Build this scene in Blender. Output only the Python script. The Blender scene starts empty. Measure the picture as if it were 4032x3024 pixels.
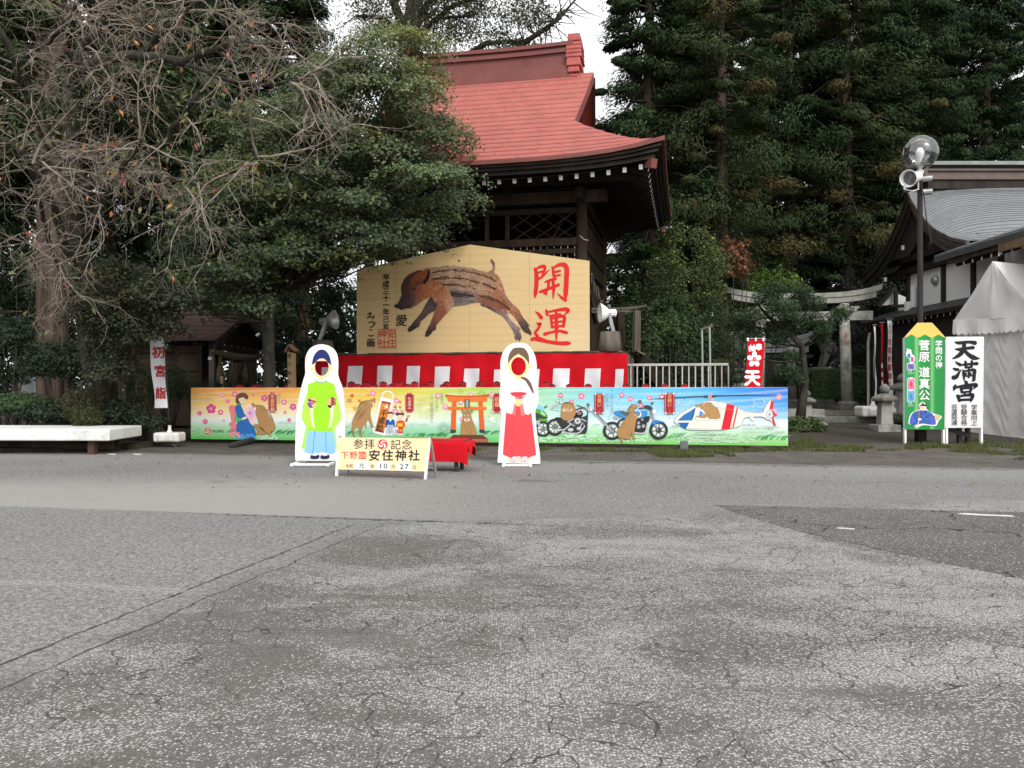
import bpy, bmesh, math, random
import numpy as np
from mathutils import Vector, Matrix
from mathutils.geometry import tessellate_polygon

random.seed(7)
RNG = np.random.default_rng(7)
SC = bpy.context.scene
COL = SC.collection
R = math.radians

# ---------------------------------------------------------------- camera, sky, sun, exposure
F, CX, HY, EYE = 3261.0, 2016.0, 1526.0, 1.4      # focal length and centre of the 4032 px frame, horizon row, eye height
cd = bpy.data.cameras.new('camera')
cam = bpy.data.objects.new('camera', cd)
COL.objects.link(cam)
cd.sensor_width = 36.0
cd.lens = 36.0 * F / 4032.0
cd.clip_start, cd.clip_end = 0.1, 2000.0
cam.location = (0, 0, EYE)
cam.rotation_euler = (R(90.25), 0, 0)
SC.camera = cam

SUN_EL, SUN_AZ = 40.0, 158.0      # azimuth clockwise from +Y: behind the camera, a little to the right
w = bpy.data.worlds.new('World')
SC.world = w
w.use_nodes = True
nt = w.node_tree
bg = nt.nodes['Background']
sky = nt.nodes.new('ShaderNodeTexSky')
sky.sky_type = 'NISHITA'
sky.sun_disc = False
sky.sun_elevation, sky.sun_rotation = R(SUN_EL), R(SUN_AZ)
sky.air_density, sky.dust_density, sky.ozone_density = 1.0, 6.0, 1.0
hs = nt.nodes.new('ShaderNodeHueSaturation')
hs.inputs['Saturation'].default_value = 0.10
hs.inputs['Value'].default_value = 1.6
ov = nt.nodes.new('ShaderNodeMixRGB')          # an even cloud deck over the clear sky
ov.inputs[0].default_value = 0.8
ov.inputs[2].default_value = (8.6, 8.75, 8.95, 1)
nt.links.new(hs.outputs[0], ov.inputs[1])
nt.links.new(sky.outputs[0], hs.inputs['Color'])
nt.links.new(ov.outputs[0], bg.inputs['Color'])
bg.inputs['Strength'].default_value = 0.14

sl = bpy.data.lights.new('sun', 'SUN')
sl.energy, sl.angle, sl.color = 1.5, R(11), (1.0, 0.97, 0.92)
sun = bpy.data.objects.new('sun', sl)
COL.objects.link(sun)
_d = Vector((math.sin(R(SUN_AZ)) * math.cos(R(SUN_EL)), math.cos(R(SUN_AZ)) * math.cos(R(SUN_EL)), math.sin(R(SUN_EL))))
sun.rotation_euler = _d.to_track_quat('Z', 'Y').to_euler()
sun.location = _d * 60
SC.view_settings.view_transform = 'Standard'
SC.view_settings.look = 'None'
SC.view_settings.gamma = 1.0
SC.view_settings.use_curve_mapping = False
SC.view_settings.exposure = 0.36

# ---------------------------------------------------------------- helpers
def P(x, y, Y):
    """the world point seen at pixel (x, y) of the photograph at depth Y"""
    return Vector(((x - CX) / F * Y, Y, EYE - (y - HY) / F * Y))

def G(x, y, z=0.0):
    """the point of the ground (height z) seen at pixel (x, y)"""
    return P(x, y, (EYE - z) * F / (y - HY))

def lin(h):
    h = h.lstrip('#')
    if len(h) == 3:
        h = ''.join(c * 2 for c in h)
    v = [int(h[i:i + 2], 16) / 255 for i in (0, 2, 4)]
    return tuple(c / 12.92 if c <= .04045 else ((c + .055) / 1.055) ** 2.4 for c in v)

INK = 0.88
def ink(h):
    return tuple(min(c * INK, .85) for c in lin(h)) if isinstance(h, str) else h

def wloc(o):
    v = Vector((0, 0, 0))
    while o is not None:
        v += o.location
        o = o.parent
    return v

def tag(o, label=None, cat=None, group=None, kind=None):
    if label: o['label'] = label
    if cat: o['category'] = cat
    if group: o['group'] = group
    if kind: o['kind'] = kind
    return o

def thing(name, label, cat, loc=(0, 0, 0), group=None):
    o = bpy.data.objects.new(name, None)
    o.empty_display_size = .2
    COL.objects.link(o)
    o.location = Vector(loc)
    return tag(o, label, cat, group)

def copy_tree(o, parent=None):
    c = o.copy()
    COL.objects.link(c)
    if parent is not None:
        c.parent = parent
    for ch in o.children:
        copy_tree(ch, c)
    return c

class MB:
    """collects faces in world coordinates; build() links them as one mesh object"""
    def __init__(s):
        s.v, s.f, s.c, s.cur = [], [], [], None
    def add(s, pts, faces):
        n = len(s.v)
        s.v += [tuple(p) for p in pts]
        s.f += [tuple(n + i for i in f) for f in faces]
        s.c += [s.cur] * len(faces)
        return s
    def hexa(s, b, t):
        return s.add(list(b) + list(t), [(3, 2, 1, 0), (4, 5, 6, 7), (0, 1, 5, 4), (1, 2, 6, 5), (2, 3, 7, 6), (3, 0, 4, 7)])
    def box(s, c, d, rz=0.0, m=None):
        x, y, z = d[0] / 2, d[1] / 2, d[2] / 2
        M = Matrix.Rotation(rz, 3, 'Z') if m is None else m
        q = [Vector(c) + M @ Vector(p) for p in ((-x, -y, -z), (x, -y, -z), (x, y, -z), (-x, y, -z), (-x, -y, z), (x, -y, z), (x, y, z), (-x, y, z))]
        return s.hexa(q[:4], q[4:])
    def beam(s, p0, p1, wd, ht, up=(0, 0, 1)):
        p0, p1 = Vector(p0), Vector(p1)
        d = (p1 - p0).normalized()
        sd = d.cross(Vector(up))
        if sd.length < 1e-4: sd = d.cross(Vector((1, 0, 0)))
        sd.normalize()
        u = sd.cross(d)
        a, b = sd * wd / 2, u * ht / 2
        return s.hexa([p0 - a - b, p0 + a - b, p0 + a + b, p0 - a + b], [p1 - a - b, p1 + a - b, p1 + a + b, p1 - a + b])
    def tube(s, pts, rad, n=8, cap=True):
        pts = [Vector(p) for p in pts]
        if not hasattr(rad, '__len__'): rad = [rad] * len(pts)
        rings, ref = [], None
        for i, p in enumerate(pts):
            d = (pts[min(i + 1, len(pts) - 1)] - pts[max(i - 1, 0)])
            d = d.normalized() if d.length > 1e-9 else Vector((0, 0, 1))
            if ref is None: ref = Vector((1, 0, 0)) if abs(d.x) < .9 else Vector((0, 1, 0))
            a = (ref - d * ref.dot(d)).normalized()
            ref = a
            b = d.cross(a)
            rings.append([p + (a * math.cos(2 * math.pi * k / n) + b * math.sin(2 * math.pi * k / n)) * rad[i] for k in range(n)])
        vs = [q for r in rings for q in r]
        fs = [(i * n + k, i * n + (k + 1) % n, (i + 1) * n + (k + 1) % n, (i + 1) * n + k) for i in range(len(pts) - 1) for k in range(n)]
        if cap:
            fs += [tuple(reversed(range(n))), tuple(range((len(pts) - 1) * n, len(pts) * n))]
        return s.add(vs, fs)
    def lathe(s, c, prof, n=20, m=None):
        """profile of (radius, height) pairs turned about the vertical (or about m's z axis)"""
        M = Matrix.Identity(3) if m is None else m
        vs, fs, k = [], [], len(prof)
        for r, h in prof:
            for i in range(n):
                vs.append(Vector(c) + M @ Vector((r * math.cos(2 * math.pi * i / n), r * math.sin(2 * math.pi * i / n), h)))
        for j in range(k - 1):
            for i in range(n):
                fs.append((j * n + i, j * n + (i + 1) % n, (j + 1) * n + (i + 1) % n, (j + 1) * n + i))
        if prof[0][0] > 1e-6: fs.append(tuple(reversed(range(n))))
        if prof[-1][0] > 1e-6: fs.append(tuple(range((k - 1) * n, k * n)))
        return s.add(vs, fs)
    def grid(s, fn, nu, nv):
        vs = [fn(i / nu, j / nv) for j in range(nv + 1) for i in range(nu + 1)]
        fs = [(j * (nu + 1) + i, j * (nu + 1) + i + 1, (j + 1) * (nu + 1) + i + 1, (j + 1) * (nu + 1) + i) for j in range(nv) for i in range(nu)]
        return s.add(vs, fs)
    def prism(s, loops, to3, t0, t1):
        """outline (plus holes) in the plane, to3(x, y, off) gives the point: a plate from t0 to t1"""
        flat = [p for l in loops for p in l]
        tri = tessellate_polygon([[Vector((p[0], p[1], 0)) for p in l] for l in loops])
        n = len(flat)
        vs = [to3(p[0], p[1], t0) for p in flat] + [to3(p[0], p[1], t1) for p in flat]
        fs = [tuple(t) for t in tri] + [tuple(n + i for i in reversed(t)) for t in tri]
        k = 0
        for l in loops:
            m_ = len(l)
            fs += [(k + i, k + (i + 1) % m_, n + k + (i + 1) % m_, n + k + i) for i in range(m_)]
            k += m_
        return s.add(vs, fs)
    def build(s, name, mat, parent=None, smooth=False, kind=None, label=None):
        o0 = wloc(parent) if parent is not None else Vector((0, 0, 0))
        me = bpy.data.meshes.new(name)
        me.from_pydata([(x - o0.x, y - o0.y, z - o0.z) for x, y, z in s.v], [], s.f)
        if any(c is not None for c in s.c):
            at = me.color_attributes.new('Col', 'FLOAT_COLOR', 'CORNER')
            arr = np.ones((len(me.loops), 4), np.float32)
            cnt = [len(f) for f in s.f]
            arr[:, :3] = np.repeat(np.array([c if c is not None else (1, 1, 1) for c in s.c], np.float32), cnt, axis=0)
            at.data.foreach_set('color', arr.ravel())
        if mat is not None: me.materials.append(mat)
        if smooth: me.polygons.foreach_set('use_smooth', [True] * len(me.polygons))
        if not any(c is not None for c in s.c):
            bm = bmesh.new(); bm.from_mesh(me)
            bmesh.ops.recalc_face_normals(bm, faces=bm.faces)
            bm.to_mesh(me); bm.free()
        o = bpy.data.objects.new(name, me)
        COL.objects.link(o)
        if parent is not None: o.parent = parent
        if kind: o['kind'] = kind
        if label: o['label'] = label
        return o

def soft(o, wd=.01, seg=2, ang=30):
    b = o.modifiers.new('edge', 'BEVEL')
    b.width, b.segments, b.limit_method, b.angle_limit = wd, seg, 'ANGLE', R(ang)
    return o

# ---------------------------------------------------------------- materials
class NT:
    def __init__(s, name):
        s.m = bpy.data.materials.new(name)
        s.m.use_nodes = True
        s.t = s.m.node_tree
        s.b = s.t.nodes['Principled BSDF']
        s.tc = s.t.nodes.new('ShaderNodeTexCoord').outputs['Object']
    def n(s, typ, **kw):
        nd = s.t.nodes.new('ShaderNode' + typ)
        for k, v in kw.items():
            if k.startswith('i_'):
                nd.inputs[k[2:].replace('_', ' ')].default_value = v
            else:
                setattr(nd, k, v)
        return nd
    def l(s, a, b):
        s.t.links.new(a, b)
    def mapping(s, scale, rot=(0, 0, 0)):
        m = s.n('Mapping')
        m.inputs['Scale'].default_value = scale
        m.inputs['Rotation'].default_value = rot
        s.l(s.tc, m.inputs[0])
        return m.outputs[0]
    def noise(s, scale, vec=None, detail=4, rough=.55, dist=0):
        n = s.n('TexNoise')
        n.inputs['Scale'].default_value = scale
        n.inputs['Detail'].default_value = detail
        n.inputs['Roughness'].default_value = rough
        n.inputs['Distortion'].default_value = dist
        s.l(vec if vec is not None else s.tc, n.inputs['Vector'])
        return n.outputs[0]
    def math(s, op, a, b=None, c=None, clamp=False):
        n = s.n('Math', operation=op, use_clamp=clamp)
        for k, v in enumerate((a, b, c)):
            if v is None: continue
            if hasattr(v, 'links'): s.l(v, n.inputs[k])
            else: n.inputs[k].default_value = v
        return n.outputs[0]
    def step(s, v, a, b, o0=0.0, o1=1.0):
        n = s.n('MapRange', interpolation_type='SMOOTHSTEP')
        s.l(v, n.inputs[0])
        for k, q in zip((1, 2, 3, 4), (a, b, o0, o1)): n.inputs[k].default_value = q
        return n.outputs[0]
    def mix(s, f, a, b, mode='MIX'):
        n = s.n('MixRGB', blend_type=mode)
        for k, v in enumerate((f, a, b)):
            if hasattr(v, 'links'): s.l(v, n.inputs[k])
            else: n.inputs[k].default_value = v if k == 0 else (*v[:3], 1)
        return n.outputs[0]
    def bump(s, h, strength=.3, dist=.01):
        n = s.n('Bump')
        n.inputs['Strength'].default_value = strength
        n.inputs['Distance'].default_value = dist
        s.l(h, n.inputs['Height'])
        s.l(n.outputs[0], s.b.inputs['Normal'])
    def col(s, c, rough=.7, spec=.3, metal=0.0):
        if hasattr(c, 'links'): s.l(c, s.b.inputs['Base Color'])
        else: s.b.inputs['Base Color'].default_value = (*c[:3], 1)
        s.b.inputs['Roughness'].default_value = rough
        s.b.inputs['Specular IOR Level'].default_value = spec
        s.b.inputs['Metallic'].default_value = metal
        return s.m

def surf(name, c, c2=None, rough=.75, spec=.3, scale=3.0, bump=.25, bscale=40.0, bdist=.004, stretch=(1, 1, 1), metal=0.0, dirt=None, dscale=1.2, damt=.5):
    """a plain surface with uneven tone, fine relief and (optionally) patches of dirt"""
    t = NT(name)
    c = lin(c) if isinstance(c, str) else c
    c2 = tuple(v * .7 for v in c) if c2 is None else (lin(c2) if isinstance(c2, str) else c2)
    vec = t.mapping(stretch)
    k = t.step(t.noise(scale, vec, 6, .6), .3, .7)
    out = t.mix(k, c, c2)
    if dirt is not None:
        d = t.step(t.noise(dscale, None, 6, .65), .48, .68, 0, damt)
        out = t.mix(d, out, lin(dirt) if isinstance(dirt, str) else dirt)
    if bump > 0:
        t.bump(t.noise(bscale, vec, 5, .6), bump, bdist)
    return t.col(out, rough, spec, metal)

def inkmat(name, rough=.5, spec=.3, var=.06, grain=None):
    t = NT(name)
    a = t.n('Attribute', attribute_name='Col').outputs['Color']
    k = t.step(t.noise(1.3, None, 5, .6), .3, .7, 1 - var, 1 + var * .3)
    out = t.mix(1.0, a, t.n('CombineColor').outputs[0], 'MULTIPLY')
    cc = out.node.inputs[2].links[0].from_node
    for i in range(3): t.l(k, cc.inputs[i])
    return t.col(out, rough, spec)

def leafmat(name, rough=.55, spec=.25, trans=.25):
    t = NT(name)
    a = t.n('Attribute', attribute_name='Col').outputs['Color']
    t.col(a, rough, spec)
    if trans > 0:
        tr = t.n('BsdfTranslucent')
        t.l(a, tr.inputs['Color'])
        mx = t.n('MixShader')
        mx.inputs[0].default_value = trans
        t.l(t.b.outputs[0], mx.inputs[1]); t.l(tr.outputs[0], mx.inputs[2])
        t.l(mx.outputs[0], t.t.nodes['Material Output'].inputs['Surface'])
    return t.m

M_INK = inkmat('printed_vinyl')
M_LEAF = leafmat('leaf')
M_NEEDLE = leafmat('needle_leaf', .7, .12, .12)
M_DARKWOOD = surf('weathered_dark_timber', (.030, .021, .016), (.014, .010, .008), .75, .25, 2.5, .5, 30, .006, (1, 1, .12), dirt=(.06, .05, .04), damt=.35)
M_GREYWOOD = surf('silvered_timber', (.16, .14, .12), (.075, .062, .05), .85, .15, 4, .6, 34, .006, (1, 1, .1))
M_BROWNWOOD = surf('brown_timber', (.075, .048, .032), (.032, .021, .015), .8, .2, 3, .5, 30, .006, (1, 1, .12))
M_REDROOF = surf('red_painted_sheet', (.375, .104, .084), (.315, .086, .070), .55, .3, 1.6, .08, 12, .004, (1, .35, 1), dirt=(.25, .095, .08), dscale=1.6, damt=.55)
M_REDRIDGE = surf('dull_red_ridge_sheet', (.19, .058, .048), (.15, .045, .038), .55, .3, 1.5, .1, 14, .004, dirt=(.10, .05, .045), damt=.5)
M_COPPER = surf('grey_copper_sheet', (.165, .175, .180), (.135, .145, .150), .5, .4, 5.0, .12, 16, .003, dirt=(.24, .26, .262), dscale=3.5, damt=.22)
M_VERDI = surf('pale_green_copper', (.24, .27, .255), (.17, .20, .19), .6, .3, 3, .15, 20, .003)
M_BROWNCOPPER = surf('brown_copper', (.115, .078, .060), (.075, .052, .042), .5, .4, 2, .1, 16, .003)
M_PLASTER = surf('white_plaster', (.83, .82, .81), (.79, .78, .77), .85, .15, 1.0, .1, 30, .003)
M_WHITE = surf('white_paint', (.78, .78, .78), (.70, .70, .69), .55, .3, 1.5, .05, 30, .002)
M_WHITEPLASTIC = surf('white_plastic', (.76, .75, .72), (.66, .65, .61), .45, .4, 2.5, .05, 30, .002, dirt=(.42, .42, .34), damt=.4)
M_BLACK = surf('black_painted_timber', (.018, .018, .018), (.03, .03, .029), .6, .35, 3, .2, 30, .003)
M_STEEL = surf('galvanised_steel', (.42, .43, .43), (.30, .31, .31), .45, .5, 4, .1, 30, .002, metal=.5)
M_ALU = surf('beige_aluminium', (.50, .48, .43), (.40, .38, .34), .4, .5, 3, .05, 30, .002, metal=.35)
M_POST = surf('dark_brown_post', (.016, .013, .012), (.032, .027, .024), .75, .12, 5, .2, 40, .003, (1, 1, .2))
M_STONE = surf('pale_granite', (.40, .39, .35), (.27, .265, .235), .85, .2, 5, .5, 60, .006, dirt=(.13, .135, .09), dscale=2.2, damt=.8)
M_OLDSTONE = surf('dark_mossy_stone', (.20, .195, .17), (.10, .098, .083), .9, .15, 5, .7, 40, .012, dirt=(.22, .23, .20), dscale=4, damt=.6)
M_GREYSTONE = surf('grey_cut_stone', (.30, .31, .31), (.23, .235, .235), .8, .2, 3, .25, 60, .004, dirt=(.16, .16, .15), damt=.5)
M_CONCRETE = surf('grey_concrete', (.33, .32, .30), (.22, .215, .20), .9, .15, 3, .5, 50, .006, dirt=(.11, .105, .09), dscale=2.0, damt=.7)
M_REDPAINT = surf('bright_red_paint', lin('#c01c24'), lin('#a8151c'), .5, .35, 3, .1, 30, .003)
M_REDDARK = surf('dark_red_paint', lin('#6a1418'), lin('#4a0f12'), .6, .3, 3, .1, 30, .003)
M_REDCLOTH = surf('red_cloth', lin('#c4121f'), lin('#b00e1a'), .85, .15, 2, .25, 300, .001)
M_WHITECLOTH = surf('white_cloth', (.70, .70, .71), (.63, .63, .65), .85, .15, 2, .25, 300, .001)
M_TENT = surf('white_tent_fabric', (.84, .82, .80), (.77, .75, .73), .6, .3, 1.2, .2, 4, .012, dirt=(.6, .57, .52), dscale=.9, damt=.3)
_tr = M_TENT.node_tree; _pb = _tr.nodes['Principled BSDF']
_tl = _tr.nodes.new('ShaderNodeBsdfTranslucent'); _tl.inputs[0].default_value = (.80, .77, .73, 1)
_mx = _tr.nodes.new('ShaderNodeMixShader'); _mx.inputs[0].default_value = .22
_tr.links.new(_pb.outputs[0], _mx.inputs[1]); _tr.links.new(_tl.outputs[0], _mx.inputs[2]); _tr.links.new(_mx.outputs[0], _tr.nodes['Material Output'].inputs['Surface'])
M_BARK = surf('red_brown_cedar_bark', (.105, .073, .056), (.030, .022, .018), .95, .1, 9, 1.0, 22, .05, (1, 1, .06), dirt=(.13, .12, .095), dscale=1.5, damt=.4)
M_BARKDARK = surf('dark_mossy_bark', (.052, .046, .036), (.024, .022, .018), .95, .1, 4, .9, 22, .02, (1, 1, .35), dirt=(.10, .105, .075), dscale=5, damt=.5)
M_TWIG = surf('pale_grey_twig_bark', (.31, .265, .22), (.15, .118, .095), .9, .1, 6, .4, 60, .004)
M_STRAW = surf('old_straw', (.17, .14, .095), (.09, .072, .05), .95, .1, 8, .8, 60, .01, (1, 1, .3))
M_SHINGLE = surf('rusty_brown_sheet', (.062, .036, .03), (.038, .024, .021), .7, .25, 2, .2, 12, .004, dirt=(.10, .045, .035), damt=.5)
M_SOIL = surf('dark_soil', (.045, .038, .03), (.025, .022, .017), .95, .1, 3, .8, 12, .03, dirt=(.05, .06, .025), dscale=2, damt=.5)
# ---------------------------------------------------------------- flat print on boards
class Board:
    """a vertical plate between two image columns at given depths; px -> point of the plate"""
    def __init__(s, xl, Yl, xr, Yr):
        s.p0 = Vector(((xl - CX) / F * Yl, Yl, 0)); s.p1 = Vector(((xr - CX) / F * Yr, Yr, 0))
        s.u = (s.p1 - s.p0).normalized()
        s.n = Vector((s.u.y, -s.u.x, 0))
        if s.n.y > 0: s.n = -s.n
        s.xl, s.xr = xl, xr
    def pt(s, x, y, off=0.0):
        d = Vector(((x - CX) / F, 1, -(y - HY) / F))
        k = s.n.dot(s.p0) / s.n.dot(d)
        return Vector((0, 0, EYE)) + d * k + s.n * off

class SlopedBoard(Board):
    """a plate that leans back: given by three points"""
    def __init__(s, a, b, c):
        s.a = Vector(a); s.n = (Vector(b) - s.a).cross(Vector(c) - s.a).normalized()
        if s.n.y > 0: s.n = -s.n
    def pt(s, x, y, off=0.0):
        d = Vector(((x - CX) / F, 1, -(y - HY) / F))
        k = s.n.dot(s.a - Vector((0, 0, EYE))) / s.n.dot(d)
        return Vector((0, 0, EYE)) + d * k + s.n * off

_glyph = {}
def glyph(ch, bold):
    key = (ch, bold)
    if key not in _glyph:
        c = bpy.data.curves.new('glyph', 'FONT')
        c.body = ch
        c.offset = bold
        c.resolution_u = 3
        o = bpy.data.objects.new('glyph', c)
        COL.objects.link(o)
        dg = bpy.context.evaluated_depsgraph_get()
        me = bpy.data.meshes.new_from_object(o.evaluated_get(dg))
        vs = [(v.co.x, v.co.y) for v in me.vertices]
        fs = [tuple(p.vertices) for p in me.polygons]
        bpy.data.objects.remove(o); bpy.data.curves.remove(c); bpy.data.meshes.remove(me)
        _glyph[key] = (vs, fs)
    return _glyph[key]

def spline(p, closed=True, k=4):
    p = [Vector(q[:2]) for q in p]
    n = len(p)
    out = []
    for i in range(n if closed else n - 1):
        a, b = p[i], p[(i + 1) % n]
        z = p[i - 1] if (closed or i > 0) else a
        c = p[(i + 2) % n] if (closed or i + 2 < n) else b
        for j in range(k):
            t = j / k
            out.append(.5 * ((2 * a) + (b - z) * t + (2 * z - 5 * a + 4 * b - c) * t * t + (3 * a - z - 3 * b + c) * t ** 3))
    if not closed: out.append(p[-1])
    return [(q.x, q.y) for q in out]

def circ(cx, cy, rx, ry=None, n=20, rot=0.0):
    ry = rx if ry is None else ry
    c, s_ = math.cos(rot), math.sin(rot)
    return [(cx + rx * math.cos(t) * c - ry * math.sin(t) * s_, cy + rx * math.cos(t) * s_ + ry * math.sin(t) * c) for t in (2 * math.pi * i / n for i in range(n))]

class Print:
    def __init__(s, board, x0=0, y0=0, sc=1.0, step=.00012, base=.003):
        s.b, s.step, s.off = board, step, base
        s.view(x0, y0, sc)
        s.mb = MB()
    def view(s, x0, y0, sc):
        s.x0, s.y0, s.sc = x0, y0, sc
    def at(s, p, off=None):
        return s.b.pt(s.x0 + p[0] / s.sc, s.y0 + p[1] / s.sc, s.off if off is None else off)
    def poly(s, pts, c, k=0, holes=()):
        pts = spline(pts, True, k) if k else [tuple(p) for p in pts]
        loops = [pts] + [list(h) for h in holes]
        tri = tessellate_polygon([[Vector((p[0], p[1], 0)) for p in l] for l in loops])
        s.off += s.step
        s.mb.cur = ink(c)
        s.mb.add([s.at(p) for l in loops for p in l], [tuple(t) for t in tri])
    def blob(s, pts, c, line=None, lw=3, k=4):
        s.poly(pts, c, k)
        if line: s.stroke(pts, lw, line, closed=True)
    def ell(s, cx, cy, rx, ry, c, rot=0.0, n=20, hole=None):
        s.poly(circ(cx, cy, rx, ry, n, rot), c, 0, [circ(cx, cy, rx * hole, ry * hole, n, rot)] if hole else ())
    def rect(s, x0, y0, x1, y1, c):
        s.poly([(x0, y0), (x1, y0), (x1, y1), (x0, y1)], c)
    def stroke(s, pts, w, c, closed=False, k=5, caps=True):
        if not hasattr(w, '__len__'): w = [w] * len(pts)
        if len(pts) == 2 and not closed:
            q, ww = [Vector(pts[0]), Vector(pts[1])], list(w)
        else:
            q = [Vector(p) for p in spline(pts, closed, k)]
            m = len(pts) if closed else len(pts) - 1
            ww = [w[i] + (w[(i + 1) % len(w)] - w[i]) * j / k for i in range(m) for j in range(k)]
            ww += [w[0] if closed else w[-1]]
            if closed: q.append(q[0])
        s.off += s.step
        s.mb.cur = ink(c)
        L, Rr = [], []
        for i, p in enumerate(q):
            d = q[min(i + 1, len(q) - 1)] - q[max(i - 1, 0)]
            if d.length < 1e-6: d = Vector((1, 0))
            d.normalize()
            nn = Vector((-d.y, d.x)) * ww[i] / 2
            L.append(p + nn); Rr.append(p - nn)
        n = len(q)
        s.mb.add([s.at(p) for p in L + Rr], [(i, i + 1, n + i + 1, n + i) for i in range(n - 1)])
        if caps and not closed:
            for p, r in ((q[0], ww[0] / 2), (q[-1], ww[-1] / 2)):
                if r > .8:
                    s.mb.add([s.at(a, s.off + s.step * .3) for a in circ(p.x, p.y, r, r, 10)], [tuple(range(10))])
    def text(s, t, cx, cy, size, c, vertical=False, bold=0.012, pitch=1.0, sx=1.0, shear=0.0, flip=False):
        """cx, cy: centre of the first character; size: height of a full-width character"""
        s.off += s.step
        s.mb.cur = ink(c)
        x, y = cx, cy
        for ch in t:
            wide = ord(ch) > 0x2000
            if ch != ' ':
                vs, fs = glyph(ch, 0.0)
                if vs:
                    xs = [v[0] for v in vs]
                    mx = (min(xs) + max(xs)) / 2 if not wide else GX
                    pts = []
                    for a, b in vs:
                        lx, ly = (a - mx) / GS * sx, (b - GY) / GS
                        if flip: lx = -lx
                        pts.append((x + (lx + shear * ly) * size, y - ly * size))
                    k = bold * size * .8
                    for q, (ox, oy) in enumerate(((0, 0), (k, 0), (-k, 0), (0, k), (0, -k)) if k > .5 / max(s.sc, .5) else ((0, 0),)):
                        s.mb.add([s.at((p[0] + ox, p[1] + oy), s.off + s.step * .18 * q) for p in pts], fs)
            st = size * pitch * (1.0 if wide else .62)
            if vertical: y += size * pitch
            else: x += st * sx
    def grad(s, x0, y0, x1, y1, nu, nv, fn):
        s.off += s.step
        for j in range(nv):
            for i in range(nu):
                a, b = x0 + (x1 - x0) * i / nu, x0 + (x1 - x0) * (i + 1) / nu
                c, d = y0 + (y1 - y0) * j / nv, y0 + (y1 - y0) * (j + 1) / nv
                s.mb.cur = fn((i + .5) / nu, (j + .5) / nv)
                s.mb.add([s.at(p) for p in ((a, c), (b, c), (b, d), (a, d))], [(0, 1, 2, 3)])
    def build(s, name, parent, mat=None):
        o = s.mb.build(name, mat or M_INK, parent)
        s.mb = MB()
        return o

_v, _f = glyph('国', 0.0)
GX = (min(p[0] for p in _v) + max(p[0] for p in _v)) / 2
GY = (min(p[1] for p in _v) + max(p[1] for p in _v)) / 2
GS = (max(p[1] for p in _v) - min(p[1] for p in _v)) * 1.07

def swirl(p, cx, cy, r, bgc, fgc):
    """three-comma crest"""
    p.ell(cx, cy, r, r, bgc, n=32)
    for k in range(3):
        a0 = R(120 * k - 60)
        pts, ws = [], []
        for t in np.linspace(0, 1, 8):
            a = a0 + t * R(150)
            rr = r * (.10 + .80 * t)
            pts.append((cx + rr * math.cos(a), cy + rr * math.sin(a)))
            ws.append(r * (.05 + .27 * math.sin(math.pi * min(1, t * 1.05)) ** 1.2))
        p.stroke(pts, ws, fgc, k=3)

# ---------------------------------------------------------------- leaves
def leaf_mesh(name, cen, nrm, size, col, shape, faces, mat, parent=None, droop=None):
    """one mesh of many small leaves: every centre gets the leaf outline, turned to its normal"""
    cen = np.asarray(cen, float); N = len(cen)
    nrm = np.asarray(nrm, float); nrm /= np.linalg.norm(nrm, axis=1)[:, None] + 1e-9
    t = RNG.normal(size=(N, 3)) if droop is None else np.asarray(droop, float)
    t -= nrm * (t * nrm).sum(1)[:, None]
    t /= np.linalg.norm(t, axis=1)[:, None] + 1e-9
    b = np.cross(nrm, t)
    sh = np.asarray(shape, float)
    k = len(sh)
    if sh.shape[1] == 2: sh = np.hstack([sh, np.zeros((k, 1))])
    size = np.broadcast_to(np.asarray(size, float), (N,))
    v = cen[:, None, :] + size[:, None, None] * (sh[None, :, 0, None] * t[:, None, :] + sh[None, :, 1, None] * b[:, None, :] + sh[None, :, 2, None] * nrm[:, None, :])
    o0 = np.array(wloc(parent)) if parent is not None else np.zeros(3)
    v = (v - o0).reshape(-1, 3)
    fa = np.asarray(faces, int)
    idx = (fa[None] + (np.arange(N) * k)[:, None, None]).reshape(-1)
    nf, fl = N * len(fa), fa.shape[1]
    me = bpy.data.meshes.new(name)
    me.vertices.add(len(v)); me.vertices.foreach_set('co', v.ravel())
    me.loops.add(len(idx)); me.loops.foreach_set('vertex_index', idx)
    me.polygons.add(nf); me.polygons.foreach_set('loop_start', np.arange(nf) * fl)
    me.polygons.foreach_set('loop_total', np.full(nf, fl))
    at = me.color_attributes.new('Col', 'FLOAT_COLOR', 'POINT')
    cc = np.ones((N, k, 4), np.float32); cc[:, :, :3] = np.asarray(col)[:, None, :]
    at.data.foreach_set('color', cc.ravel())
    me.update(calc_edges=True)
    me.materials.append(mat)
    o = bpy.data.objects.new(name, me)
    COL.objects.link(o)
    if parent is not None: o.parent = parent
    return o

STAR = [(0, .0)] + [(.62 * math.cos(a), .62 * math.sin(a)) if i % 2 == 0 else (.2 * math.cos(a), .2 * math.sin(a)) for i, a in enumerate(math.pi * 2 * q / 10 for q in range(10))]
STAR_F = [(0, 1 + i, 1 + (i + 1) % 10) for i in (0, 1, 2, 3, 4, 5, 6, 7, 8, 9)]
MAPLE = [(.05, 0), (.6, 0), (.14, .12), (.25, .52), (-.05, .17), (-.38, .42), (-.18, .0), (-.38, -.42), (-.05, -.17), (.25, -.52), (.14, -.12)]
MAPLE_F = [(0, 1, 2), (0, 2, 3), (0, 3, 4), (0, 4, 5), (0, 5, 6), (0, 6, 7), (0, 7, 8), (0, 8, 9), (0, 9, 10), (0, 10, 1)]
OVAL = [(-.5, 0, 0), (-.1, .2, .04), (.5, 0, -.06), (-.1, -.2, .04)]
OVAL_F = [(0, 1, 2), (0, 2, 3)]
NEEDLE = [(-.45, -.12), (.55, 0), (-.45, .12)]
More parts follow.
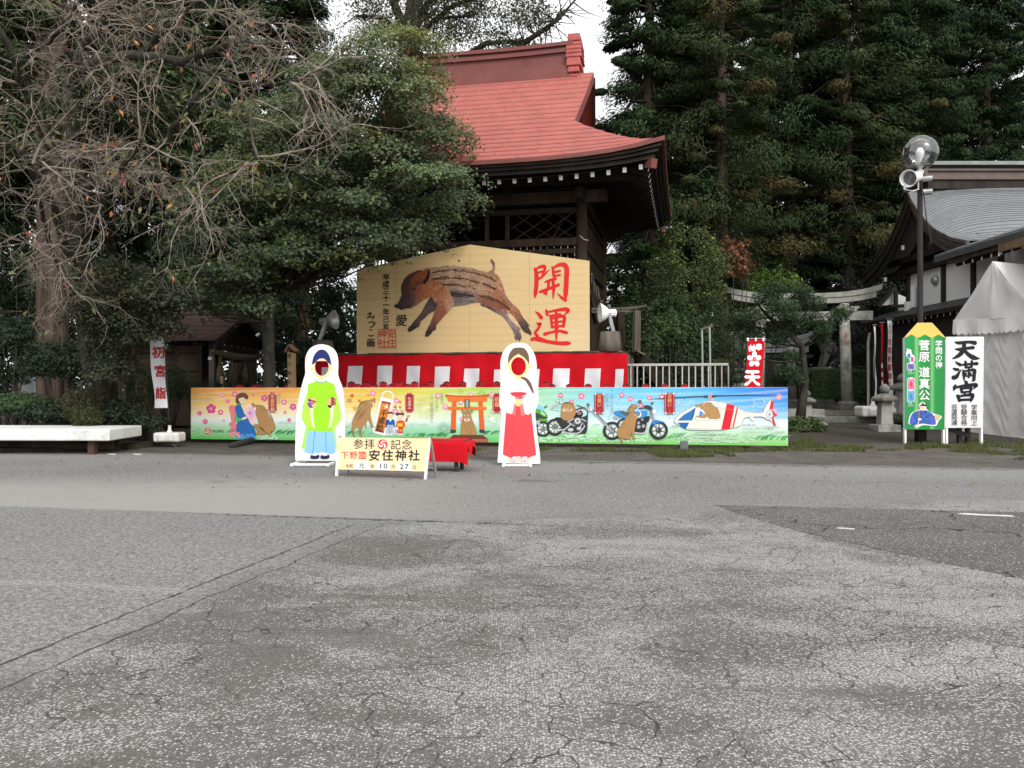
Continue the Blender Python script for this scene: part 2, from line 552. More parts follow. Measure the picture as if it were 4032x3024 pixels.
NEEDLE_F = [(0, 1, 2)]
SPRAY = [(-.5, 0, 0), (-.15, .15, .03), (.55, .03, -.10), (.5, -.05, -.08), (-.1, -.17, .02)]
SPRAY_F = [(0, 1, 2), (0, 2, 3), (0, 3, 4)]

def mixcol(N, cols, wts=None, jit=.25):
    cols = np.asarray(cols, float)
    i = RNG.choice(len(cols), N, p=wts)
    return cols[i] * (1 + RNG.uniform(-jit, jit, (N, 1)))

def vnoise(p, s):
    """cheap smooth 3-D noise in 0..1 for clumps"""
    q = np.asarray(p) * s
    return .5 + .25 * (np.sin(q[:, 0] * 1.7 + 1.3 * np.sin(q[:, 1] * 1.1 + .5)) + np.sin(q[:, 1] * 1.9 + 1.2 * np.sin(q[:, 2] * 1.3)) * .6 + np.sin(q[:, 2] * 2.1 + 1.1 * np.sin(q[:, 0] * 1.5)) * .4)

def bush(name, label, cat, base, cen, rad, n, leaf, cols, group=None, shape='oval', stems=5, hollow=.55, mat=None, box=False, part='crown', up=.5, twig=None, gap=0.0):
    """a shrub: stems from the base and leaves through the outer part of an ellipsoid (or box)"""
    t = thing(name, label, cat, base, group)
    cen = np.array(cen); rad = np.array(rad)
    N = int(n)
    d = RNG.normal(size=(N, 3)); d /= np.linalg.norm(d, axis=1)[:, None]
    if box:
        d = d / np.abs(d).max(axis=1)[:, None]
    r = hollow + (1 - hollow) * RNG.random(N) ** .6
    lump = 1 + (.30 if hollow < .7 else .14) * (vnoise(d * 3 + cen, 1.6) - .5) * 2
    pts = cen + d * rad * (r * (lump if not box else 1 + .5 * (lump - 1)))[:, None]
    if gap > 0:
        keep = vnoise(pts, 2.2) > gap
        pts, d = pts[keep], d[keep]; N = len(pts)
    nr = d * .7 + RNG.normal(size=(N, 3)) * .55 + np.array([0, 0, up])
    sh, fc = {'oval': (OVAL, OVAL_F), 'maple': (MAPLE, MAPLE_F), 'needle': (NEEDLE, NEEDLE_F), 'spray': (SPRAY, SPRAY_F)}[shape]
    leaf_mesh(part, pts, nr, leaf * RNG.uniform(.7, 1.3, N), mixcol(N, cols), sh, fc, mat or M_LEAF, t)
    m = MB()
    b = Vector(base)
    for i in range(stems):
        a = 2 * math.pi * i / max(stems, 1) + .7
        e = Vector(cen) + Vector((math.cos(a) * rad[0] * .55, math.sin(a) * rad[1] * .55, rad[2] * .3))
        mid = b.lerp(e, .5) + Vector((math.cos(a), math.sin(a), 0)) * .08
        m.tube([b + Vector((math.cos(a), math.sin(a), 0)) * .05, mid, e], [.03, .022, .008], 5)
    m.build('stem', twig or M_BARKDARK, t, True)
    return t
# ---------------------------------------------------------------- ground
def sst(a, b, v):
    t = min(1, max(0, (v - a) / (b - a)))
    return t * t * (3 - 2 * t)

def gz(y):
    return .2 * sst(20.8, 25.5, y)

def ground_material():
    t = NT('worn_asphalt')
    sep = t.n('SeparateXYZ'); t.l(t.tc, sep.inputs[0])
    X, Y = sep.outputs[0], sep.outputs[1]
    def line(ax, ay, bx, by):
        """signed distance, positive to the right of a->b"""
        dx, dy = bx - ax, by - ay
        L = math.hypot(dx, dy)
        a = t.math('MULTIPLY', t.math('SUBTRACT', X, ax), dy / L)
        b = t.math('MULTIPLY', t.math('SUBTRACT', Y, ay), dx / L)
        return t.math('SUBTRACT', a, b)
    wob = t.math('SUBTRACT', t.noise(1.1, None, 3), .5)
    fw = t.math('SUBTRACT', t.noise(9.0, None, 3), .5)
    # zones
    dl = t.math('ADD', line(-2.57, 4.26, -1.71, 8.08), t.math('MULTIPLY', fw, .05))
    dtop = t.math('ADD', line(-1.2, 9.0, 2.4, 9.88), t.math('MULTIPLY', wob, 1.2))
    coarse = t.math('MULTIPLY', t.step(dl, -.05, .5), t.step(dtop, -.1, .9))
    # stones
    def vor(scale, feat='F1'):
        v = t.n('TexVoronoi', feature=feat, voronoi_dimensions='2D')
        v.inputs['Scale'].default_value = scale
        t.l(t.tc, v.inputs['Vector'])
        return v
    v1 = vor(68); v2 = vor(135)
    r1 = t.n('SeparateColor'); t.l(v1.outputs['Color'], r1.inputs[0])
    r2 = t.n('SeparateColor'); t.l(v2.outputs['Color'], r2.inputs[0])
    big = t.noise(.62, t.mapping((1.0, 1.5, 1), (0, 0, .5)), 5, .62, .6)
    big2 = t.noise(1.9, None, 4, .6, .3)
    patch = t.step(t.math('ADD', t.math('MULTIPLY', big, .75), t.math('MULTIPLY', big2, .25)), .42, .60)      # 1: worn light, 0: dark binder
    dia = t.math('ADD', line(.73, 5.8, 1.68, 4.06), t.math('MULTIPLY', t.math('SUBTRACT', big2, .5), 1.5))
    side = t.math('SUBTRACT', t.math('MULTIPLY', t.step(dia, .3, -.3), .28), .06)
    bald = t.step(t.noise(.85, t.mapping((1.0, 2.1, 1), (0, 0, .6)), 5, .6, .4), .54, .64)
    thr = t.math('ADD', t.math('SUBTRACT', .80, t.math('MULTIPLY', patch, .52)), t.math('MULTIPLY', bald, .26))
    thr = t.math('SUBTRACT', thr, side)
    pick = t.step(t.math('SUBTRACT', r1.outputs[0], thr), 0, .03)
    stone = t.math('MULTIPLY', pick, t.step(v1.outputs['Distance'], .44, .34))
    pick2 = t.step(t.math('SUBTRACT', r2.outputs[1], t.math('SUBTRACT', .88, t.math('MULTIPLY', patch, .28))), 0, .05)
    stone2 = t.math('MULTIPLY', pick2, t.step(v2.outputs['Distance'], .45, .3))
    binder = t.mix(patch, (.110, .105, .098), (.150, .148, .144))
    tint = t.math('MULTIPLY', t.step(t.noise(.35, None, 4), .38, .58), t.step(X, 1.5, -1.5, .3, 1.4))
    binder = t.mix(t.math('MULTIPLY', tint, .5), binder, (.112, .101, .088))
    binder = t.mix(t.step(t.noise(40, None, 3), .35, .7, 0, .45), binder, (.06, .056, .05))
    scol = t.mix(r1.outputs[2], (.24, .235, .225), (.44, .435, .42))
    cc = t.mix(stone2, binder, (.31, .305, .295))
    cc = t.mix(stone, cc, scol)
    # crazing
    cm = t.n('Mapping'); t.l(t.tc, cm.inputs[0])
    nz = t.n('TexNoise'); nz.inputs['Scale'].default_value = 2.2; nz.inputs['Detail'].default_value = 4; t.l(t.tc, nz.inputs['Vector'])
    off = t.n('VectorMath', operation='SCALE'); t.l(nz.outputs['Color'], off.inputs[0]); off.inputs['Scale'].default_value = .55
    vc = t.n('VectorMath', operation='ADD'); t.l(t.tc, vc.inputs[0]); t.l(off.outputs[0], vc.inputs[1])
    ve = t.n('TexVoronoi', feature='DISTANCE_TO_EDGE', voronoi_dimensions='2D'); ve.inputs['Scale'].default_value = 3.8
    t.l(vc.outputs[0], ve.inputs['Vector'])
    zone = t.step(t.noise(.5, None, 3), .36, .50)
    wid = t.math('MULTIPLY', t.noise(5, None, 3), .032)
    craze = t.math('MULTIPLY', t.math('LESS_THAN', ve.outputs[0], wid), zone)
    cc = t.mix(t.math('MULTIPLY', craze, .8), cc, (.03, .028, .026))
    # finer asphalt
    f1 = t.n('SeparateColor'); v3 = vor(115); t.l(v3.outputs['Color'], f1.inputs[0])
    fbase = t.mix(t.step(t.noise(.55, None, 5, .6), .35, .65), (.170, .168, .163), (.215, .212, .206))
    fb = t.mix(t.step(f1.outputs[0], .0, 1.0, 0, .8), fbase, (.065, .064, .061))
    fb = t.mix(t.step(t.noise(26, None, 3, .7), .47, .60, 0, .6), fb, (.30, .295, .285))
    fb = t.mix(t.step(t.noise(19, t.mapping((1, 1, 1), (0, 0, 1)), 3, .7), .50, .62, 0, .6), fb, (.07, .068, .065))
    fb = t.mix(t.math('MULTIPLY', t.step(f1.outputs[1], .84, .9), t.step(v3.outputs['Distance'], .45, .25)), fb, (.48, .47, .45))
    mot = t.noise(5.5, t.mapping((1, .8, 1)), 9, .82)
    fb = t.mix(t.step(mot, .50, .64, 0, .15), fb, (.27, .265, .255))
    fb = t.mix(t.step(mot, .50, .36, 0, .18), fb, (.075, .073, .07))
    # pale strip to the left, tree shade painted as its far fade; tyre-dusted band near the boards
    strip = t.math('MULTIPLY', t.step(t.math('ADD', line(-6.0, 9.73, -1.87, 8.88), t.math('MULTIPLY', fw, .12)), -.02, -.10), t.math('MULTIPLY', t.step(X, 1.5, -3.5), t.step(Y, 13.6, 11.2)))
    fb = t.mix(t.math('MULTIPLY', strip, .85), fb, (.27, .255, .235))
    edge = t.math('ADD', line(-3, 16.5, 8.7, 14.1), t.math('MULTIPLY', wob, .5))
    pal = t.math('MULTIPLY', t.step(edge, 0.0, .25), t.step(edge, 2.4, 1.0))
    fb = t.mix(t.math('MULTIPLY', pal, .40), fb, (.25, .235, .22))
    stain = t.math('MULTIPLY', t.step(t.noise(.9, t.mapping((.55, 2.2, 1), (0, 0, .1)), 5, .65), .60, .70), t.step(Y, 10.5, 12.5))
    fb = t.mix(t.math('MULTIPLY', stain, .75), fb, (.075, .07, .065))
    cc = t.mix(coarse, fb, cc)
    # straight joints that have opened
    def crack(d, w0, extra=None):
        k = t.math('LESS_THAN', t.math('ABSOLUTE', d), t.math('MULTIPLY', t.noise(4.0, None, 3), w0))
        return k if extra is None else t.math('MULTIPLY', k, extra)
    near = t.step(Y, 9.0, 8.0)
    cr = crack(t.math('ADD', dl, t.math('MULTIPLY', wob, .12)), .024, near)
    cr = t.math('MAXIMUM', cr, crack(t.math('ADD', t.math('SUBTRACT', dl, .27), t.math('MULTIPLY', wob, .25)), .017, near))
    d3 = t.math('ADD', line(-3.71, 6.0, -2.3, 5.72), t.math('MULTIPLY', fw, .10))
    cr = t.math('MAXIMUM', cr, crack(d3, .03, t.step(X, -2.0, -2.3)))
    d4 = t.math('ADD', line(-6.0, 9.73, -1.87, 8.88), t.math('MULTIPLY', fw, .35))
    cr = t.math('MAXIMUM', cr, crack(d4, .05, t.math('MULTIPLY', t.step(X, -4.0, -3.0), t.step(X, 1.0, -.5))))
    cr = t.math('MAXIMUM', cr, crack(t.math('ADD', edge, t.math('MULTIPLY', fw, .2)), .045, t.step(X, -3, -1)))
    cc = t.mix(t.math('MULTIPLY', cr, .85), cc, (.028, .026, .024))
    halo = t.math('MULTIPLY', t.step(t.math('ABSOLUTE', d3), .07, .01), t.step(X, -2.0, -2.3))
    cc = t.mix(t.math('MULTIPLY', halo, .35), cc, (.42, .41, .39))
    # earth beyond the paving
    far = t.step(edge, .0, -.45)
    soil = t.mix(t.step(t.noise(1.4, None, 6, .65), .35, .65), (.10, .087, .075), (.058, .051, .044))
    soil = t.mix(t.math('MULTIPLY', t.step(f1.outputs[1], .86, .93), .55), soil, (.30, .28, .25))
    soil = t.mix(t.step(Y, 19.5, 21.5), soil, (.05, .043, .035))
    cc = t.mix(far, cc, soil)
    h = t.math('ADD', t.math('MULTIPLY', stone, .8), t.math('MULTIPLY', t.noise(120, None, 2), .5))
    h = t.math('SUBTRACT', h, t.math('MULTIPLY', t.math('MAXIMUM', cr, craze), 2.0))
    t.bump(h, .40, .006)
    return t.col(cc, .88, .18)

M_GROUND = ground_material()
m = MB()
ys = [-60, -8] + list(np.arange(0, 20.5, 2.0)) + list(np.arange(20.5, 26.1, .5)) + [30, 40, 60, 100, 300, 900]
xs = [-900, -200, -40, -15, 0, 15, 40, 200, 900]
m.add([(x, y, gz(y)) for y in ys for x in xs], [(j * len(xs) + i, j * len(xs) + i + 1, (j + 1) * len(xs) + i + 1, (j + 1) * len(xs) + i) for j in range(len(ys) - 1) for i in range(len(xs) - 1)])
m.build('ground', M_GROUND, smooth=True, kind='structure')

def patch_mat():
    t = NT('dark_asphalt_patch')
    v = t.n('TexVoronoi', voronoi_dimensions='2D'); v.inputs['Scale'].default_value = 110; t.l(t.tc, v.inputs['Vector'])
    s = t.n('SeparateColor'); t.l(v.outputs['Color'], s.inputs[0])
    c = t.mix(t.step(t.noise(.8, None, 6, .62), .38, .62), (.092, .089, .086), (.12, .112, .104))
    c = t.mix(t.step(s.outputs[0], 0, 1, 0, .6), c, (.05, .048, .046))
    c = t.mix(t.step(s.outputs[1], .88, .95), c, (.36, .35, .34))
    ve = t.n('TexVoronoi', feature='DISTANCE_TO_EDGE', voronoi_dimensions='2D'); ve.inputs['Scale'].default_value = .55
    nz = t.n('TexNoise'); nz.inputs['Scale'].default_value = 2; t.l(t.tc, nz.inputs['Vector'])
    va = t.n('VectorMath', operation='ADD'); t.l(t.tc, va.inputs[0]); t.l(nz.outputs['Color'], va.inputs[1]); t.l(va.outputs[0], ve.inputs['Vector'])
    c = t.mix(t.math('LESS_THAN', ve.outputs[0], t.math('MULTIPLY', t.noise(5), .016)), c, (.03, .028, .026))
    t.bump(t.noise(130, None, 2), .5, .005)
    return t.col(c, .88, .18)

def rough_poly(pts, amp, k):
    out = []
    for i, p in enumerate(pts):
        q = pts[(i + 1) % len(pts)]
        for j in range(k):
            f = j / k
            o = random.uniform(-amp, amp) if j else 0
            out.append((p[0] + (q[0] - p[0]) * f + o * .6, p[1] + (q[1] - p[1]) * f + o))
    return out
m = MB()
m.prism([rough_poly([(2.40, 9.88), (5.75, 9.30), (11, 8.4), (11, 2.2), (4.9, 4.3), (3.75, 6.07), (3.42, 6.63), (2.79, 8.09)], .03, 12)], lambda x, y, o: Vector((x, y, o)), .004, 0.001)
m.build('asphalt_patch', patch_mat(), kind='structure')
M_MARK = surf('worn_white_marking', (.62, .61, .58), (.45, .44, .42), .8, .2, 9, .3, 80, .003)
for pts in ([(4.92, 9.16), (5.08, 9.05), (5.43, 8.94), (5.44, 9.03), (5.30, 9.08), (5.02, 9.20)], [(3.22, 8.22), (3.36, 8.14), (3.39, 8.19), (3.25, 8.26)]):
    m = MB(); m.prism([rough_poly(pts, .012, 4)], lambda x, y, o: Vector((x, y, o)), .008, .005); m.build('road_marking', M_MARK, kind='structure')
for (x0, y0, x1, y1, hgt) in ((600, 1737, 690, 1746, 6), (678, 1752, 694, 1760, 5), (424, 1787, 458, 1792, 4), (522, 1787, 556, 1793, 4), (2705, 1779, 2742, 1783, 4)):
    a, b, c, d = G(x0, y0), G(x1, y0 + 1), G(x1, y1), G(x0 + 12, y1 - 1)
    m = MB(); m.prism([rough_poly([(p.x, p.y) for p in (a, b, c, d)], .03, 4)], lambda x, y, o: Vector((x, y, o)), .009, .005); m.build('road_marking', M_MARK, kind='structure')

# garden bed to the left, stone terrace to the right
m = MB()
bed = rough_poly([(-40, 17.6), (-11, 17.7), (-8.6, 18.6), (-8.4, 21), (-8.6, 40), (-40, 40)], .15, 10)
m.prism([bed], lambda x, y, o: Vector((x, y, o + .02 * math.sin(x * 2) * (o > 0))), .10, -.05)
m.build('garden_bed', M_SOIL, kind='structure')
m = MB(); m.box((11.2, 29.6, .255), (9.4, 2.2, .30)); soft(m.build('stone_step', M_OLDSTONE, kind='structure'), .02)
m = MB(); m.box((11.5, 40, .28), (16, 18.6, .46)); soft(m.build('stone_terrace', M_OLDSTONE, kind='structure'), .02)

# ---------------------------------------------------------------- shrine dance hall (open stage under a red roof)
TH = R(-12.0)
UU = Vector((math.cos(TH), math.sin(TH), 0)); VV = Vector((-math.sin(TH), math.cos(TH), 0))
EC = Vector((3.95, 21.5, 0))                       # front right corner of the eaves
def K(a, b, z):
    """a: along the eaves (0 at the right corner, negative to the left), b: depth, z: height"""
    return EC + UU * a + VV * b + Vector((0, 0, z))
WA, DB, HIP, VG = 11.6, 9.9, 2.05, 2.62                      # eaves width, depth, hip
def up(a, b):
    """lift of the eaves towards the corners"""
    sa = abs((a + WA / 2) / (WA / 2)); sb = abs((b - DB / 2) / (DB / 2))
    return .36 * (max(0, sa) ** 4) * max(0, sb) ** 4
def zroof(t, a, b):
    return 7.57 + .70 * t + .030 * t * t + up(a, b) * max(0, 1 - t / 2.5)
hall = thing('shrine_stage_hall', 'open dark timber shrine hall with a curved red hip and gable roof, raised stage', 'shrine hall', K(-5.8, 4.9, 0))
NR, TMAX = 18, 4.72
def arange_at(t):
    if t < HIP: return -WA + t * (VG / HIP), -t * (VG / HIP)
    fl = .09 * (t - HIP) ** 1.1
    return -WA + VG - fl, -VG + fl
def roof_course(t0, t1, lo, hi, front=True):
    """one sheet of a course: a thin plate that laps over the one below"""
    m_ = MB(); n = 3
    def pt(t, f, dz):
        a0, a1 = arange_at(t)
        a = a0 + (a1 - a0) * f
        b = t if front else DB - t
        return K(a, b, zroof(t, a, b) + dz)
    lift = .028
    rows = [[pt(t0 - .012, lo + (hi - lo) * i / n, dz) for i in range(n + 1)] for dz in (lift - .016, lift)] + [[pt(t1 + .02, lo + (hi - lo) * i / n, 0.0) for i in range(n + 1)]]
    m_.add([p for r in rows for p in r], [(j * (n + 1) + i, j * (n + 1) + i + 1, (j + 1) * (n + 1) + i + 1, (j + 1) * (n + 1) + i) for j in range(2) for i in range(n)])
    return m_
for j in range(NR):
    t0, t1 = TMAX * j / NR, TMAX * (j + 1) / NR
    sh = [0, .5, .25, .75][j % 4] / 9
    cuts = [0] + [c for c in ((i + sh * 9) / 9 for i in range(9)) if .03 < c < .97] + [1]
    for lo, hi in zip(cuts, cuts[1:]):
        roof_course(t0, t1, lo + .0004, hi - .0004).build('roof_sheet', M_REDROOF, hall, True)
m = MB()
m.grid(lambda u, v: (lambda t: (lambda ar: K(ar[0] + (ar[1] - ar[0]) * (1 - u), DB - t, zroof(t, ar[0] + (ar[1] - ar[0]) * (1 - u), DB - t)))(arange_at(t)))(v * TMAX), 14, 14)
m.build('rear_roof_slope', M_REDROOF, hall, True)
for sgn in (1, 0):
    m = MB()
    def side(u, v):
        t = v * HIP * 1.02
        b = t + (DB - 2 * t) * u
        a = -t * (VG / HIP) if sgn else -WA + t * (VG / HIP)
        return K(a, b, zroof(t, a, b) - .004)
    m.grid(side, 16, 6)
    m.build('side_roof_slope', M_REDROOF, hall, True)
# under-roof plate so that no light comes through, ridge and its ornaments
m = MB()
m.grid(lambda u, v: (lambda t: (lambda ar: K(ar[0] + (ar[1] - ar[0]) * u, t, zroof(t, ar[0] + (ar[1] - ar[0]) * u, t) - .10))(arange_at(t)))(v * TMAX), 14, 14)
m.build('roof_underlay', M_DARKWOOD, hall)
zr = zroof(TMAX, -5, 5)
RB = DB / 2
m = MB()
for z0, z1, hw in ((zr - .25, zr + .16, .42), (zr + .16, zr + .24, .36), (zr + .24, zr + .66, .27), (zr + .66, zr + .78, .36), (zr + .78, zr + .86, .30), (zr + .86, zr + .98, .40)):
    sag = lambda f: .05 * (2 * f - 1) ** 2
    n = 8
    for i in range(n):
        f0, f1 = i / n, (i + 1) / n
        a0, a1 = -8.62 + 5.62 * f0, -8.62 + 5.62 * f1
        m.hexa([K(a0, RB - hw, z0 + sag(f0)), K(a1, RB - hw, z0 + sag(f1)), K(a1, RB + hw, z0 + sag(f1)), K(a0, RB + hw, z0 + sag(f0))],
               [K(a0, RB - hw, z1 + sag(f0)), K(a1, RB - hw, z1 + sag(f1)), K(a1, RB + hw, z1 + sag(f1)), K(a0, RB + hw, z1 + sag(f0))])
m.build('ridge', M_REDRIDGE, hall)
for a0 in (-2.98, -8.64):
    m = MB()
    for z0, z1, hw, ex in ((zr - .16, zr - .02, .44, .02), (zr - .02, zr + .18, .50, .05), (zr + .18, zr + .46, .52, .09), (zr + .46, zr + .60, .50, .13), (zr + .60, zr + .74, .47, .12), (zr + .74, zr + .88, .44, .12), (zr + .88, zr + 1.02, .40, .12), (zr + 1.02, zr + 1.28, .40, .07)):
        o_ = [(-ex - .14, -hw), (ex + .14, -hw), (ex + .14, hw), (-ex - .14, hw)]
        m.hexa([K(a0 + x, RB + y, z0) for x, y in o_], [K(a0 + x * .93, RB + y * .96, z1 - .01) for x, y in o_])
    soft(m.build('ridge_end_ornament', surf('red_ornament', lin('#a8574f'), lin('#8f453f'), .55, .3, 2, .1, 14, .004) if a0 > -4 else M_REDRIDGE, hall), .03)
rd = Board.__new__(Board)
for a0 in (-4.55, -7.35):
    m = MB()
    for k in range(3):
        for q in range(7):
            an = R(120 * k + 20 * q)
            r0 = .045 + .065 * q / 6
            c0 = K(a0 + r0 * math.cos(an), RB - .275, zr + .50 + r0 * math.sin(an))
            wd = .045 * (1 - q / 8)
            m.box(c0, (wd, .012, wd), TH)
    for q in range(18):
        an = R(20 * q)
        m.box(K(a0 + .145 * math.cos(an), RB - .275, zr + .50 + .145 * math.sin(an)), (.03, .012, .03), TH)
    m.build('ridge_crest', M_REDRIDGE, hall)
# gables
for sg in (1, -1):
    ag = -VG - .3 if sg > 0 else -WA + VG + .3
    m = MB()
    prof = [(HIP * .9 + (RB - HIP * .9) * i / 8) for i in range(9)]
    pts = [(b, zroof(b, -5, b) - .12) for b in prof] + [(DB - b, zroof(b, -5, b) - .12) for b in reversed(prof[:-1])]
    m.prism([pts], lambda x, y, o: K(ag + o * sg, x, y), 0, -.08)
    m.build('gable_boarding', M_DARKWOOD, hall)
    for fb in (0, 1):
        m = MB()
        for i in range(10):
            q = []
            for j in (i, i + 1):
                t = HIP * .86 + (TMAX - HIP * .86) * j / 10
                ar = arange_at(max(t, HIP))
                a = ar[1] if sg > 0 else ar[0]
                b = t if fb == 0 else DB - t
                q.append((a, b, zroof(t, a, b)))
            m.hexa([K(q[0][0] - .06 * sg, q[0][1], q[0][2] - .34), K(q[1][0] - .06 * sg, q[1][1], q[1][2] - .34), K(q[1][0] - .06 * sg, q[1][1], q[1][2] - .015), K(q[0][0] - .06 * sg, q[0][1], q[0][2] - .015)],
                   [K(q[0][0] + .01 * sg, q[0][1], q[0][2] - .30), K(q[1][0] + .01 * sg, q[1][1], q[1][2] - .30), K(q[1][0] + .01 * sg, q[1][1], q[1][2] - .012), K(q[0][0] + .01 * sg, q[0][1], q[0][2] - .012)])
        m.build('bargeboard', M_REDRIDGE if fb == 0 else M_DARKWOOD, hall)
# eaves: bands that follow the edge, each stepped in below the one above
def eave_loop(d, n=16):
    out = []
    cs = [(-WA + d, d), (-d, d), (-d, DB - d), (-WA + d, DB - d)]
    for k in range(4):
        p, q = cs[k], cs[(k + 1) % 4]
        for i in range(n):
            f = i / n
            out.append((p[0] + (q[0] - p[0]) * f, p[1] + (q[1] - p[1]) * f))
    return out
def eave_band(name, mat, d0, d1, z0, z1):
    m_ = MB(); A, B = eave_loop(d0), eave_loop(d1); n = len(A)
    lp = [(p, zz) for zz in (z0, z1) for p in (A, B)]
    vs = []
    for p, zz in lp:
        for (a, b), (ca, cb) in zip(p, A):
            vs.append(K(a, b, 7.57 + up(ca, cb) + zz))
    for i in range(n):
        j = (i + 1) % n
        m_.add([vs[i], vs[j], vs[2 * n + j], vs[2 * n + i]], [(0, 1, 2, 3)])
        m_.add([vs[n + i], vs[n + j], vs[3 * n + j], vs[3 * n + i]], [(3, 2, 1, 0)])
        m_.add([vs[i], vs[j], vs[n + j], vs[n + i]], [(3, 2, 1, 0)])
        m_.add([vs[2 * n + i], vs[2 * n + j], vs[3 * n + j], vs[3 * n + i]], [(0, 1, 2, 3)])
    return m_.build(name, mat, hall)
eave_band('eaves_edge', M_REDRIDGE, -.02, .22, -.10, .015)
eave_band('eaves_board', M_DARKWOOD, .06, .34, -.17, -.102)
eave_band('eaves_board', M_DARKWOOD, .14, .40, -.25, -.172)
eave_band('eaves_board', M_DARKWOOD, .24, .50, -.36, -.252)
# soffit and rafters
def zraf(d, a, b):
    return 7.57 - .60 + .42 * d + up(a, b) * max(0, 1 - d / 3)
m = MB()
for k in range(4):
    def sof(u, v):
        d = .30 + v * 3.2
        cs = [(-WA + d, d), (-d, d), (-d, DB - d), (-WA + d, DB - d)]
        e = [(-WA, 0), (0, 0), (0, DB), (-WA, DB)]
        p, q = cs[k], cs[(k + 1) % 4]; ep, eq = e[k], e[(k + 1) % 4]
        return K(p[0] + (q[0] - p[0]) * u, p[1] + (q[1] - p[1]) * u, zraf(d, ep[0] + (eq[0] - ep[0]) * u, ep[1] + (eq[1] - ep[1]) * u) + .012)
    m.grid(sof, 14, 5)
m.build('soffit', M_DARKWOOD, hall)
def rafter(fr, pos):
    """fr: 'f' front, 'r' right, 'l' left"""
    d0, d1 = .42, 3.0
    d1 = min(d1, max(.7, (min(-pos, WA + pos) if fr == 'f' else min(pos, DB - pos)) + .1))
    if fr == 'f': a0, b0, a1, b1, ca, cb = pos, d0, pos, d1, pos, 0
    elif fr == 'r': a0, b0, a1, b1, ca, cb = -d0, pos, -d1, pos, 0, pos
    else: a0, b0, a1, b1, ca, cb = -WA + d0, pos, -WA + d1, pos, -WA, pos
    m_ = MB()
    z0, z1 = zraf(d0, ca, cb) - .062, zraf(d1, ca, cb) - .062
    p0, p1 = K(a0, b0, z0), K(a1, b1, z1)
    m_.beam(p0, p1, .10, .13)
    o = m_.build('rafter', M_DARKWOOD, hall)
    c_ = MB(); dd = (p1 - p0).normalized()
    c_.beam(p0 - dd * .006, p0 - dd * .001, .102, .132)
    c_.build('rafter_tip', M_WHITE, o)
a = -.62
while a > -WA + .5:
    rafter('f', a); a -= .43
b = .62
while b < DB - .5:
    rafter('r', b); b += .43
for ca, cb, sa, sb in ((0, 0, -1, 1), (0, DB, -1, -1)):
    m = MB()
    p0 = K(ca + sa * .28, cb + sb * .28, 7.57 - .55 + .30); p1 = K(ca + sa * 2.5, cb + sb * 2.5, 7.95)
    m.beam(p0, p1, .17, .22)
    o = m.build('corner_rafter', M_DARKWOOD, hall)
    dd = (p1 - p0).normalized(); m = MB(); m.beam(p0 - dd * .03, p0 + dd * .22, .20, .25); m.build('rafter_cap', M_REDRIDGE, o)
# columns, beams, walls, lattice
CA = (-2.47, -9.13); CB = (2.54, 8.6)
STZ = 2.38
def plumb(name, a, b, z0, z1, r, mat=M_BROWNWOOD, n=14):
    m_ = MB(); m_.tube([K(a, b, z0), K(a, b, (z0 + z1) / 2), K(a, b, z1)], [r, r * .99, r * .96], n); return m_.build(name, mat, hall, True)
for a in CA:
    for b in CB: plumb('column', a, b, STZ, 7.25, .165)
def kbeam(name, a0, b0, a1, b1, z, wd, ht, mat=M_DARKWOOD):
    m_ = MB(); m_.beam(K(a0, b0, z), K(a1, b1, z), wd, ht); return m_.build(name, mat, hall)
kbeam('head_beam', CA[1] - .75, CB[0], CA[0] + .75, CB[0], 7.05, .24, .34, M_BROWNWOOD)
kbeam('head_beam', CA[1] - .7, CB[1], CA[0] + .7, CB[1], 7.05, .24, .34)
for a in CA: kbeam('side_beam', a, CB[0] - .7, a, CB[1] + .7, 7.02, .22, .30)
kbeam('eaves_purlin', -10.9, 1.55, -.7, 1.55, 7.36, .20, .24)
for a in (-2.47, -4.7, -6.9, -9.13):
    m = MB()
    for z, ww in ((7.28, .30), (7.46, .56), (7.64, .82)): m.beam(K(a - ww / 2, CB[0], z), K(a + ww / 2, CB[0], z), .20, .14); m.beam(K(a, CB[0] - ww / 2, z), K(a, CB[0] + ww / 2, z), .20, .14)
    m.build('bracket', M_DARKWOOD, hall)
m = MB(); m.beam(K(CA[1], CB[0], 7.85), K(CA[0], CB[0], 7.85), .16, .9); m.build('frieze_board', M_DARKWOOD, hall)
kbeam('upper_rail', CA[1], CB[0], CA[0], CB[0], 6.66, .15, .16)
kbeam('tie_beam', CA[1], CB[0], CA[0], CB[0], 5.73, .17, .22, M_BROWNWOOD)
kbeam('tie_beam', CA[1], CB[0] + .02, CA[0], CB[0] + .02, 5.46, .14, .14, M_BROWNWOOD)
for a in (-4.72, -5.35, -7.0, -7.6): m = MB(); m.beam(K(a, CB[0], 5.84), K(a, CB[0], 6.58), .17, .13, (1, 0, 0)); m.build('strut', M_BROWNWOOD, hall)
def lattice(a0, a1, z0, z1, b):
    h = z1 - z0; stepx = .62
    k = a0 - h * 1.5
    while k < a1:
        for sgn in (1, -1):
            x0, x1 = (k, k + h * 1.55)
            za, zb = (z0, z1) if sgn > 0 else (z1, z0)
            f0, f1 = max(0, (a0 - x0) / (x1 - x0)), min(1, (a1 - x0) / (x1 - x0))
            if f1 - f0 > .08:
                m_ = MB()
                m_.beam(K(x0 + (x1 - x0) * f0, b - .012 * sgn, za + (zb - za) * f0), K(x0 + (x1 - x0) * f1, b - .012 * sgn, za + (zb - za) * f1), .020, .050, (VV.x, VV.y, 0))
                m_.build('lattice_strip', M_GREYWOOD if False else M_BROWNWOOD, hall)
        k += stepx
lattice(-4.62, -2.66, 5.86, 6.58, CB[0])
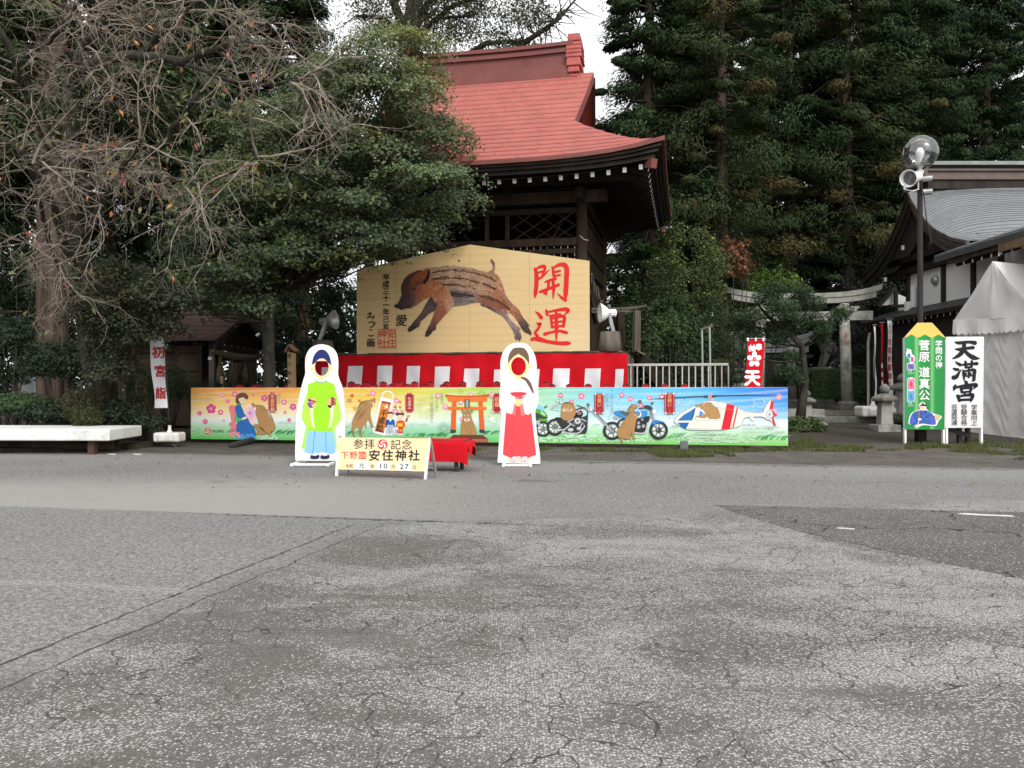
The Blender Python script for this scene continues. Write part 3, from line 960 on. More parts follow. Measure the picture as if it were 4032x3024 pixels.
m = MB(); m.beam(K(-3.5, CB[0] + .35, 5.7), K(-3.0, CB[0] + .35, 6.6), .03, .16, (VV.x, VV.y, 0)); m.build('loose_plank', M_BROWNWOOD, hall)
# carved panel left of the struts
m = MB()
for i in range(22):
    x = -7.0 + 1.6 * random.random(); z = 5.95 + .55 * random.random()
    m.tube([K(x, CB[0] - .03, z), K(x + .15, CB[0] - .05, z + random.uniform(-.08, .1)), K(x + .28, CB[0] - .03, z + random.uniform(-.1, .1))], [.02, .035, .015], 5)
m.build('carved_panel', M_DARKWOOD, hall)
# side walls with upright bars, rear wall of boards
for a in CA:
    for z, ht in ((5.7, .2), (5.1, .14), (6.6, .14)): kbeam('side_rail', a, CB[0], a, CB[1], z, .13, ht)
    nb = 18
    for i in range(1, nb):
        b = CB[0] + (CB[1] - CB[0]) * i / nb
        m = MB(); m.beam(K(a, b, 5.18), K(a, b, 6.6), .05, .05, (1, 0, 0)); m.build('upright_bar', M_BROWNWOOD, hall)
    m = MB(); m.beam(K(a + .06, CB[0] + .1, 5.0), K(a + .06, CB[0] + 3.4, 3.6), .07, .16); m.build('side_brace', M_BROWNWOOD, hall)
nb = 26
for i in range(nb):
    a = CA[1] + (CA[0] - CA[1]) * (i + .5) / nb
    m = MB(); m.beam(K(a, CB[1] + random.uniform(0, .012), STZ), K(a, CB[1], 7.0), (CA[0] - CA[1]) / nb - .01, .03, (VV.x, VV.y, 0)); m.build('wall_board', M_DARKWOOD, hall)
for i in range(12):
    b = 5.2 + (CB[1] - 5.2) * (i + .5) / 12
    m = MB(); m.beam(K(CA[0] - .02, b, STZ), K(CA[0] - .02, b, 5.0), .26, .03, (UU.x, UU.y, 0)); m.build('wall_board', M_BROWNWOOD, hall)
m = MB(); m.beam(K(CA[1], 5.5, 7.3), K(CA[0], 5.5, 7.3), 6.0, .04); m.build('ceiling', M_DARKWOOD, hall)
for x, z1 in ((-4.3, 5.4), (-3.2, 5.4)): plumb('inner_post', x, 4.4, STZ, z1, .04, M_GREYWOOD, 8)
m = MB(); m.beam(K(-4.0, 3.6, 4.6), K(-3.3, 3.6, 5.4), .03, .12, (VV.x, VV.y, 0)); m.build('inner_brace', M_BROWNWOOD, hall)
# stage
m = MB(); m.hexa([K(-10.5, .97, 2.28), K(-1.1, .97, 2.28), K(-1.1, 9.0, 2.28), K(-10.5, 9.0, 2.28)], [K(-10.5, .97, STZ), K(-1.1, .97, STZ), K(-1.1, 9.0, STZ), K(-10.5, 9.0, STZ)]); m.build('stage_floor', M_GREYWOOD, hall)
m = MB(); m.hexa([K(-10.4, 1.25, .05), K(-1.35, 1.25, .05), K(-1.35, 8.8, .05), K(-10.4, 8.8, .05)], [K(-10.4, 1.25, 2.28), K(-1.35, 1.25, 2.28), K(-1.35, 8.8, 2.28), K(-10.4, 8.8, 2.28)]); m.build('stage_base', M_DARKWOOD, hall)
for i in range(34):
    a = -10.45 + 9.3 * (i + .5) / 34
    m = MB(); m.beam(K(a, .90 + random.uniform(0, .04), STZ + .012 + random.uniform(0, .012)), K(a, 2.3, STZ + .014), 9.3 / 34 - .012, .03); m.build('floor_plank', M_GREYWOOD, hall)
for i in range(9):
    b = 1.1 + i * .42
    m = MB(); m.beam(K(-1.16, b, .1), K(-1.13, b, 2.27), .05, .22 + random.uniform(-.03, .08), (UU.x, UU.y, 0)); m.build('side_plank', M_GREYWOOD if i % 2 else M_BROWNWOOD, hall)
# wooden gate with an upswept lintel and the stair beside the stage
gate = thing('wooden_gate', 'weathered grey timber gate frame with upswept lintel at right edge of the stage', 'gate', P(2505, 1385, 25.4))
m = MB(); m.tube([P(2505, 1388, 25.4), P(2508, 1222, 25.4)], .125, 6); m.build('post', M_GREYWOOD, gate)
m = MB(); m.tube([P(2442, 1388, 26.3), P(2442, 1226, 26.3)], .14, 6); m.build('post', M_BROWNWOOD, gate)
m = MB(); q = [P(2330, 1218, 25.7), P(2440, 1216, 25.6), P(2500, 1213, 25.4), P(2545, 1204, 25.3)]
for p, r in zip(q, q[1:]): m.beam(p, r, .22, .08)
m.build('lintel', M_GREYWOOD, gate)
m = MB(); m.beam(P(2330, 1228, 25.7), P(2520, 1224, 25.4), .14, .07); m.build('tie', M_GREYWOOD, gate)
stair = thing('wooden_stair', 'dark timber stair descending from the stage behind the railing', 'stair', P(2600, 1600, 25.0))
for dx, dy in ((0, 0), (.0, 1.5)):
    m = MB(); m.beam(P(2520, 1400, 25.2) + Vector((dx, dy, 0)), P(2680, 1600, 24.6) + Vector((dx, dy, 0)), .10, .34); m.build('stringer', M_DARKWOOD, stair)
for i in range(8):
    f = (i + .7) / 8.6; c = P(2520, 1395, 25.2).lerp(P(2680, 1595, 24.6), f)
    m = MB(); m.box(c + Vector((0, .75, 0)), (.30, 1.42, .05)); m.build('tread', M_BROWNWOOD, stair)
m = MB(); m.beam(P(2505, 1382, 25.0), P(2535, 1398, 25.0), .5, .05); m.build('landing_board', M_GREYWOOD, stair)

# ---------------------------------------------------------------- striped curtain along the stage front
def curt(a, z):
    f = .06 * math.sin(a * 2.3 + .6 * math.sin(a * 1.1)) + .03 * math.sin(a * 6.1 + z * 2) + .022 * math.sin(a * 11 + 3 * z)
    return K(a, .84 + f * (2.36 - z) * .9, z)
cu = thing('striped_curtain', 'red and white festival curtain hung along the front of the raised stage', 'curtain', K(-5.8, .85, 1.3))
A0, A1 = -10.5, -1.0
ztop = lambda a: 2.35 - .015 * abs(math.sin(a * 1.9)) - .01 * math.sin(a * 5)
m = MB(); m.grid(lambda u, v: curt(A0 + (A1 - A0) * u, .32 + (ztop(A0 + (A1 - A0) * u) - .32) * v), 190, 14)
m.build('cloth', M_REDCLOTH, cu, True)
def cur_a(x):
    """column x of the curtain plane"""
    t_ = (x - CX) / F
    return (t_ * (EC.y + VV.y * .84) - EC.x - VV.x * .84) / (UU.x - t_ * UU.y)
for x0, x1, yt in ((1268, 1322, 1446), (1374, 1430, 1441), (1488, 1545, 1440), (1602, 1655, 1441), (1714, 1774, 1443), (1829, 1888, 1451), (1946, 1990, 1455), (2090, 2126, 1453), (2180, 2244, 1451), (2304, 2366, 1451), (2424, 2457, 1453)):
    a0, a1 = cur_a(x0), cur_a(x1)
    Yc = EC.y + UU.y * a0 + VV.y * .84
    zt = EYE - (yt - HY) / F * Yc
    m = MB()
    m.grid(lambda u, v: curt(a0 + (a1 - a0) * u - .10 * (1 - v), .34 + (zt - .34) * v) - VV * .012, 10, 12)
    m.build('white_stripe', M_WHITECLOTH, cu, True)
m = MB(); m.beam(K(A0 - .1, .88, 2.365), K(A1 + .05, .88, 2.365), .03, .03); m.build('hanging_rail', M_BROWNWOOD, cu)
lw = thing('light_string', 'thin string of hanging wires along the right side of the hall', 'light string', K(-2.2, 2.3, 5.0))
m = MB()
pr = None
for i in range(14):
    q = K(-2.26 + .02 * i, 2.4 + i * .13, 4.95 - .07 * i - .1 * math.sin(i * 1.3))
    if pr is not None: m.tube([pr, q], .008, 4)
    if i % 2: m.tube([q, q - Vector((0, 0, .22 + .15 * random.random()))], .006, 4)
    pr = q
m.build('wire', M_STEEL, lw)
m = MB(); m.tube([K(-2.5, 2.34, 5.86), K(-2.36, 2.33, 5.74), K(-2.25, 2.36, 5.72)], .012, 5); m.build('tie_cord', M_WHITECLOTH, lw)
# ---------------------------------------------------------------- giant votive board with the piglet
def wood_print(name, c, c2, sc=(.35, 1, 9)):
    t = NT(name)
    v = t.mapping(sc)
    n = t.noise(1.6, v, 6, .6, .8)
    wv = t.n('TexWave', wave_type='BANDS', bands_direction='Z')
    wv.inputs['Scale'].default_value = .55; wv.inputs['Distortion'].default_value = 5.0; wv.inputs['Detail'].default_value = 3; wv.inputs['Detail Scale'].default_value = .6
    wv.inputs['Scale'].default_value = .17
    t.l(v, wv.inputs['Vector'])
    k = t.step(wv.outputs[0], .40, 1.0, 0, .20)
    out = t.mix(k, c, c2)
    out = t.mix(t.step(n, .35, .7, 0, .4), out, tuple(min(1, x * 1.12) for x in c))
    out = t.mix(t.step(t.noise(.45, None, 4), .5, .7, 0, .16), out, (.85, .78, .62))
    return t.col(out, .42, .4)
M_EMA = wood_print('printed_wood_grain', tuple(v * .80 for v in lin('#e4c68e')), tuple(v * .80 for v in lin('#cfa868')))
BE = Board(1404.4, 24.24, 2321, 23.0)
ema = thing('votive_board', 'giant house shaped votive board with a leaping striped piglet and large red characters', 'votive board', BE.pt(1850, 1390))
out = [(1404.6, 1399.5), (1404, 1061), (1851, 962.5), (2321, 1026.5), (2322, 1382.5)]
m = MB(); m.prism([out], lambda x, y, o: BE.pt(x, y, o), 0, -.07); m.build('board', M_EMA, ema)
m = MB()
for q0, q1 in (((1404.6, 1399.5), (2322, 1382.5)),):
    m.beam(BE.pt(*q0, .02) - Vector((0, 0, .03)), BE.pt(*q1, .02) - Vector((0, 0, .03)), .11, .05)
m.build('sill', M_DARKWOOD, ema)
for x in (1560, 1850, 2085): m = MB(); m.beam(BE.pt(x, 1395, .0012), BE.pt(x, 990 if x != 1560 else 1030, .0012), .008, .004, (BE.n.x, BE.n.y, 0)); m.build('panel_seam', surf('seam', (.42, .33, .19), bump=0) if 'seam' not in bpy.data.materials else bpy.data.materials['seam'], ema)
for x in (1480, 2250):
    m = MB(); m.beam(BE.pt(x, 1392, -.08), BE.pt(x, 1060, -.08), .09, .09, (1, 0, 0)); m.beam(BE.pt(x, 1150, -.1), BE.pt(x, 1388, -1.1), .08, .08); m.build('rear_brace', M_BROWNWOOD, ema)

def in_poly(pts, poly):
    x, y = pts[:, 0], pts[:, 1]; c = np.zeros(len(pts), bool)
    q = np.asarray(poly); j = len(q) - 1
    for i in range(len(q)):
        xi, yi, xj, yj = q[i, 0], q[i, 1], q[j, 0], q[j, 1]
        with np.errstate(divide='ignore', invalid='ignore'):
            c ^= ((yi > y) != (yj > y)) & (x < (xj - xi) * (y - yi) / (yj - yi) + xi)
        j = i
    return c
EV = (1390, 950, 2.3284)
pp = Print(BE, *EV, step=.0002)
def fur(p, outline, blobs, n, L, seed, edge=None):
    """a furry shape: base colour field in small cells, then thousands of fine strokes along the lie of the hair"""
    rg = np.random.default_rng(seed)
    ol = spline(outline, True, 4)
    bl = np.array([b[:3] for b in blobs], float); bc = np.minimum(np.array([ink(b[3]) for b in blobs]) * np.array([1.55, 1.30, 1.18]) + .012, .8); ba = np.array([R(b[4]) for b in blobs])
    def field(q):
        d2 = ((q[:, None, :] - bl[None, :, :2]) ** 2).sum(2) / bl[None, :, 2] ** 2
        wt = np.exp(-np.minimum(d2, 60)) + 1e-9 / (1 + d2)
        wt /= wt.sum(1)[:, None]
        return wt @ bc, np.arctan2(wt @ np.sin(ba), wt @ np.cos(ba))
    p.poly(ol, tuple(field(np.array(ol).mean(0)[None])[0][0]))
    lo, hi = np.min(ol, 0), np.max(ol, 0)
    for lay, (cnt, ln, wd, jit) in enumerate(((n // 2, L * 1.5, L * .42, .15), (n, L * 1.1, L * .20, .5))):
        q = rg.uniform(lo, hi, (cnt * 4, 2)); q = q[in_poly(q, ol)][:cnt]
        c, a = field(q)
        a = a + rg.normal(0, .22, len(q))
        c = np.clip(c * (1 + rg.uniform(-jit, jit * 1.6, (len(q), 1))), 0, .8)
        d = np.stack([np.cos(a), np.sin(a)], 1); nn = np.stack([-d[:, 1], d[:, 0]], 1)
        ll = ln * rg.uniform(.6, 1.3, len(q))[:, None]; ww = wd / 2
        tip = q + d * ll * .5; tail = q - d * ll * .5
        if lay == 0:
            inside = in_poly(tip, ol); tip[~inside] = q[~inside]
            inside = in_poly(tail, ol); tail[~inside] = q[~inside]
        p.off += p.step
        for i in range(len(q)):
            p.mb.cur = tuple(c[i])
            p.mb.add([p.at(tail[i] + nn[i] * ww), p.at(tail[i] - nn[i] * ww), p.at(tip[i])], [(0, 1, 2)])
DK, GR = '#37302f', '#6b6360'
# far legs
fur(pp, [(735, 485), (690, 540), (655, 600), (625, 655), (575, 715), (530, 770), (505, 798), (503, 824), (525, 830), (545, 812), (562, 805), (592, 788), (606, 784), (612, 740), (650, 710), (705, 660), (765, 620), (800, 520)],
    [(740, 540, 70, '#4a4442', 125), (660, 640, 70, '#645a57', 130), (585, 740, 50, '#5b5250', 135), (525, 805, 40, '#332d30', 140)], 1500, 26, 1)
fur(pp, [(1170, 580), (1230, 610), (1300, 650), (1372, 690), (1412, 740), (1452, 800), (1480, 850), (1487, 895), (1498, 910), (1510, 890), (1524, 914), (1542, 890), (1542, 856), (1522, 822), (1538, 812), (1500, 772), (1462, 740), (1432, 700), (1410, 640), (1350, 560), (1240, 540)],
    [(1250, 600, 80, '#5a504e', 35), (1370, 650, 60, '#8d7c76', 40), (1440, 760, 60, '#a3959a', 60), (1500, 840, 45, '#85797c', 60), (1510, 895, 30, '#4a4347', 70)], 1700, 26, 2)
# trunk, near hind leg and tail
fur(pp, [(640, 268), (720, 240), (830, 228), (950, 227), (1060, 240), (1150, 262), (1215, 281), (1252, 283), (1274, 258), (1282, 225), (1274, 190), (1257, 163), (1272, 166), (1290, 185), (1304, 215), (1302, 250), (1297, 284), (1332, 320), (1362, 370), (1382, 430), (1405, 500), (1440, 550), (1482, 590), (1530, 640), (1552, 690), (1590, 735), (1614, 766), (1616, 778), (1602, 776), (1626, 815), (1638, 854), (1618, 856), (1600, 846), (1570, 830), (1540, 790), (1518, 745), (1478, 692), (1438, 660), (1400, 640), (1300, 620), (1200, 572), (1110, 566), (1020, 585), (920, 598), (800, 600), (720, 495), (660, 420)],
    [(720, 300, 60, '#a98a70', 5), (830, 262, 55, '#c3ab90', 5), (990, 245, 60, '#bda78e', 10), (1130, 275, 55, '#9d7d66', 18), (840, 300, 34, '#5f4033', 4), (980, 285, 40, '#6c4a3a', 10), (1110, 310, 38, '#5e4134', 15),
     (790, 335, 34, '#c9ae90', 2), (920, 330, 40, '#cdb496', 8), (1060, 345, 40, '#c8ad90', 14), (1190, 330, 45, '#a98a70', 25), (1290, 320, 45, '#94755f', 45), (800, 385, 34, '#6f4938', 0), (930, 375, 40, '#6a4535', 8), (1080, 390, 42, '#6f4a38', 12), (1230, 385, 40, '#7b5542', 28),
     (880, 415, 34, '#c4a182', 4), (1010, 415, 38, '#cbab8c', 8), (1150, 430, 45, '#c39c7e', 18), (1290, 420, 50, '#ad8064', 40), (740, 430, 60, '#a56f4a', 20), (760, 380, 40, '#9f7350', 10),
     (900, 470, 50, '#5f5a58', 3), (1020, 470, 55, '#66605d', 5), (1130, 500, 55, '#6b5f5a', 12), (960, 530, 55, '#6d6765', 3), (1080, 545, 50, '#827a76', 8), (860, 560, 50, '#75706c', 0), (1190, 480, 40, '#9a6a50', 25),
     (1230, 540, 55, '#77503f', 35), (1330, 500, 60, '#9b6b50', 45), (1380, 580, 50, '#7a4f3c', 45), (1450, 620, 45, '#a06e52', 50), (1500, 680, 40, '#8a5f4b', 50), (1550, 750, 36, '#5c4640', 50), (1600, 815, 40, '#38302f', 50), (1285, 240, 30, '#8f7a6c', -70), (1268, 180, 26, '#4e4440', -70)], 7000, 26, 3)
def furpath(p, path, wd, c, n, L, seed):
    rg_ = random.Random(seed); q = [Vector(v) for v in spline(path, False, 8)]
    base = np.array(ink(c)); p.off += p.step
    for _ in range(n):
        f = rg_.random() * (len(q) - 1.01); i = int(f); d = (q[i + 1] - q[i]).normalized(); nn = Vector((-d.y, d.x))
        taper = min(1, 4 * min(f, len(q) - 1 - f) / len(q) + .25)
        c_ = q[i].lerp(q[i + 1], f - i) + nn * rg_.gauss(0, wd * .30 * taper)
        a = rg_.gauss(0, .16); d = Vector((d.x * math.cos(a) - d.y * math.sin(a), d.x * math.sin(a) + d.y * math.cos(a))); nn = Vector((-d.y, d.x))
        ll = L * rg_.uniform(.6, 1.3); k = rg_.uniform(.72, 1.25)
        p.mb.cur = tuple(np.clip(base * k, 0, .8))
        p.mb.add([p.at(c_ - d * ll / 2 + nn * 2.2), p.at(c_ - d * ll / 2 - nn * 2.2), p.at(c_ + d * ll / 2)], [(0, 1, 2)])
CRM, BRN = '#c6a68a', '#76513f'
for path, wd, c, n in (([(720, 262), (830, 240), (950, 240), (1080, 262), (1200, 292)], 26, CRM, 520), ([(735, 285), (850, 268), (980, 268), (1100, 292), (1230, 325), (1310, 370)], 26, BRN, 520),
    ([(760, 310), (880, 296), (1000, 300), (1120, 326), (1240, 365), (1330, 410)], 30, CRM, 620), ([(740, 345), (850, 335), (980, 340), (1110, 370), (1240, 410), (1310, 440)], 28, BRN, 560), ([(790, 372), (900, 366), (1020, 378), (1140, 404), (1250, 440)], 28, CRM, 520),
    ([(800, 398), (900, 400), (1020, 414), (1150, 446)], 22, BRN, 360), ([(850, 424), (960, 424), (1080, 440), (1200, 474), (1290, 500)], 24, CRM, 400), ([(1180, 505), (1280, 530), (1370, 575), (1440, 630)], 26, '#6e4636', 300), ([(1330, 450), (1390, 510), (1450, 580), (1520, 660)], 18, '#c09478', 260),
    ([(880, 480), (980, 492), (1100, 500)], 40, '#4c4744', 420), ([(940, 560), (1040, 556), (1110, 548)], 26, '#8d8580', 260), ([(620, 400), (680, 420), (740, 470)], 30, '#c08a60', 260)):
    furpath(pp, path, wd * 1.15, c, int(n * .8), 30, int(wd * n))
# near front leg
fur(pp, [(760, 420), (800, 400), (850, 430), (890, 480), (915, 540), (915, 600), (880, 640), (840, 680), (800, 730), (762, 770), (758, 805), (745, 820), (736, 806), (722, 838), (690, 872), (663, 868), (668, 832), (684, 800), (702, 768), (724, 712), (745, 650), (770, 600), (772, 530)],
    [(800, 450, 60, '#b87a50', 80), (850, 530, 60, '#bd8a68', 70), (890, 590, 40, '#c7a48a', 100), (810, 600, 50, '#8d5f48', 115), (770, 690, 45, '#93654b', 120), (720, 770, 40, '#6d5044', 120), (690, 845, 40, '#332d2e', 115), (748, 800, 24, '#3a3232', 115)], 2600, 24, 4)
# head
fur(pp, [(648, 275), (600, 268), (555, 285), (505, 310), (468, 350), (446, 395), (440, 440), (446, 480), (438, 515), (408, 570), (382, 582), (383, 602), (425, 618), (450, 630), (470, 614), (500, 615), (525, 608), (560, 590), (612, 562), (660, 530), (722, 495), (740, 430), (720, 340)],
    [(420, 595, 34, '#2e2a2e', 200), (470, 590, 40, '#403638', 200), (460, 500, 45, '#3d3231', 240), (520, 520, 45, '#574340', 230), (470, 420, 50, '#463530', 250), (540, 430, 50, '#6b4535', 240), (500, 340, 50, '#513a33', 300), (560, 300, 45, '#5a4038', 340), (600, 450, 45, '#8f5a3c', 60), (650, 500, 50, '#a46c48', 50), (690, 430, 60, '#a76f4a', 60), (600, 560, 35, '#8a6a55', 210)], 3000, 22, 5)
fur(pp, [(540, 400), (535, 360), (555, 320), (600, 290), (650, 268), (690, 255), (702, 280), (690, 320), (660, 360), (620, 392), (575, 405)],
    [(580, 360, 50, '#8d4f33', 340), (630, 320, 50, '#9a5636', 330), (600, 395, 30, '#3a2c2a', 350)], 900, 20, 6)
fur(pp, [(640, 372), (668, 340), (684, 300), (690, 262), (703, 268), (704, 310), (690, 350), (660, 385)], [(680, 320, 50, '#211d20', 290)], 300, 18, 7)
pp.ell(560, 432, 17, 11, '#1d1a1c', .2); pp.ell(556, 428, 4, 3, '#c9c4c0')
pp.stroke([(478, 605), (520, 585), (560, 555)], [2, 5, 2], '#2a2324'); pp.ell(402, 592, 6, 9, '#191618', .5)
pp.build('piglet_picture', ema)
RED = '#e01b22'
pp.view(1700, 700, 2.212)
for pts, ws in (([(893, 783), (905, 800), (913, 850), (912, 930), (905, 1000), (898, 1048)], [6, 20, 27, 26, 26, 4]),
    ([(905, 795), (945, 774), (980, 772), (985, 800), (962, 842)], [10, 18, 24, 18, 8]), ([(930, 824), (975, 810)], [13, 13]), ([(918, 888), (965, 858), (1008, 815), (1028, 798)], [14, 15, 9, 2]),
    ([(1045, 772), (1058, 795), (1062, 850)], [5, 18, 17]), ([(1055, 785), (1110, 757), (1155, 757), (1176, 790), (1174, 880), (1168, 1000), (1164, 1076)], [10, 21, 28, 30, 29, 30, 5]), ([(1165, 1062), (1130, 1040), (1096, 1003)], [22, 16, 3]),
    ([(1070, 820), (1118, 810)], [14, 13]), ([(1065, 855), (1118, 845)], [14, 13]), ([(985, 908), (1030, 890), (1078, 878)], [8, 15, 18]), ([(945, 992), (1010, 968), (1060, 950), (1107, 930)], [16, 16, 18, 18]),
    ([(1020, 898), (1014, 960), (990, 1012)], [17, 17, 10]), ([(1000, 1010), (965, 990), (948, 985)], [14, 12, 5]), ([(1055, 885), (1063, 960), (1058, 1052)], [17, 22, 5]),
    ([(903, 1163), (930, 1185), (955, 1215)], [4, 18, 24]), ([(917, 1262), (935, 1275), (950, 1268), (930, 1310), (902, 1350), (925, 1385), (875, 1408)], [8, 20, 14, 16, 18, 16, 20]),
    ([(870, 1400), (930, 1403), (1010, 1425), (1110, 1440), (1180, 1440), (1210, 1440)], [12, 30, 20, 22, 26, 8]),
    ([(998, 1153), (1008, 1188)], [14, 20]), ([(1008, 1168), (1090, 1152), (1165, 1143), (1190, 1158), (1160, 1190)], [10, 16, 24, 22, 4]),
    ([(1030, 1203), (1120, 1186)], [14, 13]), ([(1040, 1222), (1050, 1300)], [15, 16]), ([(1040, 1225), (1100, 1212), (1155, 1208), (1148, 1292)], [13, 14, 21, 19]), ([(1060, 1260), (1138, 1248)], [12, 12]), ([(1052, 1298), (1146, 1288)], [13, 13]),
    ([(985, 1360), (1040, 1345), (1110, 1332), (1176, 1348)], [20, 14, 16, 18]), ([(1085, 1160), (1088, 1300), (1086, 1420)], [15, 24, 5])):
    pp.stroke(pts, [w_ * 1.42 for w_ in ws], RED, k=6)
pp.build('red_lettering', ema)
pp.view(*EV)
BLK = '#1d1a18'
pp.text('平成三十一年', 304, 332, 62, BLK, True, .03, 1.02)
pp.text('己亥', 304, 716, 60, BLK, True, .03, 1.15)
pp.text('愛', 446, 728, 104, BLK, True, .02, shear=.05)
for pts, ws in (([(135, 668), (165, 655), (150, 690), (128, 705), (150, 695), (200, 700)], [8, 12, 11, 9, 8, 7]), ([(190, 680), (180, 715)], [9, 6]),
                ([(140, 745), (180, 738), (200, 755), (175, 785), (150, 790)], [7, 11, 12, 9, 4]), ([(150, 815), (170, 810), (180, 822)], [8, 9, 4]), ([(140, 855), (160, 868), (190, 862)], [5, 11, 8])):
    pp.stroke(pts, ws, BLK)
pp.text('画', 165, 930, 78, BLK, True, .03)
pp.build('black_lettering', ema)
SEAL = '#d2392e'
for q in ([(230, 808), (390, 806)], [(390, 806), (393, 976)], [(393, 976), (232, 977)], [(232, 977), (230, 808)]): pp.stroke(q, 4, SEAL)
for ch, x, y in (('安', 350, 850), ('住', 350, 934), ('神', 272, 850), ('社', 272, 934)): pp.text(ch, x, y, 80, SEAL, bold=.004)
pp.build('seal', ema)

# ---------------------------------------------------------------- long picture banner
BB = Board(752, 21.1, 3102, 18.6)
ban = thing('picture_banner', 'long low picture banner with boars, motorcycles, torii and helicopter', 'banner', BB.pt(1950, 1745))
m = MB(); m.prism([[(752, 1526.4), (3102, 1524.6), (3102.5, 1755.5), (753, 1728.5)]], lambda x, y, o: BB.pt(x, y, o), 0, -.05); soft(m.build('panel', M_WHITE, ban), .004)
ytop = lambda f: 1526.4 + (1524.6 - 1526.4) * f
ybot = lambda f: 1728.5 + (1755.5 - 1728.5) * f
GRADS = [(0.0, ['#ee9a4e', '#f6b555', '#fbd27c', '#f8e2b4', '#eef1ea', '#b9dfb9', '#62bd55']), (.12, ['#ec9a50', '#f6ba58', '#fcd685', '#fbe8c0', '#eaf1ee', '#b4ddb9', '#5fbd58']),
         (.26, ['#eeb73f', '#f1c24e', '#f6d77c', '#f3e9b8', '#e6f0e8', '#aedcbb', '#63be66']), (.38, ['#dcd348', '#e2d85f', '#e4e290', '#e8efc6', '#e2f0e6', '#a5dab8', '#67c46a']),
         (.50, ['#9fd35f', '#bede80', '#cbe89a', '#d8efc4', '#dff1ea', '#aadfb9', '#66c664']), (.60, ['#8ed8b0', '#a4e0c2', '#b0e6d0', '#c6eedf', '#dcf3ee', '#b0e2b8', '#6dc95c']),
         (.70, ['#6fcbe8', '#85d4ef', '#9adcf3', '#bfe6f6', '#e4f2f8', '#bfe8c6', '#78cc58']), (.82, ['#54bcef', '#6ec6f4', '#8ed2f7', '#bfe3fa', '#e8f2fb', '#c8ebcd', '#80cf5c']),
         (.92, ['#3f95e6', '#58aef2', '#63b8f6', '#aed7f8', '#ecf4fc', '#ccebcf', '#82d05e']), (1.0, ['#2f6fd0', '#3f86e0', '#4fa0ec', '#a6cdf5', '#eef3fb', '#cdebcf', '#7fce5a'])]
TS = [0, .14, .32, .5, .62, .75, 1.0]
GC = [(f, [np.array(ink(c)) for c in cs]) for f, cs in GRADS]
def ban_col(f, t):
    t2 = t + .045 * math.sin(f * 31 + 4 * math.sin(t * 17)) * math.sin(t * 40 + f * 9) * (t < .62)
    t2 = min(max(t2, 0), 1)
    i = max(k for k in range(len(GC)) if GC[k][0] <= f + 1e-9); i = min(i, len(GC) - 2)
    u = (f - GC[i][0]) / (GC[i + 1][0] - GC[i][0])
    j = max(k for k in range(len(TS)) if TS[k] <= t2 + 1e-9); j = min(j, len(TS) - 2)
    v = (t2 - TS[j]) / (TS[j + 1] - TS[j])
    c = (GC[i][1][j] * (1 - v) + GC[i][1][j + 1] * v) * (1 - u) + (GC[i + 1][1][j] * (1 - v) + GC[i + 1][1][j + 1] * v) * u
    s = max(0, math.sin(t * 55 + 2.2 * math.sin(f * 13) + f * 20) * math.sin(f * 17 + t * 6)) * .35 * (t < .6)
    return tuple(c * (1 - s) + np.array((.72, .73, .70)) * s)
class BannerPrint(Print):
    def view(s, *a):
        Print.view(s, *a); s.off = .0035
pb = BannerPrint(BB, 0, 0, 1, step=.00004)
pb.off += pb.step
NU, NV = 300, 44
for j in range(NV):
    for i in range(NU):
        q = []
        for u, v in ((i, j), (i + 1, j), (i + 1, j + 1), (i, j + 1)):
            f, t = u / NU, v / NV
            q.append(pb.at((752.3 + (3101.8 - 752.3) * f, ytop(f) + .4 + (ybot(f) - ytop(f) - .8) * t)))
        pb.mb.cur = ban_col((i + .5) / NU, (j + .5) / NV); pb.mb.add(q, [(0, 1, 2, 3)])
pb.build('background_print', ban)
V1, V2, V3, V4 = (740, 1500, 3.16), (1340, 1500, 3.16), (2040, 1500, 3.16), (2540, 1500, 3.6867)
TAN, TLN, HAIR = '#b58a58', '#5f4a2c', '#6b5340'
def flower(x, y, r, c, c2='#fbe3ea', rot=0.0, star=True):
    for k in range(5):
        a = rot + 2 * math.pi * k / 5 - math.pi / 2
        pb.ell(x + r * .52 * math.cos(a), y + r * .52 * math.sin(a), r * .50, r * .46, c, a, 12)
    pb.ell(x, y, r * .36, r * .36, c2 if not star else c, 0, 10)
    if star:
        for k in range(5):
            a = rot + 2 * math.pi * k / 5 + .63
            pb.stroke([(x, y), (x + r * .6 * math.cos(a), y + r * .6 * math.sin(a))], r * .09, c2, caps=False)
def grass(x0, x1, y, n, h, c='#2f8b45', seed=1):
    rg = random.Random(seed)
    for _ in range(n):
        x = rg.uniform(x0, x1); hh = h * rg.uniform(.6, 1.2); yy = y + rg.uniform(-8, 8)
        pb.stroke([(x, yy), (x + hh * .35, yy - hh * .45), (x + hh * 1.1, yy - hh * .62)], [h * .10, h * .09, 1], c, k=3, caps=False)
def pixels(x0, y0, x1, y1, n, c, s=13, seed=2):
    rg = random.Random(seed)
    for _ in range(n):
        x = rg.uniform(x0, x1); y = rg.uniform(y0, y1); a = s * rg.uniform(.7, 2.2); b = s * rg.uniform(.6, 1.1)
        pb.rect(x, y, x + a, y + b, c)
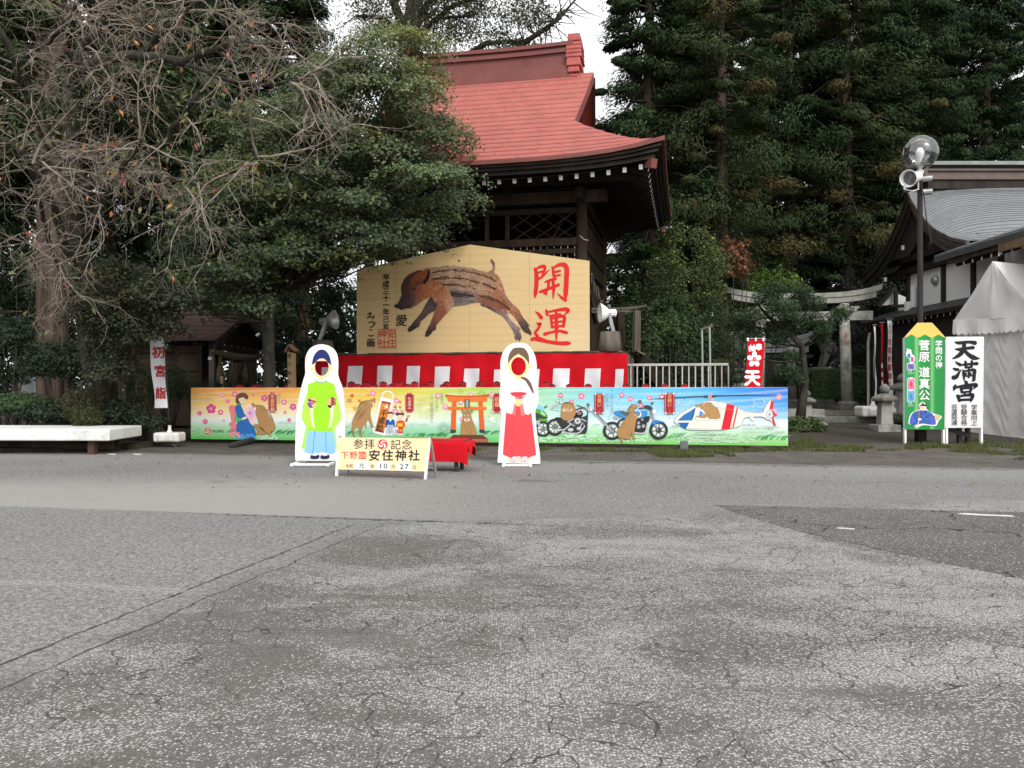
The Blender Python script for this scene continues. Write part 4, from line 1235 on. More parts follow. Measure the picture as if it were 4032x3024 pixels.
def plaque(x0, y0, x1, y1, txt, sz, ty, col='#e9c98a', small=None):
    w_ = x1 - x0
    pb.rect(x0, y0, x1, y1, '#8f1d2c')
    pb.rect(x0 + w_ * .07, y0 + w_ * .07, x1 - w_ * .07, y1 - w_ * .07, '#e9d6d6'); pb.rect(x0 + w_ * .10, y0 + w_ * .10, x1 - w_ * .10, y1 - w_ * .10, '#b01f33')
    for x, y in ((x0, y0), (x1, y0), (x0, y1), (x1, y1)):
        x = min(max(x, x0 + w_ * .10), x1 - w_ * .10); y = min(max(y, y0 + w_ * .10), y1 - w_ * .10)
        pb.ell(x, y, w_ * .10, w_ * .10, '#f0e4e2', 0, 10)
    pb.text(txt, (x0 + x1) / 2, ty, sz, col, True, .01, 1.05)
    if small: pb.text(small, (x0 + x1) / 2, ty + sz * len(txt) * 1.05 + sz * .1, sz * .36, col, True, 0, 1.05)
# left third: mother, boar, flowers
pb.view(*V1)
pb.text('安産から始まる。', 84, 165, 44, '#9a8f86', bold=.0); pb.text('あなたの祈り。', 84, 230, 44, '#9a8f86', bold=.0)
swirl(pb, 250, 625, 42, '#c3242b', '#f3ece2')
pb.text('安住神社', 322, 626, 37, '#2c2a28', bold=.02)
pb.text('下野國', 104, 598, 15, '#7c8a78'); pb.text('総氏神社安産の宮', 60, 624, 14, '#7c8a78', bold=0); pb.text('下野安住', 100, 648, 14, '#7c8a78', bold=0)
pb.text('安産祈願初宮参七五三厄除', 130, 688, 13, '#6aa868', bold=0); pb.text('交通安全家内安全商売繁盛必勝祈願', 80, 708, 13, '#6aa868', bold=0)
for x, y, r, c in ((430, 180, 30, '#f08fae'), (583, 163, 38, '#ee6f96'), (810, 177, 17, '#e0529a'), (495, 252, 25, '#e0529a'), (290, 345, 62, '#dd3f8e'), (148, 400, 29, '#dd4a93'), (408, 390, 37, '#ee6f86'), (218, 505, 34, '#dd4a93'), (445, 492, 20, '#f2a0b8'), (535, 538, 24, '#dd4a93'), (952, 212, 42, '#dd4a98'), (1200, 262, 38, '#ef7f9d'), (1310, 320, 44, '#dd4a98'), (1210, 390, 19, '#e0589c'), (1262, 485, 24, '#dd4a93'), (1050, 170, 34, '#dd4a80')):
    flower(x, y, r, c, '#fbdce6', r * .1, c[1:3] == 'dd')
for r, c in ((130, '#f8dcc4'), (110, '#f6d3cc'), (88, '#f3c8d4'), (62, '#efbcd9'), (36, '#ecb2da')): pb.ell(780, 410, r * .62, r, c, n=28)
pb.ell(772, 396, 14, 14, '#d95aa6')
pb.blob([(600, 270), (600, 200), (640, 155), (700, 145), (748, 180), (752, 215), (725, 230), (690, 215), (660, 240), (635, 285)], '#6a4a3c')
pb.blob([(655, 215), (690, 205), (722, 225), (722, 255), (700, 290), (675, 292), (655, 280)], '#f6d9bd')
pb.ell(645, 232, 12, 22, '#f3d2b4'); pb.stroke([(690, 238), (706, 236)], 3, '#5a4638'); pb.stroke([(682, 275), (694, 278)], 4, '#c04a4a')
pb.blob([(515, 330), (540, 305), (580, 308), (592, 345), (590, 470), (608, 560), (610, 640), (520, 655), (548, 540), (532, 420)], '#f0808c', '#7c4a50', 2.5)
pb.blob([(592, 340), (604, 302), (650, 296), (672, 330), (690, 370), (705, 410), (745, 455), (775, 520), (830, 590), (838, 690), (700, 690), (612, 640), (608, 560), (625, 470), (600, 400)], '#2c6cb8', '#1d3f78', 3)
pb.blob([(628, 280), (660, 276), (660, 300), (625, 300)], '#3f9d63')
pb.blob([(590, 410), (618, 412), (622, 455), (672, 468), (668, 492), (600, 505), (588, 480)], '#52ba72', '#2a6b45', 2)
pb.blob([(670, 465), (705, 445), (745, 440), (740, 460), (700, 482), (672, 482)], '#f6d9bd', '#8a6a50', 2)
pb.stroke([(625, 330), (632, 400)], 2.5, '#1d3f78'); pb.stroke([(640, 500), (720, 560)], 2.5, '#1d3f78')
pixels(600, 655, 830, 715, 60, '#4f9be0', 15, 3); pixels(510, 630, 640, 690, 34, '#f2a0a6', 14, 4); pixels(860, 670, 1100, 715, 60, '#bfe3c8', 14, 5)
grass(470, 560, 640, 4, 60, '#2f8b45', 6); grass(1080, 1340, 660, 16, 80, '#2d8f48', 7); grass(1110, 1340, 530, 14, 40, '#c3d8cc', 8)
pb.blob([(796, 285), (815, 272), (838, 295), (880, 298), (930, 302), (965, 330), (985, 360), (1010, 420), (1050, 470), (1085, 540), (1088, 590), (1065, 625), (1030, 640), (1052, 620), (1020, 680), (990, 640), (975, 660), (900, 672), (848, 660), (870, 640), (860, 600), (818, 560), (835, 540), (885, 530), (868, 470), (848, 400), (850, 350), (822, 330)], TAN, TLN, 3)
pb.stroke([(880, 560), (930, 600), (975, 650)], [4, 26, 3], HAIR); pb.stroke([(905, 545), (915, 515)], 3, TLN); pb.stroke([(945, 570), (960, 550), (985, 548)], 3, TLN); pb.stroke([(985, 350), (1040, 430), (1075, 520)], [2, 9, 3], HAIR)
pb.ell(880, 325, 8, 5, '#efe6d2'); pb.ell(881, 325, 4, 4, '#2b2420'); pb.blob([(836, 318), (850, 340), (846, 360), (832, 345)], '#ffffff', k=3); pb.stroke([(930, 345), (960, 352), (950, 380)], 4, TLN)
plaque(1002, 148, 1110, 392, '安産祈願', 52, 192)
pb.text('戌の日は', 1140, 165, 34, '#a8a29a', True, 0)
# behind the cut-out: baby-shrine panel seen through its arm holes
pb.blob([(1480, 215), (1600, 255), (1600, 262), (1490, 240)], '#5b3a2c', k=3); flower(1545, 265, 26, '#d95aa0')
pb.blob([(1485, 290), (1510, 265), (1560, 330), (1545, 350)], '#8a5aa8', k=3); pb.rect(1690, 300, 1785, 340, '#4a2f2a')
plaque(1785, 148, 1895, 392, '初宮参', 52, 200)
# shichi-go-san: maple leaves, boar, sweet bag, children
pb.view(*V2)
def maple(x, y, r, c, rot):
    pts = []
    for k in range(7):
        a = rot + (k - 3) * .72
        rr = r * (1, .9, .72)[abs(k - 3) // 1 if abs(k - 3) < 3 else 2]
        pts += [(x + rr * math.sin(a), y - rr * math.cos(a)), (x + r * .3 * math.sin(a + .36), y - r * .3 * math.cos(a + .36))]
    pb.poly(pts, c); pb.stroke([(x, y), (x - r * .9 * math.sin(rot), y + r * .9 * math.cos(rot))], 3, c, caps=False)
for a in ((110, 245, 66, '#e4a25c', .3), (145, 185, 46, '#b5552c', .9), (240, 250, 42, '#d9743a', .2), (180, 345, 62, '#cfb254', 1.1), (345, 178, 34, '#d9903a', 1.2), (745, 265, 34, '#cf6a2c', .8), (685, 325, 36, '#a8502c', .3), (745, 330, 32, '#b5622c', -.3), (765, 378, 44, '#e0a652', .4), (690, 225, 30, '#e0863a', 2)): maple(*a)
for x, y, r in ((405, 152, 40), (703, 248, 36), (688, 380, 42)): flower(x, y, r, '#f08fb4', '#fbe0ea', .2, False)
pb.blob([(430, 210), (436, 250), (410, 310), (386, 330), (375, 400), (385, 470), (405, 560), (398, 582), (380, 575), (365, 520), (340, 490), (322, 540), (330, 582), (318, 588), (300, 545), (270, 600), (255, 640), (275, 695), (250, 695), (225, 600), (200, 575), (185, 600), (165, 630), (182, 685), (165, 690), (140, 620), (148, 540), (155, 480), (200, 380), (240, 290), (290, 250), (350, 240), (405, 222)], TAN, TLN, 3)
pb.stroke([(225, 330), (265, 265), (340, 245)], [6, 16, 6], HAIR)
for q in ([(180, 470), (225, 400), (260, 330)], [(200, 500), (250, 430), (290, 350)], [(235, 480), (280, 420), (325, 350)]): pb.stroke(q, [3, 12, 3], HAIR)
pb.stroke([(148, 520), (110, 560), (70, 575)], [5, 3, 7], TLN); pb.blob([(405, 260), (415, 275), (412, 305), (402, 300)], '#ffffff', k=3); pb.ell(374, 268, 6, 6, '#efe6d2'); pb.stroke([(300, 280), (330, 275), (320, 300)], 4, TLN)
pb.blob([(500, 195), (672, 232), (560, 682), (398, 640)], '#f2f4f4', '#b9bcc4', 3, 1) if False else pb.poly([(500, 195), (672, 232), (560, 682), (398, 640)], '#f4f4f2')
for q in ([(500, 195), (672, 232)], [(672, 232), (560, 682)], [(560, 682), (398, 640)], [(398, 640), (500, 195)]): pb.stroke(q, 3, '#b9bcc8')
pb.stroke([(525, 200), (530, 150), (590, 128), (645, 150), (660, 215)], 15, '#f4f4f6'); pb.stroke([(516, 200), (522, 145), (590, 120), (652, 145), (668, 215)], 3, '#c3c8d2')
pb.poly([(518, 245), (632, 270), (540, 648), (430, 622)], '#e0822f'); pb.poly([(518, 245), (632, 270), (626, 292), (513, 267)], '#9a2f28'); pb.poly([(436, 600), (546, 625), (540, 648), (430, 622)], '#9a2f28')
pb.stroke([(575, 280), (580, 320), (550, 340)], [4, 16, 5], '#f6f2ea'); pb.stroke([(530, 300), (575, 320), (595, 345)], [3, 12, 3], '#f6f2ea')
for ch, x, y in (('千', 540, 405), ('歳', 515, 492), ('飴', 492, 577)): pb.text(ch, x, y, 86, '#2a2019', bold=.03, shear=.2)
# boy
pb.blob([(590, 440), (586, 400), (620, 382), (656, 396), (660, 440), (640, 468), (610, 468)], '#f8dcc0'); pb.blob([(583, 430), (588, 395), (622, 380), (655, 390), (664, 430), (650, 410), (600, 408)], '#5b4234', k=3)
pb.poly([(568, 490), (600, 474), (648, 474), (678, 492), (680, 575), (560, 580)], '#1f5fb0'); pb.poly([(568, 490), (590, 480), (588, 578), (560, 580)], '#173f86'); pb.poly([(604, 474), (645, 474), (624, 510)], '#f2f4f8')
pb.poly([(600, 520), (608, 580), (596, 585)], '#5fb8e8'); pb.poly([(648, 520), (650, 580), (640, 585)], '#5fb8e8')
pb.poly([(580, 545), (665, 545), (655, 660), (572, 660)], '#b9bfca'); pb.stroke([(618, 560), (614, 655)], 3, '#8f96a4'); pb.poly([(655, 580), (682, 580), (680, 665), (654, 665)], '#eef1f6'); pb.text('千歳飴', 668, 602, 20, '#3a5a9a', True, 0); pb.rect(572, 655, 608, 672, '#f6f6f6'); pb.rect(615, 655, 650, 672, '#f6f6f6')
pb.stroke([(606, 432), (616, 428)], 3, '#3a2c24'); pb.stroke([(634, 432), (644, 428)], 3, '#3a2c24'); pb.stroke([(612, 448), (625, 455), (638, 448)], 4, '#d05a4a')
# girl
pb.blob([(706, 450), (704, 415), (745, 405), (784, 420), (784, 455), (765, 485), (728, 485)], '#f8dcc0'); pb.ell(706, 408, 17, 17, '#4f372c'); pb.ell(778, 408, 17, 17, '#4f372c'); pb.blob([(700, 440), (712, 400), (750, 396), (784, 410), (790, 445), (770, 425), (725, 425)], '#5b3f33', k=3); pb.ell(790, 405, 12, 9, '#c43a34')
pb.poly([(705, 500), (735, 488), (770, 488), (800, 505), (808, 560), (775, 600), (700, 590), (690, 560)], '#dc5a2c'); pb.poly([(710, 528), (778, 528), (776, 566), (712, 566)], '#f2c62e'); pb.poly([(712, 565), (778, 565), (776, 655), (704, 655)], '#d9482c'); pb.ell(750, 615, 12, 12, '#f0b62e'); pb.poly([(694, 575), (722, 575), (720, 662), (694, 662)], '#f4f0ea'); pb.rect(700, 605, 716, 650, '#6a4030'); pb.rect(724, 655, 775, 672, '#f6f0ea')
pb.stroke([(722, 450), (732, 446)], 3, '#3a2c24'); pb.stroke([(758, 446), (768, 450)], 3, '#3a2c24'); pb.stroke([(730, 464), (745, 470), (758, 464)], 4, '#d05a4a')
pb.stroke([(800, 520), (838, 450), (860, 430)], 4, '#3a8a4a'); pb.poly([(815, 465), (845, 455), (835, 505), (812, 508)], '#c9303a'); grass(815, 850, 450, 6, 40, '#4a9a58', 9)
plaque(806, 148, 918, 397, '七五三', 50, 222, '#f3e4c4')
# fireworks, lettering, torii and seated boar
rg = random.Random(5)
for cx, cy, r, c, n in ((1060, 330, 170, '#c9c46a', 46), (1290, 590, 95, '#9fc6b8', 50), (1760, 160, 70, '#a8c95a', 26), (1500, 130, 40, '#b9d47a', 16), (1895, 470, 150, '#b5d28a', 34), (1640, 350, 60, '#a0b870', 20)):
    for k in range(n):
        a = 2 * math.pi * k / n + rg.uniform(-.05, .05); r0 = r * rg.uniform(.15, .4)
        pb.stroke([(cx + r0 * math.cos(a), cy + r0 * math.sin(a)), (cx + r * rg.uniform(.75, 1.05) * math.cos(a), cy + r * rg.uniform(.75, 1.05) * math.sin(a))], 2.2, c, caps=False)
for x, y, r in ((1218, 182, 38), (1310, 318, 36), (1625, 172, 34), (1895, 175, 42), (1500, 262, 34), (1400, 420, 26), (1510, 470, 26)): flower(x, y, r, '#f0a0b8', '#fbe6ec', .1, False)
pb.text('安住神社', 1268, 165, 34, '#9aa49a', True, 0); pb.text('打ち上げ花火', 1205, 165, 34, '#9aa49a', True, 0, 1.1); pb.text('一月一日午前零時から', 1142, 165, 34, '#9aa49a', True, 0, 1.1)
grass(70, 400, 660, 10, 60, '#2f8b5a', 12); grass(800, 1300, 690, 26, 76, '#2d8f48', 10); grass(1780, 1990, 660, 12, 70, '#2d8f48', 11); grass(860, 1060, 550, 12, 36, '#bcd8c4', 14)
pixels(300, 560, 420, 690, 10, '#a5d8bc', 14, 15)
OR, OR2 = '#e5652b', '#f07a35'
pb.poly([(1302, 165), (1420, 178), (1580, 182), (1740, 178), (1862, 163), (1828, 215), (1830, 250), (1345, 250), (1340, 215)], OR2); pb.poly([(1302, 165), (1420, 178), (1580, 182), (1740, 178), (1862, 163), (1850, 190), (1580, 205), (1315, 190)], '#d4551f')
pb.poly([(1395, 250), (1448, 250), (1440, 606), (1376, 606)], OR); pb.poly([(1720, 250), (1772, 250), (1798, 606), (1735, 606)], OR); pb.poly([(1340, 320), (1822, 320), (1822, 354), (1340, 354)], OR2)
pb.poly([(1374, 604), (1440, 604), (1440, 640), (1372, 646)], '#3d3f44'); pb.poly([(1733, 604), (1798, 604), (1800, 646), (1735, 640)], '#3d3f44')
pb.rect(1548, 228, 1614, 338, '#4c4a48'); pb.rect(1554, 234, 1608, 332, '#7c7872'); pb.text('安住神社', 1581, 249, 23, '#e8e4da', True, .01)
pb.blob([(1515, 352), (1545, 375), (1580, 362), (1618, 375), (1640, 355), (1645, 385), (1628, 405), (1630, 440), (1650, 500), (1675, 560), (1692, 620), (1680, 672), (1520, 672), (1505, 620), (1505, 540), (1520, 470), (1530, 410), (1515, 385)], TAN, TLN, 3)
for q in ([(1560, 372), (1575, 390)], [(1590, 365), (1600, 392)], [(1560, 530), (1556, 580)], [(1600, 520), (1604, 560)], [(1590, 600), (1592, 660)], [(1640, 600), (1632, 660)], [(1540, 480), (1536, 520)]): pb.stroke(q, [3, 6], HAIR)
pb.ell(1578, 482, 38, 18, '#f2ece0'); pb.ell(1578, 480, 20, 17, '#d9c3a0'); pb.ell(1570, 482, 4, 6, '#4a3a2a'); pb.ell(1586, 482, 4, 6, '#4a3a2a'); pb.ell(1553, 430, 8, 5, '#efe6d2'); pb.ell(1596, 430, 8, 5, '#efe6d2')
pb.poly([(1405, 668), (1770, 668), (1842, 722), (1350, 722)], '#8a4a38'); pb.poly([(1350, 722), (1842, 722), (1842, 762), (1352, 762)], '#a8654a')
for i in range(15): pb.poly([(1415 + i * 24, 674), (1428 + i * 24, 674), (1400 + i * 31, 716), (1380 + i * 31, 716)], '#5a2a22')
plaque(1898, 148, 2006, 397, '初詣', 60, 228)
# motorcycles
pb.view(*V3)
for x, y, r in ((525, 180, 36), (790, 188, 44), (665, 260, 34), (1290, 175, 36), (1400, 222, 36), (1635, 210, 36), (1790, 200, 42), (1530, 300, 32), (760, 370, 32)): flower(x, y, r, '#f07f9c', '#fbe3ea', .15, False)
rg = random.Random(11)
for _ in range(110):
    x, y = rg.choice((rg.uniform(290, 1900), rg.uniform(1100, 1330), rg.uniform(1780, 2110))), rg.uniform(105, 480)
    s_ = rg.uniform(3, 8); pb.poly([(x - s_, y), (x, y - s_), (x + s_, y), (x, y + s_)], rg.choice(('#8f9a86', '#a8a070', '#5f7f80')))
grass(870, 1100, 570, 10, 60, '#b5ddc0', 16); grass(460, 860, 710, 12, 40, '#3f9a50', 17); grass(1800, 2100, 720, 12, 60, '#3f9a50', 19); grass(1880, 1980, 580, 8, 50, '#b5ddc0', 18)
pixels(250, 690, 1700, 750, 230, '#bfe6bf', 17, 20); pixels(560, 660, 1000, 690, 40, '#cdeccf', 17, 21)
def wheel(x, y, r, spokes=5, hub='#8f9398'):
    pb.ell(x, y, r, r, '#2b2b2d', n=32); pb.ell(x, y, r * .72, r * .72, '#9a9da2', n=28); pb.ell(x, y, r * .64, r * .64, '#d3e4d6', n=28)
    for k in range(spokes):
        a = 2 * math.pi * k / spokes + .3
        pb.stroke([(x, y), (x + r * .68 * math.cos(a), y + r * .68 * math.sin(a))], r * .11, '#4a4b4e', caps=False)
    pb.ell(x, y, r * .34, r * .34, '#55575a'); pb.ell(x, y, r * .24, r * .24, hub); pb.ell(x, y, r * .1, r * .1, '#2f3032')
# green sport bike (mostly behind the maiden)
wheel(312, 597, 98, 7); pb.poly([(200, 470), (258, 480), (300, 590), (284, 598)], '#b9bcc0')
pb.blob([(150, 420), (240, 380), (300, 395), (362, 440), (360, 465), (300, 470), (240, 490), (150, 500)], '#3f4244', k=3); pb.blob([(170, 340), (262, 330), (330, 385), (364, 438), (320, 442), (240, 400), (170, 400)], '#58b22c', '#2c4a20', 2)
pb.blob([(200, 300), (258, 292), (335, 382), (260, 352), (210, 340)], '#8fd2f2', '#3f6f8a', 2); pb.blob([(250, 470), (330, 472), (378, 496), (300, 500)], '#58b22c', '#2c4a20', 2); pb.poly([(285, 372), (340, 420), (330, 432), (290, 400)], '#e8f2f0'); pb.ell(345, 320, 24, 12, '#6a7a7c', -.5)
# chopper
wheel(460, 573, 106, 9); pb.ell(1170, 620, 10, 10, '#888'); wheel(1172, 620, 116, 6)
pb.poly([(880, 340), (915, 330), (1190, 618), (1165, 635)], '#8d9096'); pb.stroke([(890, 350), (1165, 620)], 9, '#c8ccd0'); pb.stroke([(905, 345), (1185, 610)], 6, '#5a5d60')
pb.blob([(470, 460), (530, 455), (560, 485), (620, 500), (700, 460), (830, 440), (870, 420), (850, 640), (780, 655), (640, 640), (560, 600), (520, 560)], '#333437', k=3)
pb.blob([(690, 450), (720, 400), (770, 372), (802, 385), (806, 420), (770, 450), (720, 460)], '#1d1c1f', '#000000', 2); pb.ell(764, 402, 24, 17, '#c9bfae'); pb.ell(764, 402, 18, 12, '#8a4a3c')
pb.stroke([(870, 330), (860, 480), (850, 620), (780, 650), (560, 640)], 12, '#3c3d40'); pb.ell(742, 496, 44, 44, '#8f9296'); pb.ell(742, 496, 34, 34, '#d5d8da'); pb.ell(742, 496, 18, 18, '#7a7d80')
for q in ([(620, 510), (690, 470)], [(790, 470), (845, 500)], [(640, 520), (700, 560)], [(800, 520), (770, 580)]): pb.stroke(q, 15, '#b5b8bc')
for i in range(5): pb.stroke([(668 + i * 6, 530 + i * 9), (700 + i * 4, 512 + i * 9)], 4, '#8a8d90'); pb.stroke([(780 + i * 6, 505 + i * 10), (822 + i * 3, 520 + i * 9)], 4, '#8a8d90')
pb.ell(760, 590, 30, 22, '#c3c6c8'); pb.ell(655, 605, 36, 22, '#c9ccce'); pb.stroke([(545, 640), (640, 648), (760, 642), (830, 560)], 13, '#d0d3d6'); pb.stroke([(400, 608), (560, 606), (630, 560), (650, 540)], 13, '#d8dadc')
pb.stroke([(735, 300), (790, 320), (830, 340), (890, 380)], 12, '#5a5d60'); pb.stroke([(710, 360), (760, 342), (830, 330)], 12, '#303134'); pb.ell(872, 295, 18, 22, '#707478'); pb.ell(895, 355, 34, 26, '#b9bdc2'); pb.ell(912, 350, 14, 22, '#e6e9ec'); pb.blob([(465, 452), (530, 455), (535, 475), (470, 470)], '#1c1b1d', k=3)
pb.blob([(545, 300), (575, 268), (630, 262), (680, 280), (705, 315), (720, 380), (700, 440), (640, 488), (560, 480), (535, 440), (540, 370)], TAN, TLN, 3); pb.poly([(560, 290), (590, 262), (660, 264), (688, 282), (640, 276), (590, 280)], HAIR)
pb.poly([(672, 280), (682, 266), (684, 305)], HAIR); pb.stroke([(575, 312), (602, 322)], 5, TLN); pb.stroke([(620, 322), (650, 312)], 5, TLN); pb.ell(590, 318, 8, 4, '#efe6d2'); pb.ell(632, 318, 8, 4, '#efe6d2'); pb.ell(612, 356, 24, 18, '#e3b48c'); pb.ell(604, 358, 4, 6, '#5a3a2a'); pb.ell(620, 358, 4, 6, '#5a3a2a')
pb.stroke([(566, 336), (575, 362), (598, 378)], [4, 12, 3], '#f6f2e8'); pb.stroke([(670, 340), (662, 366), (636, 378)], [4, 12, 3], '#f6f2e8'); pb.stroke([(400, 340), (500, 362), (600, 376)], 7, '#cfd6c8')
rg = random.Random(3)
for i in range(46):
    f = rg.random(); x = 395 + 150 * f + rg.uniform(-20, 40); y = 345 - 130 * f * rg.random() - rg.uniform(0, 60) * (.3 + f)
    q = [(x + rg.uniform(-24, 24), y + rg.uniform(-20, 20)) for _ in range(3)]; q.append((q[0][0] + 16, q[0][1] + 14))
    pb.poly(q[:3], '#f4f7f7'); pb.stroke(q[:2], 3, '#59606a', caps=False)
plaque(952, 150, 1072, 408, 'お祓い', 52, 190, '#e9c06a', '（バイク）')
pb.text('全国バイク神社', 1170, 168, 36, '#8fb4c4', True, 0, 1.0); pb.text('認定第一号', 1112, 168, 36, '#8fb4c4', True, 0, 1.0)
# blue motorcycle with two boars
wheel(1310, 545, 80, 6); wheel(1748, 612, 116, 7, '#35363a')
pb.blob([(1195, 385), (1250, 370), (1330, 390), (1370, 420), (1340, 460), (1290, 450), (1210, 410)], '#2f96dd', '#123f66', 2); pb.blob([(1255, 375), (1300, 372), (1370, 395), (1400, 430), (1330, 435)], '#5f6468', k=3); pb.poly([(1195, 430), (1265, 445), (1240, 470), (1185, 465)], '#aab0b4')
pb.blob([(1450, 430), (1560, 440), (1640, 440), (1620, 520), (1580, 640), (1480, 640), (1440, 600)], '#2c2d30', k=3); pb.blob([(1430, 420), (1470, 385), (1560, 370), (1605, 378), (1600, 430), (1540, 460), (1470, 462)], '#2f9ae0', '#123f66', 3)
for x, y, r in ((1500, 570, 26), (1500, 520, 20), (1560, 560, 24), (1545, 480, 16)): pb.ell(x, y, r, r, '#85898c'); pb.ell(x, y, r * .6, r * .6, '#b5b9bc')
pb.stroke([(1440, 640), (1540, 650), (1590, 620), (1610, 520)], 15, '#c9ccd0'); pb.stroke([(1640, 400), (1690, 500), (1740, 610)], 15, '#9a9da2'); pb.stroke([(1668, 395), (1712, 490)], 15, '#c5c8cc')
pb.blob([(1650, 540), (1668, 505), (1720, 486), (1790, 500), (1820, 520), (1740, 516), (1690, 535)], '#2f86d0', '#123f66', 2); pb.ell(1680, 380, 38, 36, '#7d8185'); pb.ell(1694, 380, 24, 32, '#e9edf0'); pb.blob([(1560, 310), (1620, 300), (1670, 330), (1660, 360), (1610, 350)], '#3f4245', k=3)
pb.stroke([(1505, 340), (1560, 335), (1620, 330)], 14, '#3a3c3f'); pb.stroke([(1520, 260), (1560, 300)], 5, '#3a3c3f'); pb.ell(1516, 253, 22, 20, '#5d6669'); pb.stroke([(1650, 310), (1675, 280)], 5, '#3a3c3f'); pb.ell(1670, 272, 16, 16, '#5d6669')
pb.blob([(1362, 385), (1380, 330), (1415, 292), (1460, 290), (1492, 312), (1475, 330), (1445, 345), (1450, 372), (1465, 385), (1440, 388)], TAN, TLN, 3); pb.stroke([(1372, 365), (1395, 325), (1425, 298)], [3, 11, 3], HAIR); pb.ell(1450, 308, 5, 4, '#efe6d2')
pb.blob([(1362, 430), (1388, 400), (1420, 388), (1470, 400), (1500, 420), (1540, 395), (1548, 420), (1530, 440), (1480, 470), (1465, 530), (1448, 620), (1445, 690), (1458, 720), (1432, 722), (1412, 650), (1395, 705), (1402, 720), (1330, 722), (1285, 705), (1310, 750), (1290, 762), (1268, 712), (1240, 680), (1232, 620), (1270, 560), (1310, 510), (1335, 465)], TAN, TLN, 3)
pb.stroke([(1475, 450), (1515, 440), (1528, 405), (1500, 360)], [6, 15, 13, 3], '#f6f2e8'); pb.stroke([(1365, 425), (1395, 420), (1388, 450)], 4, TLN); pb.ell(1460, 424, 7, 5, '#efe6d2')
for q in ([(1270, 610), (1290, 560)], [(1300, 560), (1325, 520)], [(1345, 640), (1370, 660), (1375, 690)], [(1410, 600), (1408, 650)]): pb.stroke(q, [2, 5] if len(q) == 2 else 4, HAIR)
# helicopter
pb.view(*V4)
for x, y, r in ((65, 245, 42), (245, 230, 48), (970, 215, 34), (965, 255, 34), (1940, 230, 46), (1885, 430, 34)): flower(x, y, r, '#f0a0a8', '#fbd9dc', .1, False)
pixels(430, 265, 690, 420, 60, '#a8d8f6', 22, 31); pixels(1545, 240, 1840, 380, 60, '#9fd0f4', 22, 32); pixels(440, 760, 1600, 890, 240, '#bfe6c0', 22, 33)
grass(360, 480, 680, 8, 60, '#b5dcc0', 34); grass(1580, 1960, 680, 20, 60, '#c0dcd2', 35); grass(1600, 2020, 850, 18, 100, '#3f9a58', 36); grass(350, 560, 800, 8, 80, '#3f9a58', 37); grass(660, 1350, 800, 14, 50, '#5fae6a', 38)
LN = '#4a5662'
pb.stroke([(75, 262), (450, 240), (850, 222), (1050, 214), (1500, 203), (1945, 208)], [4, 16, 15, 15, 14, 4], '#4a4d52'); pb.blob([(840, 222), (880, 210), (1010, 204), (1048, 214), (1010, 232), (880, 240)], '#3f4246', k=3); pb.ell(938, 220, 30, 18, '#a9adb2'); pb.rect(915, 236, 932, 288, '#c5c9cd'); pb.rect(945, 236, 962, 288, '#aab0b4')
pb.blob([(422, 590), (440, 540), (520, 470), (620, 410), (735, 350), (830, 325), (865, 296), (960, 286), (1080, 300), (1220, 330), (1320, 368), (1415, 425), (1560, 445), (1695, 458), (1730, 400), (1780, 320), (1820, 280), (1862, 282), (1855, 360), (1845, 420), (1870, 490), (1850, 540), (1870, 590), (1900, 650), (1880, 655), (1830, 580), (1770, 560), (1700, 520), (1560, 520), (1460, 530), (1420, 570), (1400, 620), (1360, 660), (1180, 700), (1040, 716), (800, 712), (620, 704), (520, 660), (440, 610)], '#eceadf', LN, 4)
pb.poly([(735, 382), (665, 430), (560, 490), (470, 575), (680, 572), (705, 500)], '#2f78b8'); pb.poly([(735, 382), (700, 405), (690, 480), (665, 572), (680, 572), (708, 500)], '#1d5a98'); pb.poly([(470, 605), (640, 602), (590, 698), (520, 660)], '#2468aa')
pb.poly([(785, 405), (740, 560), (1050, 572), (1085, 550), (1085, 400), (1040, 390)], '#f2f2ea'); pb.stroke([(785, 395), (735, 540), (760, 572), (1050, 574), (1088, 545), (1088, 410), (1060, 385), (800, 392)], 4, '#9aa2a2', closed=True); pb.poly([(795, 425), (860, 470), (780, 515)], '#3f96d8')
pb.blob([(722, 355), (725, 345), (790, 340), (850, 322), (940, 308), (985, 350), (1050, 395), (1075, 450), (1074, 545), (920, 545), (930, 500), (860, 540), (745, 520), (748, 510), (840, 490), (870, 470), (850, 430), (800, 400), (740, 378)], '#b88f5c', '#7a5c34', 3, 3)
pb.blob([(768, 372), (775, 395), (798, 405), (790, 388)], '#ffffff', k=3); pb.ell(843, 345, 10, 7, '#e8dcc0'); pb.stroke([(925, 340), (950, 350), (935, 370)], 5, '#7a5c34'); pb.stroke([(940, 490), (915, 520)], 6, '#7a5c34')
pb.poly([(1185, 326), (1300, 358), (1230, 690), (1102, 708)], '#e0222f'); pb.poly([(1330, 378), (1350, 388), (1285, 672), (1262, 678)], '#e0222f'); pb.stroke([(1170, 420), (1178, 500), (1165, 580)], 5, '#8a1a22'); pb.stroke([(1245, 340), (1258, 370), (1250, 395)], 4, '#8a1a22')
pb.poly([(1828, 282), (1862, 284), (1850, 400), (1830, 415), (1800, 415)], '#e0222f'); pb.poly([(1835, 410), (1870, 450), (1885, 472), (1925, 490), (1885, 505), (1860, 535), (1900, 645), (1872, 650), (1835, 550), (1862, 500)], '#e0222f')
pb.ell(1806, 488, 52, 66, '#5a626a', n=28); pb.ell(1806, 488, 47, 61, '#e6e9ec', n=28)
for k in range(8): a = 2 * math.pi * k / 8; pb.stroke([(1806, 488), (1806 + 44 * math.cos(a), 488 + 58 * math.sin(a))], 4, '#5a626a', caps=False)
